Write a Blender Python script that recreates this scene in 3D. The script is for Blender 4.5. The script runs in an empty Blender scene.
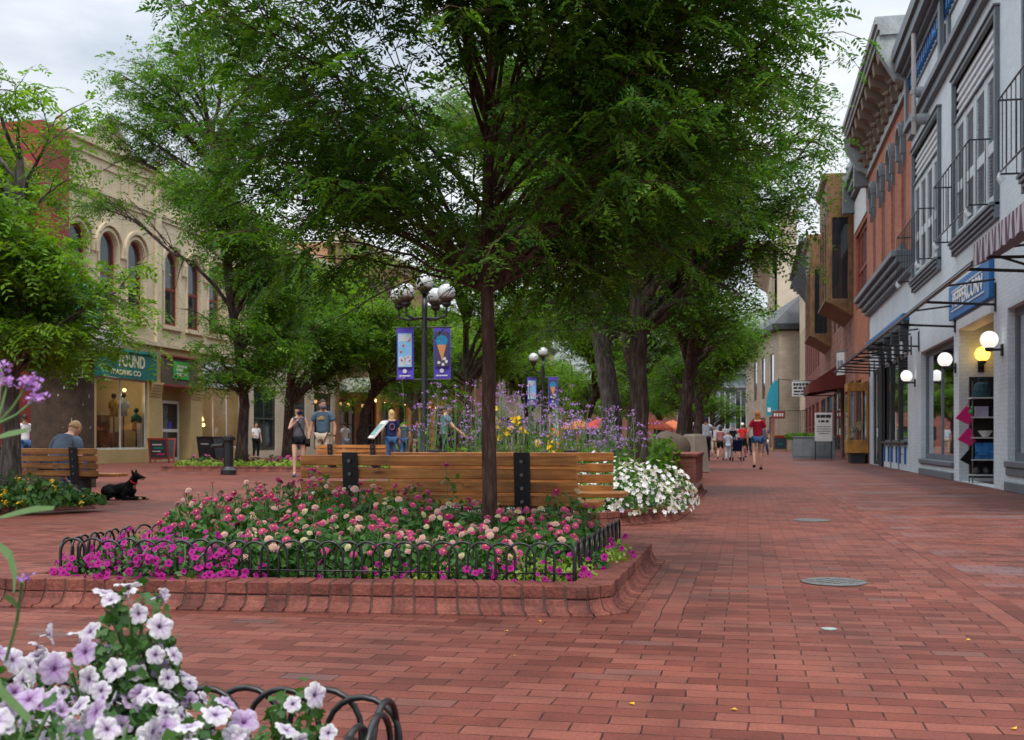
import bpy, bmesh, math, random
import numpy as np
from mathutils import Vector, Matrix, Euler
R = math.radians
PI = math.pi
sc = bpy.context.scene
col = sc.collection

# ------------------------------------------------------------------ camera, sky, sun, exposure
YAW = math.atan2(236, 1150)                      # street runs along +Y; the camera looks a little to its left
CA, SA = math.cos(YAW), math.sin(YAW)
EYE = 0.85
cam_d = bpy.data.cameras.new('camera'); cam = bpy.data.objects.new('camera', cam_d); col.objects.link(cam)
cam.location = (0, 0, EYE); cam.rotation_euler = (R(90), 0, YAW)
cam_d.sensor_width = 36; cam_d.lens = 36 * 1150 / 1024
cam_d.shift_y = 70 / 1024
cam_d.clip_start = 0.05; cam_d.clip_end = 6000
cam_d.dof.use_dof = True; cam_d.dof.focus_distance = 5.5; cam_d.dof.aperture_fstop = 8.0
sc.camera = cam

world = bpy.data.worlds.new("World"); sc.world = world; world.use_nodes = True
wn = world.node_tree; wn.nodes.clear()
def wnode(t, **k):
    n = wn.nodes.new(t)
    for a, b in k.items(): setattr(n, a, b)
    return n
SUN_EL, SUN_AZ = 58, 172                         # azimuth measured clockwise from +Y: behind the camera, a little to the right
sky = wnode('ShaderNodeTexSky', sky_type='NISHITA', sun_disc=False)
sky.sun_elevation = R(SUN_EL); sky.sun_rotation = R(SUN_AZ)
bg_sky = wnode('ShaderNodeBackground'); bg_sky.inputs[1].default_value = 0.09
wn.links.new(sky.outputs[0], bg_sky.inputs[0])
tc = wnode('ShaderNodeTexCoord'); mp = wnode('ShaderNodeMapping'); mp.inputs['Scale'].default_value = (1.3, 1.3, 3.6)
wn.links.new(tc.outputs['Generated'], mp.inputs[0])
nz = wnode('ShaderNodeTexNoise'); nz.inputs['Scale'].default_value = 1.7; nz.inputs['Detail'].default_value = 8; nz.inputs['Roughness'].default_value = .55
wn.links.new(mp.outputs[0], nz.inputs['Vector'])
cr = wnode('ShaderNodeValToRGB')
cr.color_ramp.elements[0].position = .38; cr.color_ramp.elements[0].color = (.46, .52, .61, 1)
cr.color_ramp.elements[1].position = .60; cr.color_ramp.elements[1].color = (.88, .90, .92, 1)
wn.links.new(nz.outputs[0], cr.inputs[0])
bg_cl = wnode('ShaderNodeBackground'); bg_cl.inputs[1].default_value = 1.0
sx_ = wnode('ShaderNodeSeparateXYZ'); wn.links.new(tc.outputs['Generated'], sx_.inputs[0])
mr = wnode('ShaderNodeMapRange'); mr.inputs[1].default_value = .30; mr.inputs[2].default_value = 1.0; mr.inputs[3].default_value = .80; mr.inputs[4].default_value = 2.3   # an overcast sky is brightest overhead
wn.links.new(sx_.outputs[2], mr.inputs[0]); wn.links.new(mr.outputs[0], bg_cl.inputs[1])
wn.links.new(cr.outputs[0], bg_cl.inputs[0])
mx = wnode('ShaderNodeMixShader'); mx.inputs[0].default_value = .9
wn.links.new(bg_sky.outputs[0], mx.inputs[1]); wn.links.new(bg_cl.outputs[0], mx.inputs[2])
wo = wnode('ShaderNodeOutputWorld'); wn.links.new(mx.outputs[0], wo.inputs[0])

sun_d = bpy.data.lights.new('sun', 'SUN'); sun_d.energy = 1.5; sun_d.angle = R(14); sun_d.color = (1, .95, .87)
sun = bpy.data.objects.new('sun', sun_d); col.objects.link(sun)
_sd = Vector((math.sin(R(SUN_AZ)) * math.cos(R(SUN_EL)), math.cos(R(SUN_AZ)) * math.cos(R(SUN_EL)), math.sin(R(SUN_EL))))
sun.rotation_euler = _sd.to_track_quat('Z', 'Y').to_euler()
sc.view_settings.view_transform = 'Standard'; sc.view_settings.look = 'None'
sc.view_settings.exposure = 0.70; sc.view_settings.gamma = 1.0; sc.view_settings.use_curve_mapping = False
sc.render.engine = 'CYCLES'
sc.cycles.max_bounces = 8; sc.cycles.diffuse_bounces = 4; sc.cycles.glossy_bounces = 3
sc.cycles.transparent_max_bounces = 10; sc.cycles.transmission_bounces = 4
sc.cycles.use_denoising = True

# ------------------------------------------------------------------ helpers
def spot(px, d):
    """ground point that lies d metres ahead and px across"""
    u = (px - 512) / 1150
    return (d * (u * CA - SA), d * (CA + u * SA))

ORG = {}
def setp(o, label=None, cat=None, group=None, kind=None):
    if label: o['label'] = label
    if cat: o['category'] = cat
    if group: o['group'] = group
    if kind: o['kind'] = kind
    return o
def thing(name, label, cat, loc=(0, 0, 0), rz=0, group=None):
    o = bpy.data.objects.new(name, None); col.objects.link(o)
    o.empty_display_size = .1
    o.location = loc; o.rotation_euler = (0, 0, rz)
    ORG[o.name] = Vector(loc)
    return setp(o, label, cat, group)

class MB:
    def __init__(s, xf=None): s.v = []; s.f = []; s.m = []; s.xf = xf
    def add(s, vs, fs, mi=0):
        b = len(s.v)
        if s.xf: vs = [s.xf(*p) for p in vs]
        s.v.extend([tuple(p) for p in vs]); s.f.extend([tuple(i + b for i in f) for f in fs]); s.m.extend([mi] * len(fs))
        return s
    def box(s, x0, x1, y0, y1, z0, z1, mi=0):
        return s.add([(x0, y0, z0), (x1, y0, z0), (x1, y1, z0), (x0, y1, z0), (x0, y0, z1), (x1, y0, z1), (x1, y1, z1), (x0, y1, z1)],
                     [(0, 3, 2, 1), (4, 5, 6, 7), (0, 1, 5, 4), (1, 2, 6, 5), (2, 3, 7, 6), (3, 0, 4, 7)], mi)
    def obox(s, c, size, rot=(0, 0, 0), mi=0):
        m = Euler(rot).to_matrix(); c = Vector(c); hx, hy, hz = [q / 2 for q in size]
        vs = [c + m @ Vector((a * hx, b * hy, d * hz)) for d in (-1, 1) for a, b in ((-1, -1), (1, -1), (1, 1), (-1, 1))]
        return s.add(vs, [(0, 3, 2, 1), (4, 5, 6, 7), (0, 1, 5, 4), (1, 2, 6, 5), (2, 3, 7, 6), (3, 0, 4, 7)], mi)
    def quad(s, a, b, c, d, mi=0): return s.add([a, b, c, d], [(0, 1, 2, 3)], mi)
    def poly(s, pts, mi=0): return s.add(pts, [tuple(range(len(pts)))], mi)
    def prism(s, pts, off, mi=0):
        """polygon pts extruded by the vector off"""
        n = len(pts); o = Vector(off); q = [Vector(p) for p in pts]
        return s.add(q + [p + o for p in q], [tuple(range(n))[::-1], tuple(range(n, 2 * n))] + [(i, (i + 1) % n, n + (i + 1) % n, n + i) for i in range(n)], mi)
    def tube(s, pts, r, n=8, mi=0, cap=True):
        pts = [Vector(p) for p in pts]; k = len(pts)
        rs = r if isinstance(r, (list, tuple, np.ndarray)) else [r] * k
        vs = []; prev = None
        for i, p in enumerate(pts):
            t = (pts[min(i + 1, k - 1)] - pts[max(i - 1, 0)])
            t = t.normalized() if t.length > 1e-9 else Vector((0, 0, 1))
            if prev is None:
                a = t.orthogonal().normalized()
            else:
                a = prev - t * prev.dot(t); a = a.normalized() if a.length > 1e-6 else t.orthogonal().normalized()
            prev = a; b = t.cross(a)
            for j in range(n):
                q = 2 * PI * j / n; vs.append(p + (a * math.cos(q) + b * math.sin(q)) * rs[i])
        fs = [(i * n + j, i * n + (j + 1) % n, (i + 1) * n + (j + 1) % n, (i + 1) * n + j) for i in range(k - 1) for j in range(n)]
        if cap: fs += [tuple(range(n))[::-1], tuple(range((k - 1) * n, k * n))]
        return s.add(vs, fs, mi)
    def lathe(s, prof, c=(0, 0, 0), n=20, mi=0, sx=1, sy=1):
        k = len(prof); vs = []
        for r_, z in prof:
            for j in range(n):
                q = 2 * PI * j / n; vs.append((c[0] + r_ * sx * math.cos(q), c[1] + r_ * sy * math.sin(q), c[2] + z))
        fs = [(i * n + j, i * n + (j + 1) % n, (i + 1) * n + (j + 1) % n, (i + 1) * n + j) for i in range(k - 1) for j in range(n)]
        fs += [tuple(range(n))[::-1], tuple(range((k - 1) * n, k * n))]
        return s.add(vs, fs, mi)
    def ball(s, c, r, n=14, mi=0, sc3=(1, 1, 1)):
        k = n // 2 + 1
        prof = [(max(1e-4, r * math.sin(PI * i / k)), -r * math.cos(PI * i / k)) for i in range(k + 1)]
        vs = []; 
        for r_, z in prof:
            for j in range(n):
                q = 2 * PI * j / n; vs.append((c[0] + r_ * sc3[0] * math.cos(q), c[1] + r_ * sc3[1] * math.sin(q), c[2] + z * sc3[2]))
        fs = [(i * n + j, i * n + (j + 1) % n, (i + 1) * n + (j + 1) % n, (i + 1) * n + j) for i in range(k) for j in range(n)]
        return s.add(vs, fs, mi)
    def build(s, name, mats, parent=None, world=False, loc=None, smooth=False, bevel=0, recalc=True):
        """link everything collected as ONE mesh object; world=True: the points are world points, stored relative to the parent (or loc)"""
        o = ORG.get(parent.name, Vector((0, 0, 0))) if (world and parent) else (Vector(loc) if (world and loc) else Vector((0, 0, 0)))
        me = bpy.data.meshes.new(name)
        me.from_pydata([(p[0] - o.x, p[1] - o.y, p[2] - o.z) for p in s.v], [], s.f)
        if not isinstance(mats, (list, tuple)): mats = [mats]
        for m in mats: me.materials.append(m)
        if len(mats) > 1: me.polygons.foreach_set('material_index', s.m)
        if recalc or bevel:
            bm = bmesh.new(); bm.from_mesh(me)
            if bevel:
                es = [e for e in bm.edges if len(e.link_faces) == 2 and e.calc_face_angle(0) > .5]
                bmesh.ops.bevel(bm, geom=es, offset=bevel, segments=1, affect='EDGES', profile=.5)
            bmesh.ops.recalc_face_normals(bm, faces=bm.faces)
            bm.to_mesh(me); bm.free()
        if smooth: me.polygons.foreach_set('use_smooth', [True] * len(me.polygons))
        ob = bpy.data.objects.new(name, me); col.objects.link(ob)
        if parent: ob.parent = parent
        if loc is not None: ob.location = loc
        ORG[ob.name] = ORG.get(parent.name, Vector((0, 0, 0))) if parent else Vector(loc or (0, 0, 0))
        return ob

def copy_tree(o, parent=None):
    c = o.copy(); col.objects.link(c); c.parent = parent
    for ch in list(o.children): copy_tree(ch, c)
    return c

def np_mesh(name, verts, nper, mat, parent=None, var=None, loc=None):
    """mesh of separate nper-gons from an array of points"""
    n = len(verts) // nper
    me = bpy.data.meshes.new(name)
    me.vertices.add(len(verts)); me.vertices.foreach_set('co', np.ascontiguousarray(verts, dtype=np.float32).ravel())
    me.loops.add(n * nper); me.loops.foreach_set('vertex_index', np.arange(n * nper, dtype=np.int32))
    me.polygons.add(n); me.polygons.foreach_set('loop_start', np.arange(0, n * nper, nper, dtype=np.int32))
    if var is not None:
        a = me.attributes.new('var', 'FLOAT', 'FACE'); a.data.foreach_set('value', np.ascontiguousarray(var, dtype=np.float32))
    me.update(calc_edges=True)
    me.materials.append(mat)
    ob = bpy.data.objects.new(name, me); col.objects.link(ob)
    if parent: ob.parent = parent
    if loc is not None: ob.location = loc
    return ob

# ------------------------------------------------------------------ materials
class NT:
    def __init__(s, name):
        s.m = bpy.data.materials.new(name); s.m.use_nodes = True; s.t = s.m.node_tree; s.t.nodes.clear()
        s.out = s.n('ShaderNodeOutputMaterial')
    def n(s, t, ins=None, **k):
        n = s.t.nodes.new(t)
        for a, b in k.items(): setattr(n, a, b)
        for a, b in (ins or {}).items():
            if isinstance(b, bpy.types.NodeSocket): s.t.links.new(b, n.inputs[a])
            else: n.inputs[a].default_value = b
        return n
    def l(s, a, b): s.t.links.new(a, b)
    def math(s, op, a, b=None, c=None):
        d = {0: a}
        if b is not None: d[1] = b
        if c is not None: d[2] = c
        return s.n('ShaderNodeMath', d, operation=op).outputs[0]
    def mix(s, f, a, b, bt='MIX'):
        n = s.n('ShaderNodeMix', data_type='RGBA', blend_type=bt)
        for sk, v in ((n.inputs[0], f), (n.inputs[6], a), (n.inputs[7], b)):
            if isinstance(v, bpy.types.NodeSocket): s.l(v, sk)
            else: sk.default_value = v
        return n.outputs[2]
    def ramp(s, f, stops):
        n = s.n('ShaderNodeValToRGB', {0: f}); e = n.color_ramp.elements
        while len(e) < len(stops): e.new(.5)
        for q, (p, c) in zip(e, stops): q.position = p; q.color = c if len(c) == 4 else (*c, 1)
        return n.outputs[0]
    def noise(s, vec, scale, detail=4, rough=.55):
        return s.n('ShaderNodeTexNoise', {'Vector': vec, 'Scale': scale, 'Detail': detail, 'Roughness': rough}).outputs[0]
    def pos(s): return s.n('ShaderNodeNewGeometry').outputs['Position']
    def obj(s): return s.n('ShaderNodeTexCoord').outputs['Object']
def c4(c): return (*c, 1) if len(c) == 3 else c
def sh(c, f): return tuple(min(1, q * f) for q in c[:3])

def simple(name, c, rough=.7, var=.25, scale=6, bump=.0, metal=0, bscale=60, spec=.4):
    t = NT(name); p = t.obj()
    n1 = t.noise(p, scale, 5); n2 = t.noise(p, scale * 7, 3)
    f = t.math('ADD', t.math('MULTIPLY', n1, .65), t.math('MULTIPLY', n2, .35))
    cc = t.ramp(f, [(.3, sh(c, 1 - var)), (.7, sh(c, 1 + var * .6))])
    b = t.n('ShaderNodeBsdfPrincipled', {'Base Color': cc, 'Roughness': rough, 'Metallic': metal, 'Specular IOR Level': spec})
    if bump:
        bp = t.n('ShaderNodeBump', {'Strength': bump, 'Distance': .01, 'Height': t.noise(p, bscale, 4)})
        t.l(bp.outputs[0], b.inputs['Normal'])
    t.l(b.outputs[0], t.out.inputs[0]); return t.m

def brickwall(name, c1, c2, mortar, bw=.21, bh=.075, ms=.01, paint=0, bump=.6, rough=.85, stain=.25):
    t = NT(name); p = t.pos()
    s = t.n('ShaderNodeSeparateXYZ', {0: p})
    v = t.n('ShaderNodeCombineXYZ', {0: t.math('ADD', s.outputs[0], s.outputs[1]), 1: s.outputs[2]}).outputs[0]
    b = t.n('ShaderNodeTexBrick', {'Vector': v, 'Color1': (0, 0, 0, 1), 'Color2': (1, 1, 1, 1), 'Mortar': (.5, .5, .5, 1), 'Scale': 1, 'Mortar Size': ms, 'Brick Width': bw, 'Row Height': bh, 'Mortar Smooth': .2})
    big = t.noise(p, .7, 6); fine = t.noise(p, 25, 3)
    cc = t.mix(b.outputs[0], c4(c1), c4(c2))
    cc = t.mix(b.outputs['Fac'], cc, c4(mortar))
    cc = t.mix(1.0, cc, t.ramp(big, [(.3, (1 - stain,) * 3), (.65, (1.0,) * 3)]), 'MULTIPLY')
    cc = t.mix(.35, cc, t.ramp(fine, [(.3, (.6,) * 3), (.7, (1.0,) * 3)]), 'MULTIPLY')
    h = t.math('ADD', t.math('MULTIPLY', b.outputs['Fac'], -1.0), t.math('MULTIPLY', fine, .5))
    bp = t.n('ShaderNodeBump', {'Strength': bump, 'Distance': .012, 'Height': h})
    sd = t.n('ShaderNodeBsdfPrincipled', {'Base Color': cc, 'Roughness': rough, 'Normal': bp.outputs[0], 'Specular IOR Level': .25})
    t.l(sd.outputs[0], t.out.inputs[0]); return t.m

def leafmat(name, cols, trans=.35, rough=.5, gloss=.3):
    t = NT(name); a = t.n('ShaderNodeAttribute', attribute_name='var')
    c = t.ramp(a.outputs['Fac'], [(i / (len(cols) - 1), q) for i, q in enumerate(cols)])
    b = t.n('ShaderNodeBsdfPrincipled', {'Base Color': c, 'Roughness': rough, 'Specular IOR Level': gloss})
    tr = t.n('ShaderNodeBsdfTranslucent', {'Color': t.mix(1, c, (1.5, 1.5, .6, 1), 'MULTIPLY')})
    m = t.n('ShaderNodeMixShader', {0: trans, 1: b.outputs[0], 2: tr.outputs[0]})
    t.l(m.outputs[0], t.out.inputs[0]); return t.m

def glassmat(name, tint=(.02, .025, .03), alpha=.0, rough=.02):
    """window glass: mirror-like at grazing angles, the rest lets the view through (alpha=1) or is dark"""
    t = NT(name)
    fr = t.n('ShaderNodeFresnel', {0: 1.5}).outputs[0]
    g = t.n('ShaderNodeBsdfGlossy', {'Color': (.9, .93, .95, 1), 'Roughness': rough})
    bp = t.n('ShaderNodeBump', {'Strength': .04, 'Distance': .02, 'Height': t.noise(t.pos(), 1.2, 1)})
    t.l(bp.outputs[0], g.inputs['Normal'])
    d = t.n('ShaderNodeBsdfDiffuse', {'Color': c4(tint)})
    tp = t.n('ShaderNodeBsdfTransparent', {'Color': (.92, .95, .94, 1)})
    inner = t.n('ShaderNodeMixShader', {0: alpha, 1: d.outputs[0], 2: tp.outputs[0]})
    m = t.n('ShaderNodeMixShader', {0: t.math('ADD', t.math('MULTIPLY', fr, .85), .04), 1: inner.outputs[0], 2: g.outputs[0]})
    t.l(m.outputs[0], t.out.inputs[0]); return t.m

def emit(name, c, s):
    t = NT(name); b = t.n('ShaderNodeBsdfPrincipled', {'Base Color': c4(c), 'Roughness': .25, 'Emission Color': c4(c), 'Emission Strength': s})
    t.l(b.outputs[0], t.out.inputs[0]); return t.m

def woodmat(name, c1, c2, axis=0, rough=.4):
    t = NT(name); p = t.obj()
    sc_ = [14, 14, 14]; sc_[axis] = .9
    m = t.n('ShaderNodeMapping', {0: p, 'Scale': tuple(sc_)}).outputs[0]
    n1 = t.noise(m, 2.2, 6, .6); n2 = t.noise(t.n('ShaderNodeMapping', {0: p, 'Scale': tuple(q * 4 for q in sc_)}).outputs[0], 2, 3)
    f = t.math('ADD', t.math('MULTIPLY', n1, .7), t.math('MULTIPLY', n2, .3))
    kn = t.n('ShaderNodeTexVoronoi', {'Vector': t.n('ShaderNodeMapping', {0: p, 'Scale': tuple((2.2 if i == axis else 8) for i in range(3))}).outputs[0], 'Scale': 1.0}).outputs[0]
    cc = t.ramp(f, [(.3, sh(c1, .62)), (.45, c1), (.62, c2), (.75, sh(c2, 1.1))])
    cc = t.mix(t.ramp(kn, [(.06, (1, 1, 1)), (.16, (0, 0, 0))]), cc, c4(sh(c1, .3)))
    gr = t.noise(p, 3, 5); cc = t.mix(1, cc, t.ramp(gr, [(.3, (.48, .5, .52)), (.6, (1.05, 1, 1))]), 'MULTIPLY')
    bp = t.n('ShaderNodeBump', {'Strength': .25, 'Distance': .004, 'Height': f})
    b = t.n('ShaderNodeBsdfPrincipled', {'Base Color': cc, 'Roughness': rough, 'Normal': bp.outputs[0], 'Specular IOR Level': .35})
    t.l(b.outputs[0], t.out.inputs[0]); return t.m

def barkmat(name, c1, c2, vs=1.0):
    t = NT(name); p = t.obj()
    m = t.n('ShaderNodeMapping', {0: p, 'Scale': (22 * vs, 22 * vs, 3.5 * vs)}).outputs[0]
    n1 = t.noise(m, 1, 6, .65); n2 = t.noise(p, 3, 4)
    cc = t.ramp(n1, [(.34, sh(c1, .45)), (.5, c1), (.66, c2)])
    cc = t.mix(.6, cc, t.ramp(n2, [(.35, (.55, .55, .55)), (.65, (1, 1, 1))]), 'MULTIPLY')
    bp = t.n('ShaderNodeBump', {'Strength': .9, 'Distance': .02 / vs, 'Height': n1})
    b = t.n('ShaderNodeBsdfPrincipled', {'Base Color': cc, 'Roughness': .9, 'Normal': bp.outputs[0], 'Specular IOR Level': .15})
    t.l(b.outputs[0], t.out.inputs[0]); return t.m

def paving():
    t = NT('brick_paving'); p = t.pos()
    s = t.n('ShaderNodeSeparateXYZ', {0: p}); X, Y = s.outputs[0], s.outputs[1]
    wob = t.n('ShaderNodeTexNoise', {'Vector': p, 'Scale': 2.3, 'Detail': 3}).outputs['Color']
    wv = t.n('ShaderNodeVectorMath', {0: wob, 1: (.5, .5, .5)}, operation='SUBTRACT').outputs[0]
    wv = t.n('ShaderNodeVectorMath', {0: wv, 3: .028}, operation='SCALE').outputs[0]
    pw = t.n('ShaderNodeVectorMath', {0: p, 1: wv}, operation='ADD').outputs[0]
    s2 = t.n('ShaderNodeSeparateXYZ', {0: pw})
    def br(v, ms=.0032):
        return t.n('ShaderNodeTexBrick', {'Vector': v, 'Color1': (0, 0, 0, 1), 'Color2': (1, 1, 1, 1), 'Mortar': (.5, .5, .5, 1), 'Scale': 1, 'Mortar Size': ms, 'Brick Width': .206, 'Row Height': .104, 'Mortar Smooth': .35})
    rot = t.n('ShaderNodeCombineXYZ', {0: s2.outputs[1], 1: s2.outputs[0]}).outputs[0]
    A = br(pw); B = br(rot)
    strip = t.math('MULTIPLY', t.math('GREATER_THAN', X, 1.144), t.math('LESS_THAN', X, 1.352))
    strip2 = t.math('MULTIPLY', t.math('MULTIPLY', t.math('GREATER_THAN', X, -.52), t.math('LESS_THAN', X, -.312)), t.math('LESS_THAN', t.math('ABSOLUTE', t.math('SUBTRACT', Y, 6.6)), 1.35))
    far = t.math('GREATER_THAN', X, 1.352)
    st = t.math('MAXIMUM', strip, strip2)
    rnd = t.mix(st, A.outputs[0], B.outputs[0]); joint = t.math('ADD', t.math('MULTIPLY', A.outputs['Fac'], t.math('SUBTRACT', 1, st)), t.math('MULTIPLY', B.outputs['Fac'], st))
    edge = t.math('LESS_THAN', t.math('ABSOLUTE', t.math('SUBTRACT', Y, t.math('ADD', 4.98, t.math('MULTIPLY', X, -.03)))), .006)
    joint = t.math('MINIMUM', t.math('ADD', joint, edge), 1)
    cc = t.ramp(rnd, [(0, (.120, .034, .025)), (.22, (.158, .046, .034)), (.55, (.190, .059, .044)), (.8, (.222, .076, .057)), (.96, (.180, .063, .048)), (1, (.140, .078, .073))])
    big = t.noise(p, .42, 6); mid = t.noise(p, 3.1, 5); fine = t.noise(p, 90, 2)
    cc = t.mix(1, cc, t.ramp(big, [(.33, (.78, .81, .84)), (.62, (1.08, 1.02, .98))]), 'MULTIPLY')
    cc = t.mix(1, cc, t.ramp(mid, [(.3, (.70, .70, .70)), (.6, (1.08, 1.05, 1.0))]), 'MULTIPLY')
    cc = t.mix(.55, cc, t.ramp(fine, [(.3, (.6, .6, .6)), (.7, (1.25, 1.25, 1.25))]), 'MULTIPLY')
    gp = t.noise(t.n('ShaderNodeMapping', {0: p, 'Scale': (.8, 1.6, 1)}).outputs[0], .9, 5)
    cc = t.mix(t.math('MULTIPLY', far, t.math('MULTIPLY', t.ramp(gp, [(.5, (0, 0, 0)), (.62, (1, 1, 1))]), .55)), cc, (.17, .13, .14, 1))
    st2 = t.ramp(t.noise(t.n('ShaderNodeMapping', {0: p, 'Scale': (1.0, .7, 1)}).outputs[0], 1.5, 7, .65), [(.60, (0, 0, 0)), (.68, (1, 1, 1))])
    cc = t.mix(t.math('MULTIPLY', st2, .28), cc, (.085, .045, .038, 1))
    pl = t.ramp(t.noise(p, 1.05, 7, .7), [(.60, (0, 0, 0)), (.72, (1, 1, 1))])
    cc = t.mix(t.math('MULTIPLY', pl, .10), cc, (.36, .24, .21, 1))
    spots = t.n('ShaderNodeTexVoronoi', {'Vector': p, 'Scale': 1.9}).outputs[0]
    cc = t.mix(t.ramp(spots, [(.018, (.8, .8, .8)), (.035, (0, 0, 0))]), cc, (.07, .045, .04, 1))
    jn = t.noise(p, 14, 3)
    cc = t.mix(t.math('MULTIPLY', joint, t.ramp(jn, [(.34, (.25, .25, .25)), (.60, (1, 1, 1))])), cc, (.013, .007, .006, 1))
    h = t.math('ADD', t.math('MULTIPLY', joint, -1.0), t.math('ADD', t.math('MULTIPLY', fine, .16), t.math('ADD', t.math('MULTIPLY', mid, .7), t.math('MULTIPLY', rnd, .9))))
    bp = t.n('ShaderNodeBump', {'Strength': .9, 'Distance': .010, 'Height': h})
    rr = t.math('ADD', .5, t.math('MULTIPLY', mid, .3))
    b = t.n('ShaderNodeBsdfPrincipled', {'Base Color': cc, 'Roughness': rr, 'Normal': bp.outputs[0], 'Specular IOR Level': .22})
    t.l(b.outputs[0], t.out.inputs[0]); return t.m

def hoodedpetal(name, inner, mid, edge, vein=.3):
    """flower colour by distance from the throat (attribute var: 0 throat .. 1 rim)"""
    t = NT(name); a = t.n('ShaderNodeAttribute', attribute_name='var').outputs['Fac']
    c = t.ramp(a, [(0, inner), (.3, mid), (.8, edge), (1, edge)])
    oi = t.n('ShaderNodeObjectInfo').outputs['Random']
    c = t.mix(t.math('MULTIPLY', oi, vein), c, c4(mid))
    so = t.n('ShaderNodeSeparateXYZ', {0: t.obj()}); an = t.math('ARCTAN2', so.outputs[1], so.outputs[0])
    vn = t.math('POWER', t.math('ABSOLUTE', t.math('COSINE', t.math('ADD', t.math('MULTIPLY', an, 2.5), t.math('MULTIPLY', t.noise(t.obj(), 3, 2), .8)))), 14)
    c = t.mix(t.math('MULTIPLY', vn, t.math('MULTIPLY', t.math('SUBTRACT', 1.05, a), .6)), c, c4(inner))
    c = t.mix(.5, c, t.ramp(t.noise(t.obj(), 2.2, 4), [(.35, (.72, .70, .72)), (.6, (1, 1, 1))]), 'MULTIPLY')
    b = t.n('ShaderNodeBsdfPrincipled', {'Base Color': c, 'Roughness': .6, 'Specular IOR Level': .2})
    tr = t.n('ShaderNodeBsdfTranslucent', {'Color': c})
    m = t.n('ShaderNodeMixShader', {0: .3, 1: b.outputs[0], 2: tr.outputs[0]})
    t.l(m.outputs[0], t.out.inputs[0]); return t.m
def islands(name, c1, c2):
    """brick colour that differs from brick to brick, with dirt and chipped grain"""
    t = NT(name); p = t.pos(); ri = t.n('ShaderNodeNewGeometry').outputs['Random Per Island']
    c = t.mix(ri, c4(c1), c4(c2)); n1 = t.noise(p, 5, 6); n2 = t.noise(p, 55, 4)
    c = t.mix(1, c, t.ramp(n1, [(.32, (.5, .5, .52)), (.6, (1.1, 1.08, 1.05))]), 'MULTIPLY'); c = t.mix(.6, c, t.ramp(n2, [(.35, (.55, .55, .55)), (.65, (1.2, 1.2, 1.2))]), 'MULTIPLY')
    bp = t.n('ShaderNodeBump', {'Strength': .8, 'Distance': .008, 'Height': t.math('ADD', n2, t.noise(p, 16, 5))})
    b = t.n('ShaderNodeBsdfPrincipled', {'Base Color': c, 'Roughness': .75, 'Normal': bp.outputs[0], 'Specular IOR Level': .3}); t.l(b.outputs[0], t.out.inputs[0]); return t.m

M = {}
M['paving'] = paving()
M['kerb'] = islands('kerb_brick', (.155, .043, .033), (.22, .072, .053))
M['mortar'] = simple('mortar', (.085, .052, .042), .95, .3, 12, .4)
M['soil'] = simple('soil', (.05, .033, .024), .95, .5, 9, .9, bscale=25)
M['black'] = simple('black_metal', (.012, .012, .014), .38, .3, 8, .05, spec=.5)
M['dark'] = simple('dark_paint', (.03, .034, .04), .5, .3, 5)
M['wood'] = woodmat('bench_wood', (.37, .135, .030), (.54, .245, .062), 0, .42)
M['wood2'] = woodmat('brown_wood', (.15, .078, .030), (.235, .13, .055), 2, .6)
M['wood3'] = woodmat('gold_wood', (.42, .20, .04), (.50, .27, .07), 2, .5)
M['bluegrey'] = brickwall('painted_bluegrey', (.64, .71, .76), (.70, .77, .81), (.60, .67, .73), bump=.25, stain=.17)
M['greytrim'] = simple('grey_trim', (.14, .165, .19), .55, .2, 4)
M['whitetrim'] = simple('white_trim', (.62, .66, .69), .55, .15, 4)
M['shutter'] = simple('shutter_paint', (.47, .52, .55), .5, .15, 5)
M['bluepaint'] = simple('blue_paint', (.02, .15, .42), .5, .2, 4)
M['redbrick'] = brickwall('red_brick', (.46, .135, .07), (.54, .20, .11), (.32, .16, .12))
M['darkbrick'] = brickwall('dark_red_brick', (.24, .07, .055), (.32, .10, .075), (.2, .12, .1))
M['orangebrick'] = brickwall('orange_brick', (.42, .20, .11), (.50, .25, .14), (.35, .24, .18))
M['tanbrick'] = brickwall('tan_brick', (.70, .58, .39), (.77, .65, .46), (.62, .51, .36), bump=.3, stain=.20)
M['tanpaint'] = brickwall('tan_painted', (.52, .395, .19), (.55, .42, .205), (.47, .36, .17), bump=.3, stain=.15)
M['cream'] = brickwall('cream_brick', (.58, .50, .38), (.64, .55, .42), (.5, .44, .35), bump=.3, stain=.2)
M['sandstone'] = brickwall('rough_sandstone', (.28, .12, .088), (.37, .18, .135), (.2, .095, .08), bw=.62, bh=.3, ms=.018, bump=1.0, stain=.35)
M['beige'] = brickwall('beige_stone', (.46, .38, .29), (.53, .44, .34), (.42, .35, .28), bw=.6, bh=.3, bump=.3)
M['redpaint'] = simple('red_paint', (.24, .034, .026), .6, .25, 3, .1)
M['redwin'] = simple('red_window_paint', (.22, .03, .022), .5, .2, 5)
M['greycorn'] = simple('grey_cornice', (.16, .19, .21), .6, .25, 3, .1)
M['lightcorn'] = simple('weathered_cornice', (.30, .33, .34), .7, .45, 2.5, .2)
M['rust'] = simple('brown_soffit', (.20, .145, .11), .8, .4, 3)
M['glass'] = glassmat('shop_glass', alpha=.93)
M['darkglass'] = glassmat('upper_glass', (.018, .022, .026), alpha=.0)
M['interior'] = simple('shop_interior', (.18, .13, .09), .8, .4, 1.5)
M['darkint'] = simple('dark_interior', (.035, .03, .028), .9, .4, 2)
M['teal'] = simple('teal_sign', (.008, .16, .145), .55, .15, 3)
M['tealdome'] = simple('turquoise_enamel', (.02, .26, .24), .35, .4, 5)
M['white'] = simple('white_paint', (.74, .74, .72), .55, .1, 4)
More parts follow.
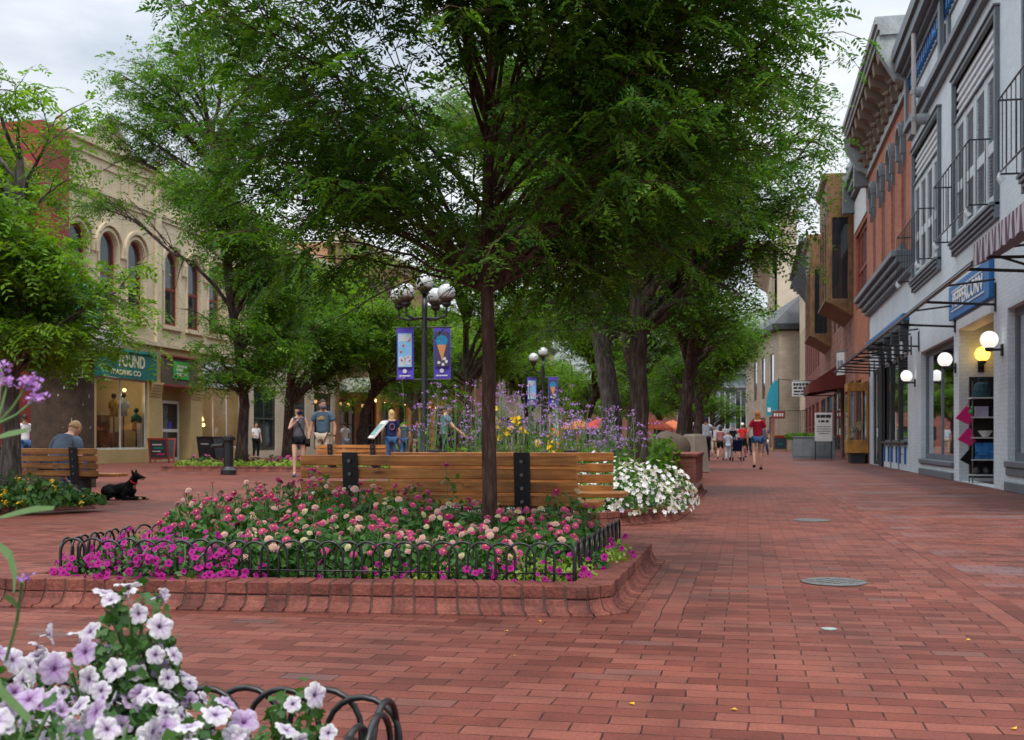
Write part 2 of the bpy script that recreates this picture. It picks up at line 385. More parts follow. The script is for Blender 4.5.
M['cream2'] = simple('cream_letter', (.75, .68, .45), .6, .1, 4)
M['offwhite'] = simple('grey_white', (.55, .56, .56), .6, .2, 4)
M['browngrey'] = simple('brown_board', (.10, .075, .055), .7, .25, 4)
M['green'] = simple('green_sign', (.03, .40, .06), .5, .3, 6)
M['darkgreen'] = simple('dark_green_paint', (.05, .07, .05), .5, .25, 4)
M['awning_red'] = simple('maroon_canvas', (.13, .022, .018), .85, .2, 6)
M['awning_blue'] = simple('navy_canvas', (.016, .026, .07), .85, .2, 6)
M['concrete'] = simple('concrete', (.22, .18, .145), .9, .3, 4, .4)
M['rock'] = simple('boulder_stone', (.085, .06, .042), .9, .45, 3, .9, bscale=14)
M['kiosk'] = simple('weathered_board', (.055, .035, .022), .85, .7, 4, .5, bscale=18)
M['iron'] = simple('cast_iron', (.13, .13, .13), .55, .4, 20, .4)
M['lamp_white'] = emit('opal_globe', (.9, .88, .82), .55)
M['lamp_yellow'] = emit('lit_globe', (1.0, .60, .10), 1.6)
M['globe'] = glassmat('clear_globe', (.80, .82, .83), alpha=.45, rough=.08)
M['bulb'] = emit('warm_bulb', (1, .55, .18), 3.5)
M['purple'] = simple('purple_fabric', (.085, .055, .42), .8, .15, 5)
M['bark1'] = barkmat('young_bark', (.075, .045, .035), (.13, .085, .065), 1.8)
M['bark2'] = barkmat('old_bark', (.07, .048, .038), (.15, .11, .09), 1.0)
M['bark3'] = barkmat('grey_bark', (.13, .11, .095), (.24, .21, .19), 1.0)
M['leaf1'] = leafmat('leaf_dark', [(.022, .072, .012), (.044, .125, .016), (.084, .185, .022), (.15, .265, .038)], .50, rough=.55, gloss=.22)
M['leaf2'] = leafmat('leaf_mid', [(.034, .10, .010), (.062, .16, .014), (.10, .215, .020), (.17, .29, .034)], .48, gloss=.2)
M['leaf3'] = leafmat('leaf_lime', [(.055, .135, .012), (.095, .205, .016), (.14, .265, .022), (.21, .34, .036)], .5, gloss=.2)
M['plant'] = leafmat('plant_leaf', [(.028, .085, .020), (.045, .12, .026), (.07, .16, .034)], .3, gloss=.35)
M['plantdark'] = leafmat('zinnia_leaf', [(.022, .080, .014), (.040, .12, .020), (.07, .17, .03)], .28)
M['plantlime'] = leafmat('lime_leaf', [(.15, .26, .03), (.22, .34, .045), (.30, .40, .07)], .35)
M['stem'] = simple('green_stem', (.09, .17, .05), .6, .3, 8)
M['pet_white'] = hoodedpetal('white_petunia', (.10, .05, .11), (.50, .40, .56), (.68, .66, .68), .0)
M['pet_lilac'] = hoodedpetal('lilac_petunia', (.12, .025, .14), (.38, .24, .45), (.56, .47, .60), .3)
M['pet_mag'] = hoodedpetal('magenta_petunia', (.12, .002, .06), (.36, .008, .19), (.46, .022, .27), .3)
M['zin_pink'] = hoodedpetal('pink_zinnia', (.35, .02, .10), (.52, .035, .18), (.62, .17, .33), .5)
M['zin_pale'] = hoodedpetal('pale_zinnia', (.52, .22, .16), (.66, .38, .36), (.72, .56, .50), .6)
M['zin_mag'] = hoodedpetal('magenta_zinnia', (.25, .006, .05), (.42, .012, .12), (.52, .06, .22), .5)
M['zin_cream'] = hoodedpetal('cream_zinnia', (.50, .42, .16), (.62, .56, .34), (.68, .62, .46), .4)
M['yellowc'] = simple('yellow_centre', (.62, .36, .03), .7, .3, 30)
M['yellowf'] = leafmat('yellow_flower', [(.62, .34, .01), (.75, .48, .02), (.8, .6, .05)], .2)
M['verb'] = leafmat('verbena_flower', [(.26, .11, .40), (.36, .17, .50), (.50, .28, .62)], .2)
M['whitemix'] = leafmat('white_blossom', [(.50, .40, .54), (.72, .68, .74), (.80, .80, .80)], .25)
M['pinkmix'] = leafmat('pink_blossom', [(.42, .012, .14), (.60, .03, .28), (.62, .18, .32)], .2)
M['skin'] = simple('skin', (.52, .29, .20), .55, .12, 8)
M['skin2'] = simple('tanned_skin', (.42, .21, .13), .55, .12, 8)
M['skin3'] = simple('brown_skin', (.20, .10, .06), .55, .12, 8)
def cloth(n, c): M[n] = simple('cloth_' + n, c, .9, .30, 7, .9, bscale=11, spec=.1); return M[n]
for n_, c_ in dict(steel=(.075, .12, .17), khaki=(.46, .38, .29), grey=(.11, .11, .13), blackc=(.012, .012, .014), navy=(.02, .03, .10), tealc=(.10, .22, .24), tee=(.72, .72, .74), maroon=(.30, .012, .03), denim=(.05, .11, .24), palec=(.50, .56, .68), dnavy=(.015, .02, .05), pinkc=(.42, .18, .20), bluew=(.42, .48, .58), redc=(.58, .03, .03), greyb=(.10, .125, .17)).items(): cloth(n_, c_)
M['hair_d'] = simple('dark_hair', (.02, .013, .01), .6, .4, 30)
M['hair_b'] = simple('blond_hair', (.52, .34, .14), .6, .4, 30)
M['hair_s'] = simple('sandy_hair', (.36, .20, .08), .6, .4, 30)
M['hair_r'] = simple('auburn_hair', (.33, .14, .04), .6, .4, 30)
M['fur'] = simple('black_fur', (.007, .0065, .0065), .95, .4, 30, .4, spec=.08)
M['furtan'] = simple('tan_fur', (.30, .16, .07), .75, .3, 30)
M['magfab'] = simple('magenta_cloth', (.62, .01, .16), .7, .2, 6)
# ------------------------------------------------------------------ the setting: ground, hills
g = MB()
g.quad((-160, -30, 0), (160, -30, 0), (160, 420, 0), (-160, 420, 0))
setp(g.build('brick_paving', M['paving'], recalc=False), kind='structure')
rng = np.random.default_rng(3)
def hills():
    nx, ny = 70, 24; vs = []; fs = []
    for j in range(ny):
        for i in range(nx):
            x = -900 + 1900 * i / (nx - 1); y = 420 + 1500 * j / (ny - 1)
            t_ = j / (ny - 1)
            h = 150 * t_ ** 1.2 * (1 + .28 * math.sin(x * .006 + 1.1) + .16 * math.sin(x * .017 + y * .004) + .08 * math.sin(x * .05 + y * .03)) + rng.normal(0, 3) * t_
            vs.append((x, y, h - .6))
    for j in range(ny - 1):
        for i in range(nx - 1): fs.append((j * nx + i, j * nx + i + 1, (j + 1) * nx + i + 1, (j + 1) * nx + i))
    return MB().add(vs, fs)
setp(hills().build('hills', simple('hazy_hill_scrub', (.17, .19, .18), .95, .5, .05), smooth=True), kind='structure')  # distance haze is mixed into the greyed hill colour

# ------------------------------------------------------------------ planted beds: kerb of bricks with a flared foot, soil
def offset_poly(P, d):
    """inset (d>0) a counter-clockwise polygon"""
    n = len(P); out = []
    for i in range(n):
        p0, p1, p2 = Vector(P[i - 1]), Vector(P[i]), Vector(P[(i + 1) % n])
        e1 = (p1 - p0).normalized(); e2 = (p2 - p1).normalized()
        n1 = Vector((-e1.y, e1.x)); n2 = Vector((-e2.y, e2.x))
        m = (n1 + n2); m = m / max(.3, m.dot(n1))
        out.append(tuple(p1 + m * d))
    return out
def bed(name, label, P, zt=.14, wide=.2, flare=.075, step=.108, group='brick edged flower beds'):
    cx = sum(p[0] for p in P) / len(P); cy = sum(p[1] for p in P) / len(P)
    th = thing(name, label, 'flower bed', (cx, cy, 0), group=group)
    Pi = offset_poly(P, wide); Po = offset_poly(P, -flare); Pm = offset_poly(P, -flare * .25)
    zb = zt * .52; kb = MB(); mo = MB(); n = len(P); rg = random.Random(len(label))
    L = lambda a, b, t: (a[0] + (b[0] - a[0]) * t, a[1] + (b[1] - a[1]) * t)
    for i in range(n):
        j = (i + 1) % n; ln = math.dist(P[i], P[j]); k = max(1, round(ln / step)); gp = .004 / ln
        for q in range(k):
            t0, t1 = q / k + gp, (q + 1) / k - gp
            dz = rg.uniform(-.003, .003); dw = rg.uniform(-.004, .004) / wide
            a, b = L(P[i], P[j], t0), L(P[i], P[j], t1); c, d = L(Pi[i], Pi[j], t1), L(Pi[i], Pi[j], t0)
            a, b = L(a, d, dw), L(b, c, dw)
            kb.prism([(*a, zb + .005), (*b, zb + .005), (*c, zb + .005), (*d, zb + .005)], (0, 0, zt - zb - .005 + dz))
            # flared foot course: a concave brick running out to the paving
            t0, t1 = min(t0 + gp * .2, t1), t1 - gp * .2
            dz2 = rg.uniform(-.003, .003)
            prof = [(0, zb + dz2), (.12, zb * .62), (.38, zb * .26), (1, .012), (1, -.01), (-.6, -.01), (-.6, zb)]
            ring = []
            for t_ in (t0, t1):
                pa, pb = L(P[i], P[j], t_), L(Po[i], Po[j], t_)
                ring.append([(*L(pa, pb, s), z) for s, z in prof])
            m = len(prof); vs = ring[0] + ring[1]
            kb.add(vs, [tuple(range(m)), tuple(range(2 * m - 1, m - 1, -1))] + [(x, (x + 1) % m, m + (x + 1) % m, m + x) for x in range(m)])
    Pf = offset_poly(P, -flare + .004)
    for i in range(n):
        j = (i + 1) % n; pr = [(0, zb - .004), (.14, zb * .58), (.4, zb * .22), (1, .004), (1, -.01), (0, -.01)]
        A_ = [(*L(P[i], Pf[i], q), z) for q, z in pr]; B2 = [(*L(P[j], Pf[j], q), z) for q, z in pr]; m = len(pr)
        mo.add(A_ + B2, [tuple(range(m)), tuple(range(2 * m - 1, m - 1, -1))] + [(x, (x + 1) % m, m + (x + 1) % m, m + x) for x in range(m)])
    Pq = offset_poly(P, .006); Pj = offset_poly(P, wide - .006)
    for i in range(n):
        j = (i + 1) % n
        mo.prism([(*Pq[i], -.01), (*Pq[j], -.01), (*Pj[j], -.01), (*Pj[i], -.01)], (0, 0, zt - .008 + .01))
    kbo = kb.build('kerb', M['kerb'], th, world=True, bevel=.004)
    mo.build('mortar_bed', M['mortar'], kbo, world=True)
    # soil: a slightly mounded sheet
    Pk = offset_poly(P, wide - .003); s = MB(); rings = []
    for f in (1, .93, .75, .5, .25):
        rings.append([(cx + (p[0] - cx) * f, cy + (p[1] - cy) * f, zt - .035 + .07 * (1 - f)) for p in Pk])
    vs = [p for r_ in rings for p in r_] + [(cx, cy, zt + .03)]
    fs = [(a * n + i, a * n + (i + 1) % n, (a + 1) * n + (i + 1) % n, (a + 1) * n + i) for a in range(4) for i in range(n)] + [(4 * n + i, 4 * n + (i + 1) % n, 5 * n) for i in range(n)]
    s.add(vs, fs).build('soil', M['soil'], th, world=True, smooth=True)
    return th
bed('brick_flower_bed', 'large brick edged bed of pink zinnias with a young tree in its middle',
    [(-3.74, 5.27), (-.76, 5.53), (-.655, 5.66), (-.645, 7.98), (-3.2, 7.98), (-3.92, 6.4), (-3.9, 5.4)])
bed('brick_flower_bed', 'bed of white petunias and tall purple verbena behind the two wooden benches',
    [(-4.75, 10.9), (-2.0, 10.75), (-1.35, 11.25), (-.80, 12.2), (-.74, 13.4), (-.74, 19.4), (-4.4, 19.4)])
bed('brick_flower_bed', 'bed with yellow flowers beside the bench of the seated man',
    [(-11.8, 11.7), (-8.5, 12.05), (-8.0, 12.9), (-8.8, 14.0), (-11.8, 14.0)])
bed('brick_flower_bed', 'near bed of white and lilac petunias with wire hoops',
    [(-2.9, .75), (-.5, .75), (-.5, 2.46), (-2.9, 2.46)], )
bed('brick_flower_bed', 'far bed of magenta flowers and lime leaves around a street tree',
    [(-15.8, 29.0), (-9.6, 29.0), (-9.2, 29.6), (-9.2, 34.2), (-15.8, 34.2)])

# ------------------------------------------------------------------ hoop fences
def hoop_fence(label, pts, z0, h=.205, step=.098, wide=.142, r=.0065, seed=0):
    b = MB(); rg = random.Random(seed)
    for (x0, y0), (x1, y1) in zip(pts[:-1], pts[1:]):
        ln = math.dist((x0, y0), (x1, y1)); ex, ey = (x1 - x0) / ln, (y1 - y0) / ln
        k = max(1, round((ln - wide) / step)); st = (ln - wide) / k
        for q in range(k + 1):
            a = q * st; side = .006 if q % 2 else -.006; hh = h + rg.uniform(-.006, .006); lean = rg.uniform(-.012, .012)
            path = []
            for z in (-.08, hh - wide / 2 - .05, hh - wide / 2): path.append((a, z))
            for i in range(1, 10): path.append((a + wide / 2 - wide / 2 * math.cos(PI * i / 10), hh - wide / 2 + wide / 2 * math.sin(PI * i / 10)))
            for z in (hh - wide / 2, hh - wide / 2 - .05, -.08): path.append((a + wide, z))
            b.tube([(x0 + ex * s - ey * (side + lean * z), y0 + ey * s + ex * (side + lean * z), z0 + z) for s, z in path], r, 6)
        # low tie wire that carries the hoops
        b.tube([(x0, y0, z0 + .055), (x1, y1, z0 + .055)], r * .7, 5)
    o = b.build('hoop_fence', M['black'], None, world=True, loc=(pts[0][0], pts[0][1], z0), smooth=True)
    setp(o, label, 'border fence', 'black wire hoop fences round the flower beds'); return o
hoop_fence('low black hoop fence round the zinnia and magenta petunia bed',
           [(-3.3, 7.3), (-3.66, 6.4), (-3.57, 5.50), (-.86, 5.74), (-.84, 7.72)], .12)
hoop_fence('black wire hoops at the corner of the near white petunia bed',
           [(-2.6, 2.27), (-.70, 2.27), (-.70, .95)], .10, h=.225, step=.088, wide=.158, r=.0068)
hoop_fence('black hoop fence in front of the yellow flowers', [(-11.5, 11.95), (-8.6, 12.28), (-8.22, 12.9)], .12, seed=2)
hoop_fence('black hoop fence before the bank of white petunias', [(-2.9, 11.0), (-2.08, 11.0), (-1.5, 11.45), (-1.35, 11.75)], .12, seed=4)

# ------------------------------------------------------------------ buildings
def side(Xf, right=True):
    return (lambda u, w, z: (Xf - w, u, z)) if right else (lambda u, w, z: (Xf + w, u, z))
def facade_wall(mb, u0, u1, z0, z1, holes, reveal=.22, w=0.0, mi=0):
    """front sheet with real openings and their reveals; hole = (u0,u1,z0,z1,arched)"""
    us = sorted({u0, u1, *[h[0] for h in holes], *[h[1] for h in holes]}); zs = sorted({z0, z1, *[h[2] for h in holes], *[h[3] for h in holes]})
    for a, b in zip(us[:-1], us[1:]):
        for c, d in zip(zs[:-1], zs[1:]):
            um, zm = (a + b) / 2, (c + d) / 2
            if any(h[0] < um < h[1] and h[2] < zm < h[3] for h in holes): continue
            mb.quad((a, w, c), (b, w, c), (b, w, d), (a, w, d), mi)
    for h in holes:
        a, b, c, d = h[:4]; q = w - reveal
        arch = len(h) > 4 and h[4]; zs_ = d - (b - a) / 2 if arch else d
        mb.quad((a, w, c), (a, q, c), (a, q, zs_), (a, w, zs_), mi); mb.quad((b, w, c), (b, w, zs_), (b, q, zs_), (b, q, c), mi)
        mb.quad((a, w, c), (b, w, c), (b, q, c), (a, q, c), mi)
        if arch:
            r_ = (b - a) / 2; cu = (a + b) / 2; N = 14
            arc = [(cu - r_ * math.cos(PI * i / N), zs_ + r_ * math.sin(PI * i / N)) for i in range(N + 1)]
            for i in range(N):
                (p, pz), (s, sz) = arc[i], arc[i + 1]
                mb.quad((p, w, pz), (s, w, sz), (s, q, sz), (p, q, pz), mi)
                if i < N / 2: mb.add([(a, w, d), (p, w, pz), (s, w, sz)], [(0, 1, 2)], mi)
                else: mb.add([(b, w, d), (p, w, pz), (s, w, sz)], [(0, 1, 2)], mi)
            mb.add([(a, w, d), (cu, w, d), (b, w, d)], [(0, 1, 2)], mi)
        else:
            mb.quad((a, w, d), (a, q, d), (b, q, d), (b, w, d), mi)
def window(parent, xf, u0, u1, z0, z1, fm, gm, w=-.06, fw=.07, nu=1, nz=1, arch=False, name='window'):
    f = MB(xf); d = .05
    if arch:
        r_ = (u1 - u0) / 2; cu = (u0 + u1) / 2; zs = z1 - r_; N = 14
        f.box(u0, u0 + fw, w - d, w, z0, zs); f.box(u1 - fw, u1, w - d, w, z0, zs); f.box(u0 + fw, u1 - fw, w - d, w, z0, z0 + fw)
        for i in range(N):
            a0, a1 = PI * i / N, PI * (i + 1) / N
            pt = lambda a, rr: (cu - rr * math.cos(a), zs + rr * math.sin(a))
            q = [pt(a0, r_), pt(a1, r_), pt(a1, r_ - fw), pt(a0, r_ - fw)]
            f.add([(p[0], w, p[1]) for p in q] + [(p[0], w - d, p[1]) for p in q], [(0, 1, 2, 3), (7, 6, 5, 4), (0, 4, 5, 1), (2, 6, 7, 3)])
    else:
        f.box(u0, u0 + fw, w - d, w, z0, z1); f.box(u1 - fw, u1, w - d, w, z0, z1)
        f.box(u0 + fw, u1 - fw, w - d, w, z0, z0 + fw); f.box(u0 + fw, u1 - fw, w - d, w, z1 - fw, z1)
    for i in range(1, nu):
        u = u0 + (u1 - u0) * i / nu; f.box(u - fw / 2, u + fw / 2, w - d + .004, w - .006, z0 + fw, z1 - fw)
    for i in range(1, nz):
        z = z0 + (z1 - z0) * i / nz; f.box(u0 + fw, u1 - fw, w - d + .008, w + .006, z - fw / 2, z + fw / 2)
    fo = f.build(name, fm, parent, world=True, bevel=0)
    p = MB(xf)
    if arch:
        pts = [(u0 + .01, w - .03, z0 + .01), (u1 - .01, w - .03, z0 + .01)] + [(cu + (r_ - .01) * math.cos(PI * i / 14), w - .03, zs + (r_ - .01) * math.sin(PI * i / 14)) for i in range(15)]
        p.poly(pts)
    else: p.quad((u0 + .01, w - .03, z0 + .01), (u1 - .01, w - .03, z0 + .01), (u1 - .01, w - .03, z1 - .01), (u0 + .01, w - .03, z1 - .01))
    p.build('pane', gm, fo, world=True, recalc=False)
    return fo
def body(parent, xf, u0, u1, z0, z1, mat, front=-.5, depth=12, gz=0, gfront=-3.2, roofmat=None, name='shell'):
    b = MB(xf)
    b.box(u0 + .004, u1 - .004, -depth, front, gz, z1, 0)
    if gz > 0: b.box(u0 + .004, u1 - .004, -depth, gfront, z0, gz - .003, 1)
    return b.build(name, [mat, M['interior']], parent, world=True)
def returns(parent, xf, u0, u1, z1, mat, front=-.5):
    """end walls between the front sheet and the body behind it"""
    b = MB(xf)
    for a, c in ((u0, u0 + .25), (u1 - .25, u1)): b.box(a + .002, c - .002, -3.3, -.003, 0, z1 - .002)
    return b.build('end_wall', mat, parent, world=True)
def text_mesh(s, size, ext=.006, align='CENTER'):
    cu = bpy.data.curves.new('lettering', 'FONT'); cu.body = s; cu.size = size; cu.extrude = ext; cu.offset = size * .018; cu.align_x = align; cu.align_y = 'CENTER'
    o = bpy.data.objects.new('tmp', cu); col.objects.link(o)
    dg = bpy.context.evaluated_depsgraph_get()
    me = bpy.data.meshes.new_from_object(o.evaluated_get(dg)); bpy.data.objects.remove(o); bpy.data.curves.remove(cu)
    return me
def lettering(parent, s, size, mat, mw, ext=.006, name='lettering', sx=1.0):
    """text as a mesh child; mw maps text space (x right, y up, z out) to the world"""
    me = text_mesh(s, size, ext); me.materials.clear(); me.materials.append(mat)
    me.transform(Matrix.Scale(sx, 4, (1, 0, 0))); o = ORG.get(parent.name, Vector((0, 0, 0)))
    me.transform(Matrix.Translation(-o) @ mw)
    ob = bpy.data.objects.new(name, me); col.objects.link(ob); ob.parent = parent; ORG[ob.name] = o
    return ob
def face_mx(loc, face):
    """text plane facing '-X' (right-hand facades), '+X' (left-hand facades) or '-Y'"""
    ax = {'-X': ((0, -1, 0), (0, 0, 1), (-1, 0, 0)), '+X': ((0, 1, 0), (0, 0, 1), (1, 0, 0)), '-Y': ((1, 0, 0), (0, 0, 1), (0, -1, 0))}[face]
    m = Matrix.Identity(4)
    for c in range(3):
        for r_ in range(3): m[r_][c] = ax[c][r_]
    m.translation = loc; return m

# ---------------- grey-blue painted building with shuttered windows (nearest on the shop side)
XR = 4.25
xr = side(XR)
B = thing('painted_shop_building', 'pale grey-blue painted brick building with tall shuttered upper windows and globe lamps', 'building', (XR, 22, 0))
w_ = MB(xr)
shop_h = [(14.4, 20.5, .5, 3.05), (21.6, 25.0, .01, 3.3), (25.62, 30.35, .38, 3.05)]
up_h = [(14.95, 19.05, 4.98, 8.25), (21.2, 25.35, 4.98, 8.25), (27.3, 31.4, 4.98, 8.25)]
facade_wall(w_, 11.5, 32, 0, 10.9, shop_h + up_h, .3)
w_.build('wall', M['bluegrey'], B, world=True, recalc=False)
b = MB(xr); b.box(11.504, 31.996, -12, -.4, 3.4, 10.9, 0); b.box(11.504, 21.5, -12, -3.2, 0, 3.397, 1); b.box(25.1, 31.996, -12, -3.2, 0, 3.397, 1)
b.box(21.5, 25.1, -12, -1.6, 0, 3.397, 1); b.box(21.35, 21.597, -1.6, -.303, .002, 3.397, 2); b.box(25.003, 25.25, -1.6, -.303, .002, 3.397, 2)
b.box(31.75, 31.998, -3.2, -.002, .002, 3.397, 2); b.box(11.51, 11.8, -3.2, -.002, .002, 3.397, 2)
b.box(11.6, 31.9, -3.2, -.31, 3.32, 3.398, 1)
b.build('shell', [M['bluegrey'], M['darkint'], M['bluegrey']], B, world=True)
e = MB(xr)   # cornice, dentils, mouldings
e.box(11.5, 32.0, .003, .12, 8.78, 8.98); e.box(11.5, 32.0, .003, .22, 8.98, 9.12)
for z0, z1, wd in ((10.35, 10.5, .14), (10.5, 10.62, .26), (10.62, 10.9, .42), (10.9, 11.2, .5)): e.box(11.5, 32.05, .003 if z1 < 10.8 else -.6, wd, z0, z1)
for u in (13.0, 20.1, 26.3, 31.8): e.box(u - .14, u + .14, .12, .2, 9.13, 10.34)
e.build('cornice', M['greytrim'], B, world=True)
e = MB(xr); u = 11.8
while u < 31.9: e.box(u, u + .16, .003, .10, 10.08, 10.33); u += .32
e.box(11.5, 32, .003, .06, 10.3, 10.347)
for u in (19.6, 20.6, 26.8): e.lathe([(.001, -.09), (.11, -.05), (.14, .02), (.12, .09), (.001, .12)], (u, .2, 9.8), 10, sy=.5)
e.build('dentil_row', M['bluepaint'], B, world=True)
e = MB(xr)
for u0, u1 in ((13.3, 19.8), (20.4, 26.0), (26.6, 31.5)):
    e.box(u0, u1, .004, .045, 9.25, 9.30); e.box(u0, u1, .004, .045, 9.93, 9.98); e.box(u0, u0 + .05, .004, .045, 9.301, 9.929); e.box(u1 - .05, u1, .004, .045, 9.301, 9.929)
e.build('frieze_panel', M['greytrim'], B, world=True)
for (u0, u1, z0, z1) in up_h:
    f = MB(xr)   # dark surround
    f.box(u0 - .10, u0, -.28, .085, z0 - .3, z1 + .09); f.box(u1, u1 + .10, -.28, .085, z0 - .3, z1 + .09); f.box(u0, u1, -.28, .082, z1, z1 + .09)
    f.box(u0 - .13, u1 + .13, -.01, .12, z1 + .091, z1 + .13)
    for k, wd in enumerate((.16, .13, .09, .05)): f.box(u0 - .1 + .02 * k, u1 + .1 - .02 * k, -.02, wd, z0 - .075 * (k + 1), z0 - .075 * k - .012)
    f.box(u0, u1, -.28, .05, z1 - .82, z1 - .765)
    wo_ = f.build('window', M['greytrim'], B, world=True, bevel=.006)
    f = MB(xr); f.box(u0, u1, -.10, -.05, z1 - .76, z1)
    for k in range(4): f.box(u0 + .05, u1 - .05, -.05, -.005, z1 - .70 + .17 * k, z1 - .64 + .17 * k)
    f.build('frieze', M['whitetrim'], wo_, world=True)
    n = 4; sw = (u1 - u0) / n
    for k in range(n):
        s = MB(lambda u, w, z: xr(u, w + .17, z)); a, c = u0 + sw * k + .012, u0 + sw * (k + 1) - .012; t0, t1 = z0, z1 - .825
        s.box(a, a + .13, -.26, -.16, t0, t1); s.box(c - .13, c, -.26, -.16, t0, t1)
        zm = t0 + (t1 - t0) * .44
        for q0, q1 in ((t0, t0 + .2), (zm - .1, zm + .1), (t1 - .14, t1)): s.box(a + .13, c - .13, -.25, -.168, q0, q1)
        for lo, hi in ((t0 + .2, zm - .1), (zm + .1, t1 - .14)):
            z = lo + .02
            while z < hi - .03: s.add([(a + .13, -.235, z), (c - .13, -.235, z), (c - .13, -.185, z + .0), (a + .13, -.185, z), (a + .13, -.235, z + .055), (c - .13, -.235, z + .055)], [(0, 1, 5, 4), (3, 2, 5, 4), (0, 1, 2, 3)]); z += .062
            s.box(a + .13, c - .13, -.262, -.24, lo, hi, 1)
        s.build('shutter', [M['shutter'], M['greytrim']], wo_, world=True, recalc=False)
    # thin balcony rail on brackets with spot lamps
    r_ = MB(xr); zb, zt, pr = z0 - .02, z0 + 1.12, .46
    for z in (zb, zt):
        r_.tube([(u0 + .12, .11, z), (u0 + .12, pr, z), (u1 - .12, pr, z), (u1 - .12, .11, z)], .016, 6)
    k = 13
    for i in range(k + 1): u = u0 + .12 + (u1 - u0 - .24) * i / k; r_.tube([(u, pr, zb), (u, pr, zt)], .009, 5)
    for i in range(1, 3):
        for u in (u0 + .12, u1 - .12): r_.tube([(u, pr * i / 3 + .04, zb), (u, pr * i / 3 + .04, zt)], .009, 5)
    rl = r_.build('balcony_rail', M['black'], B, world=True)
    for u in (u0 + .3, u1 - .3):
        s = MB(xr); s.tube([(u, .47, zb - .02), (u, .50, zb - .09)], .02, 8); s.tube([(u, .50, zb - .08), (u, .43, zb - .16)], [.04, .065], 10)
        s.build('spot_lamp', M['whitetrim'], rl, world=True)
# shop fronts
for (u0, u1, z0, z1), nu in ((shop_h[0], 2), (shop_h[2], 2)):
    wo_ = window(B, xr, u0, u1, z0, z1, M['greytrim'], M['glass'], w=-.12, fw=.14, nu=nu, name='shop_window')
    s = MB(xr); s.box(u0 - .02, u1 + .02, -.2, .06, z0 - .10, z0 + .003); s.box(u0, u1, .003, .035, .26 if z0 > .3 else .1, z0 - .104) ; s.box(u0, u1, .003, .06, .0, .16)
    s.build('sill', M['greytrim'], wo_, world=True, bevel=.01)
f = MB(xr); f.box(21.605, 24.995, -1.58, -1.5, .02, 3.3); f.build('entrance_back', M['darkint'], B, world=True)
window(B, xr, 21.9, 23.3, .03, 2.7, M['dark'], M['glass'], w=-1.42, fw=.12, nu=2, name='door')
window(B, xr, 23.35, 24.95, .4, 2.7, M['dark'], M['darkglass'], w=-1.42, fw=.09, name='window')
# three globe lamps on the piers and the lit one in the entrance
def globe_lamp(label, u, w, z, arm, mat, cat='wall lamp'):
    x, y, _ = xr(u, w, z); t = thing('globe_wall_lamp', label, cat, (x, y, z), group='globe lamps on the painted building')
    MB().ball((0, 0, 0), .15, 22).build('globe', mat, t, smooth=True)
    f = MB(); f.lathe([(.05, -.2), (.075, -.17), (.075, -.14), (.05, -.13)], n=12)
    if arm == 'X':
        f.tube([(0, 0, -.17), (w - .012, 0, -.17)], .022, 8); f.box(w - .03, w - .003, -.06, .06, -.28, -.08)
    else:
        f.tube([(0, 0, -.17), (0, .08, -.24), (0, .15, -.24)], .025, 8); f.box(-.06, .06, .15, .175, -.36, -.12)
    f.build('bracket', M['black'], t, smooth=False)
    return t
globe_lamp('white globe lamp on the pier between the blue sign and the striped awning', 20.85, .22, 2.56, 'X', M['lamp_white'])
globe_lamp('white globe lamp at the edge of the entrance, under the blue sign', 25.35, .22, 2.53, 'X', M['lamp_white'])
globe_lamp('white globe lamp by the dark shop front with blue trim', 31.3, .22, 2.51, 'X', M['lamp_white'])
globe_lamp('lit yellow globe lamp inside the shop entrance', 24.82, -.42, 2.6, 'Y', M['lamp_yellow'])
yl = bpy.data.lights.new('lamp_glow', 'POINT'); yl.energy = 2.2; yl.color = (1, .6, .2); yl.shadow_soft_size = .16
ylo = bpy.data.objects.new('lamp_glow', yl); col.objects.link(ylo); ylo.location = (XR + .42, 24.6, 2.62)
# blue sign over the entrance
sg = thing('shop_sign', 'blue fascia sign with the word PEPPERCORN in white letters', 'sign', xr(23.6, .08, 3.7))
s = MB(xr); s.box(21.55, 25.7, .004, .09, 3.36, 4.06); s.build('board', M['bluepaint'], sg, world=True, bevel=.01)
s = MB(xr); s.box(21.95, 25.3, .09, .105, 3.90, 3.93); s.box(21.95, 25.3, .09, .105, 3.50, 3.53); s.build('border', M['whitetrim'], sg, world=True)
lettering(sg, 'PEPPERCORN', .42, M['white'], face_mx(xr(23.62, .1, 3.71), '-X'), sx=1.22)
s = MB(xr); s.box(21.6, 25.0, -.3, .05, 3.1, 3.3); s.build('entrance_lintel', M['whitetrim'], B, world=True)
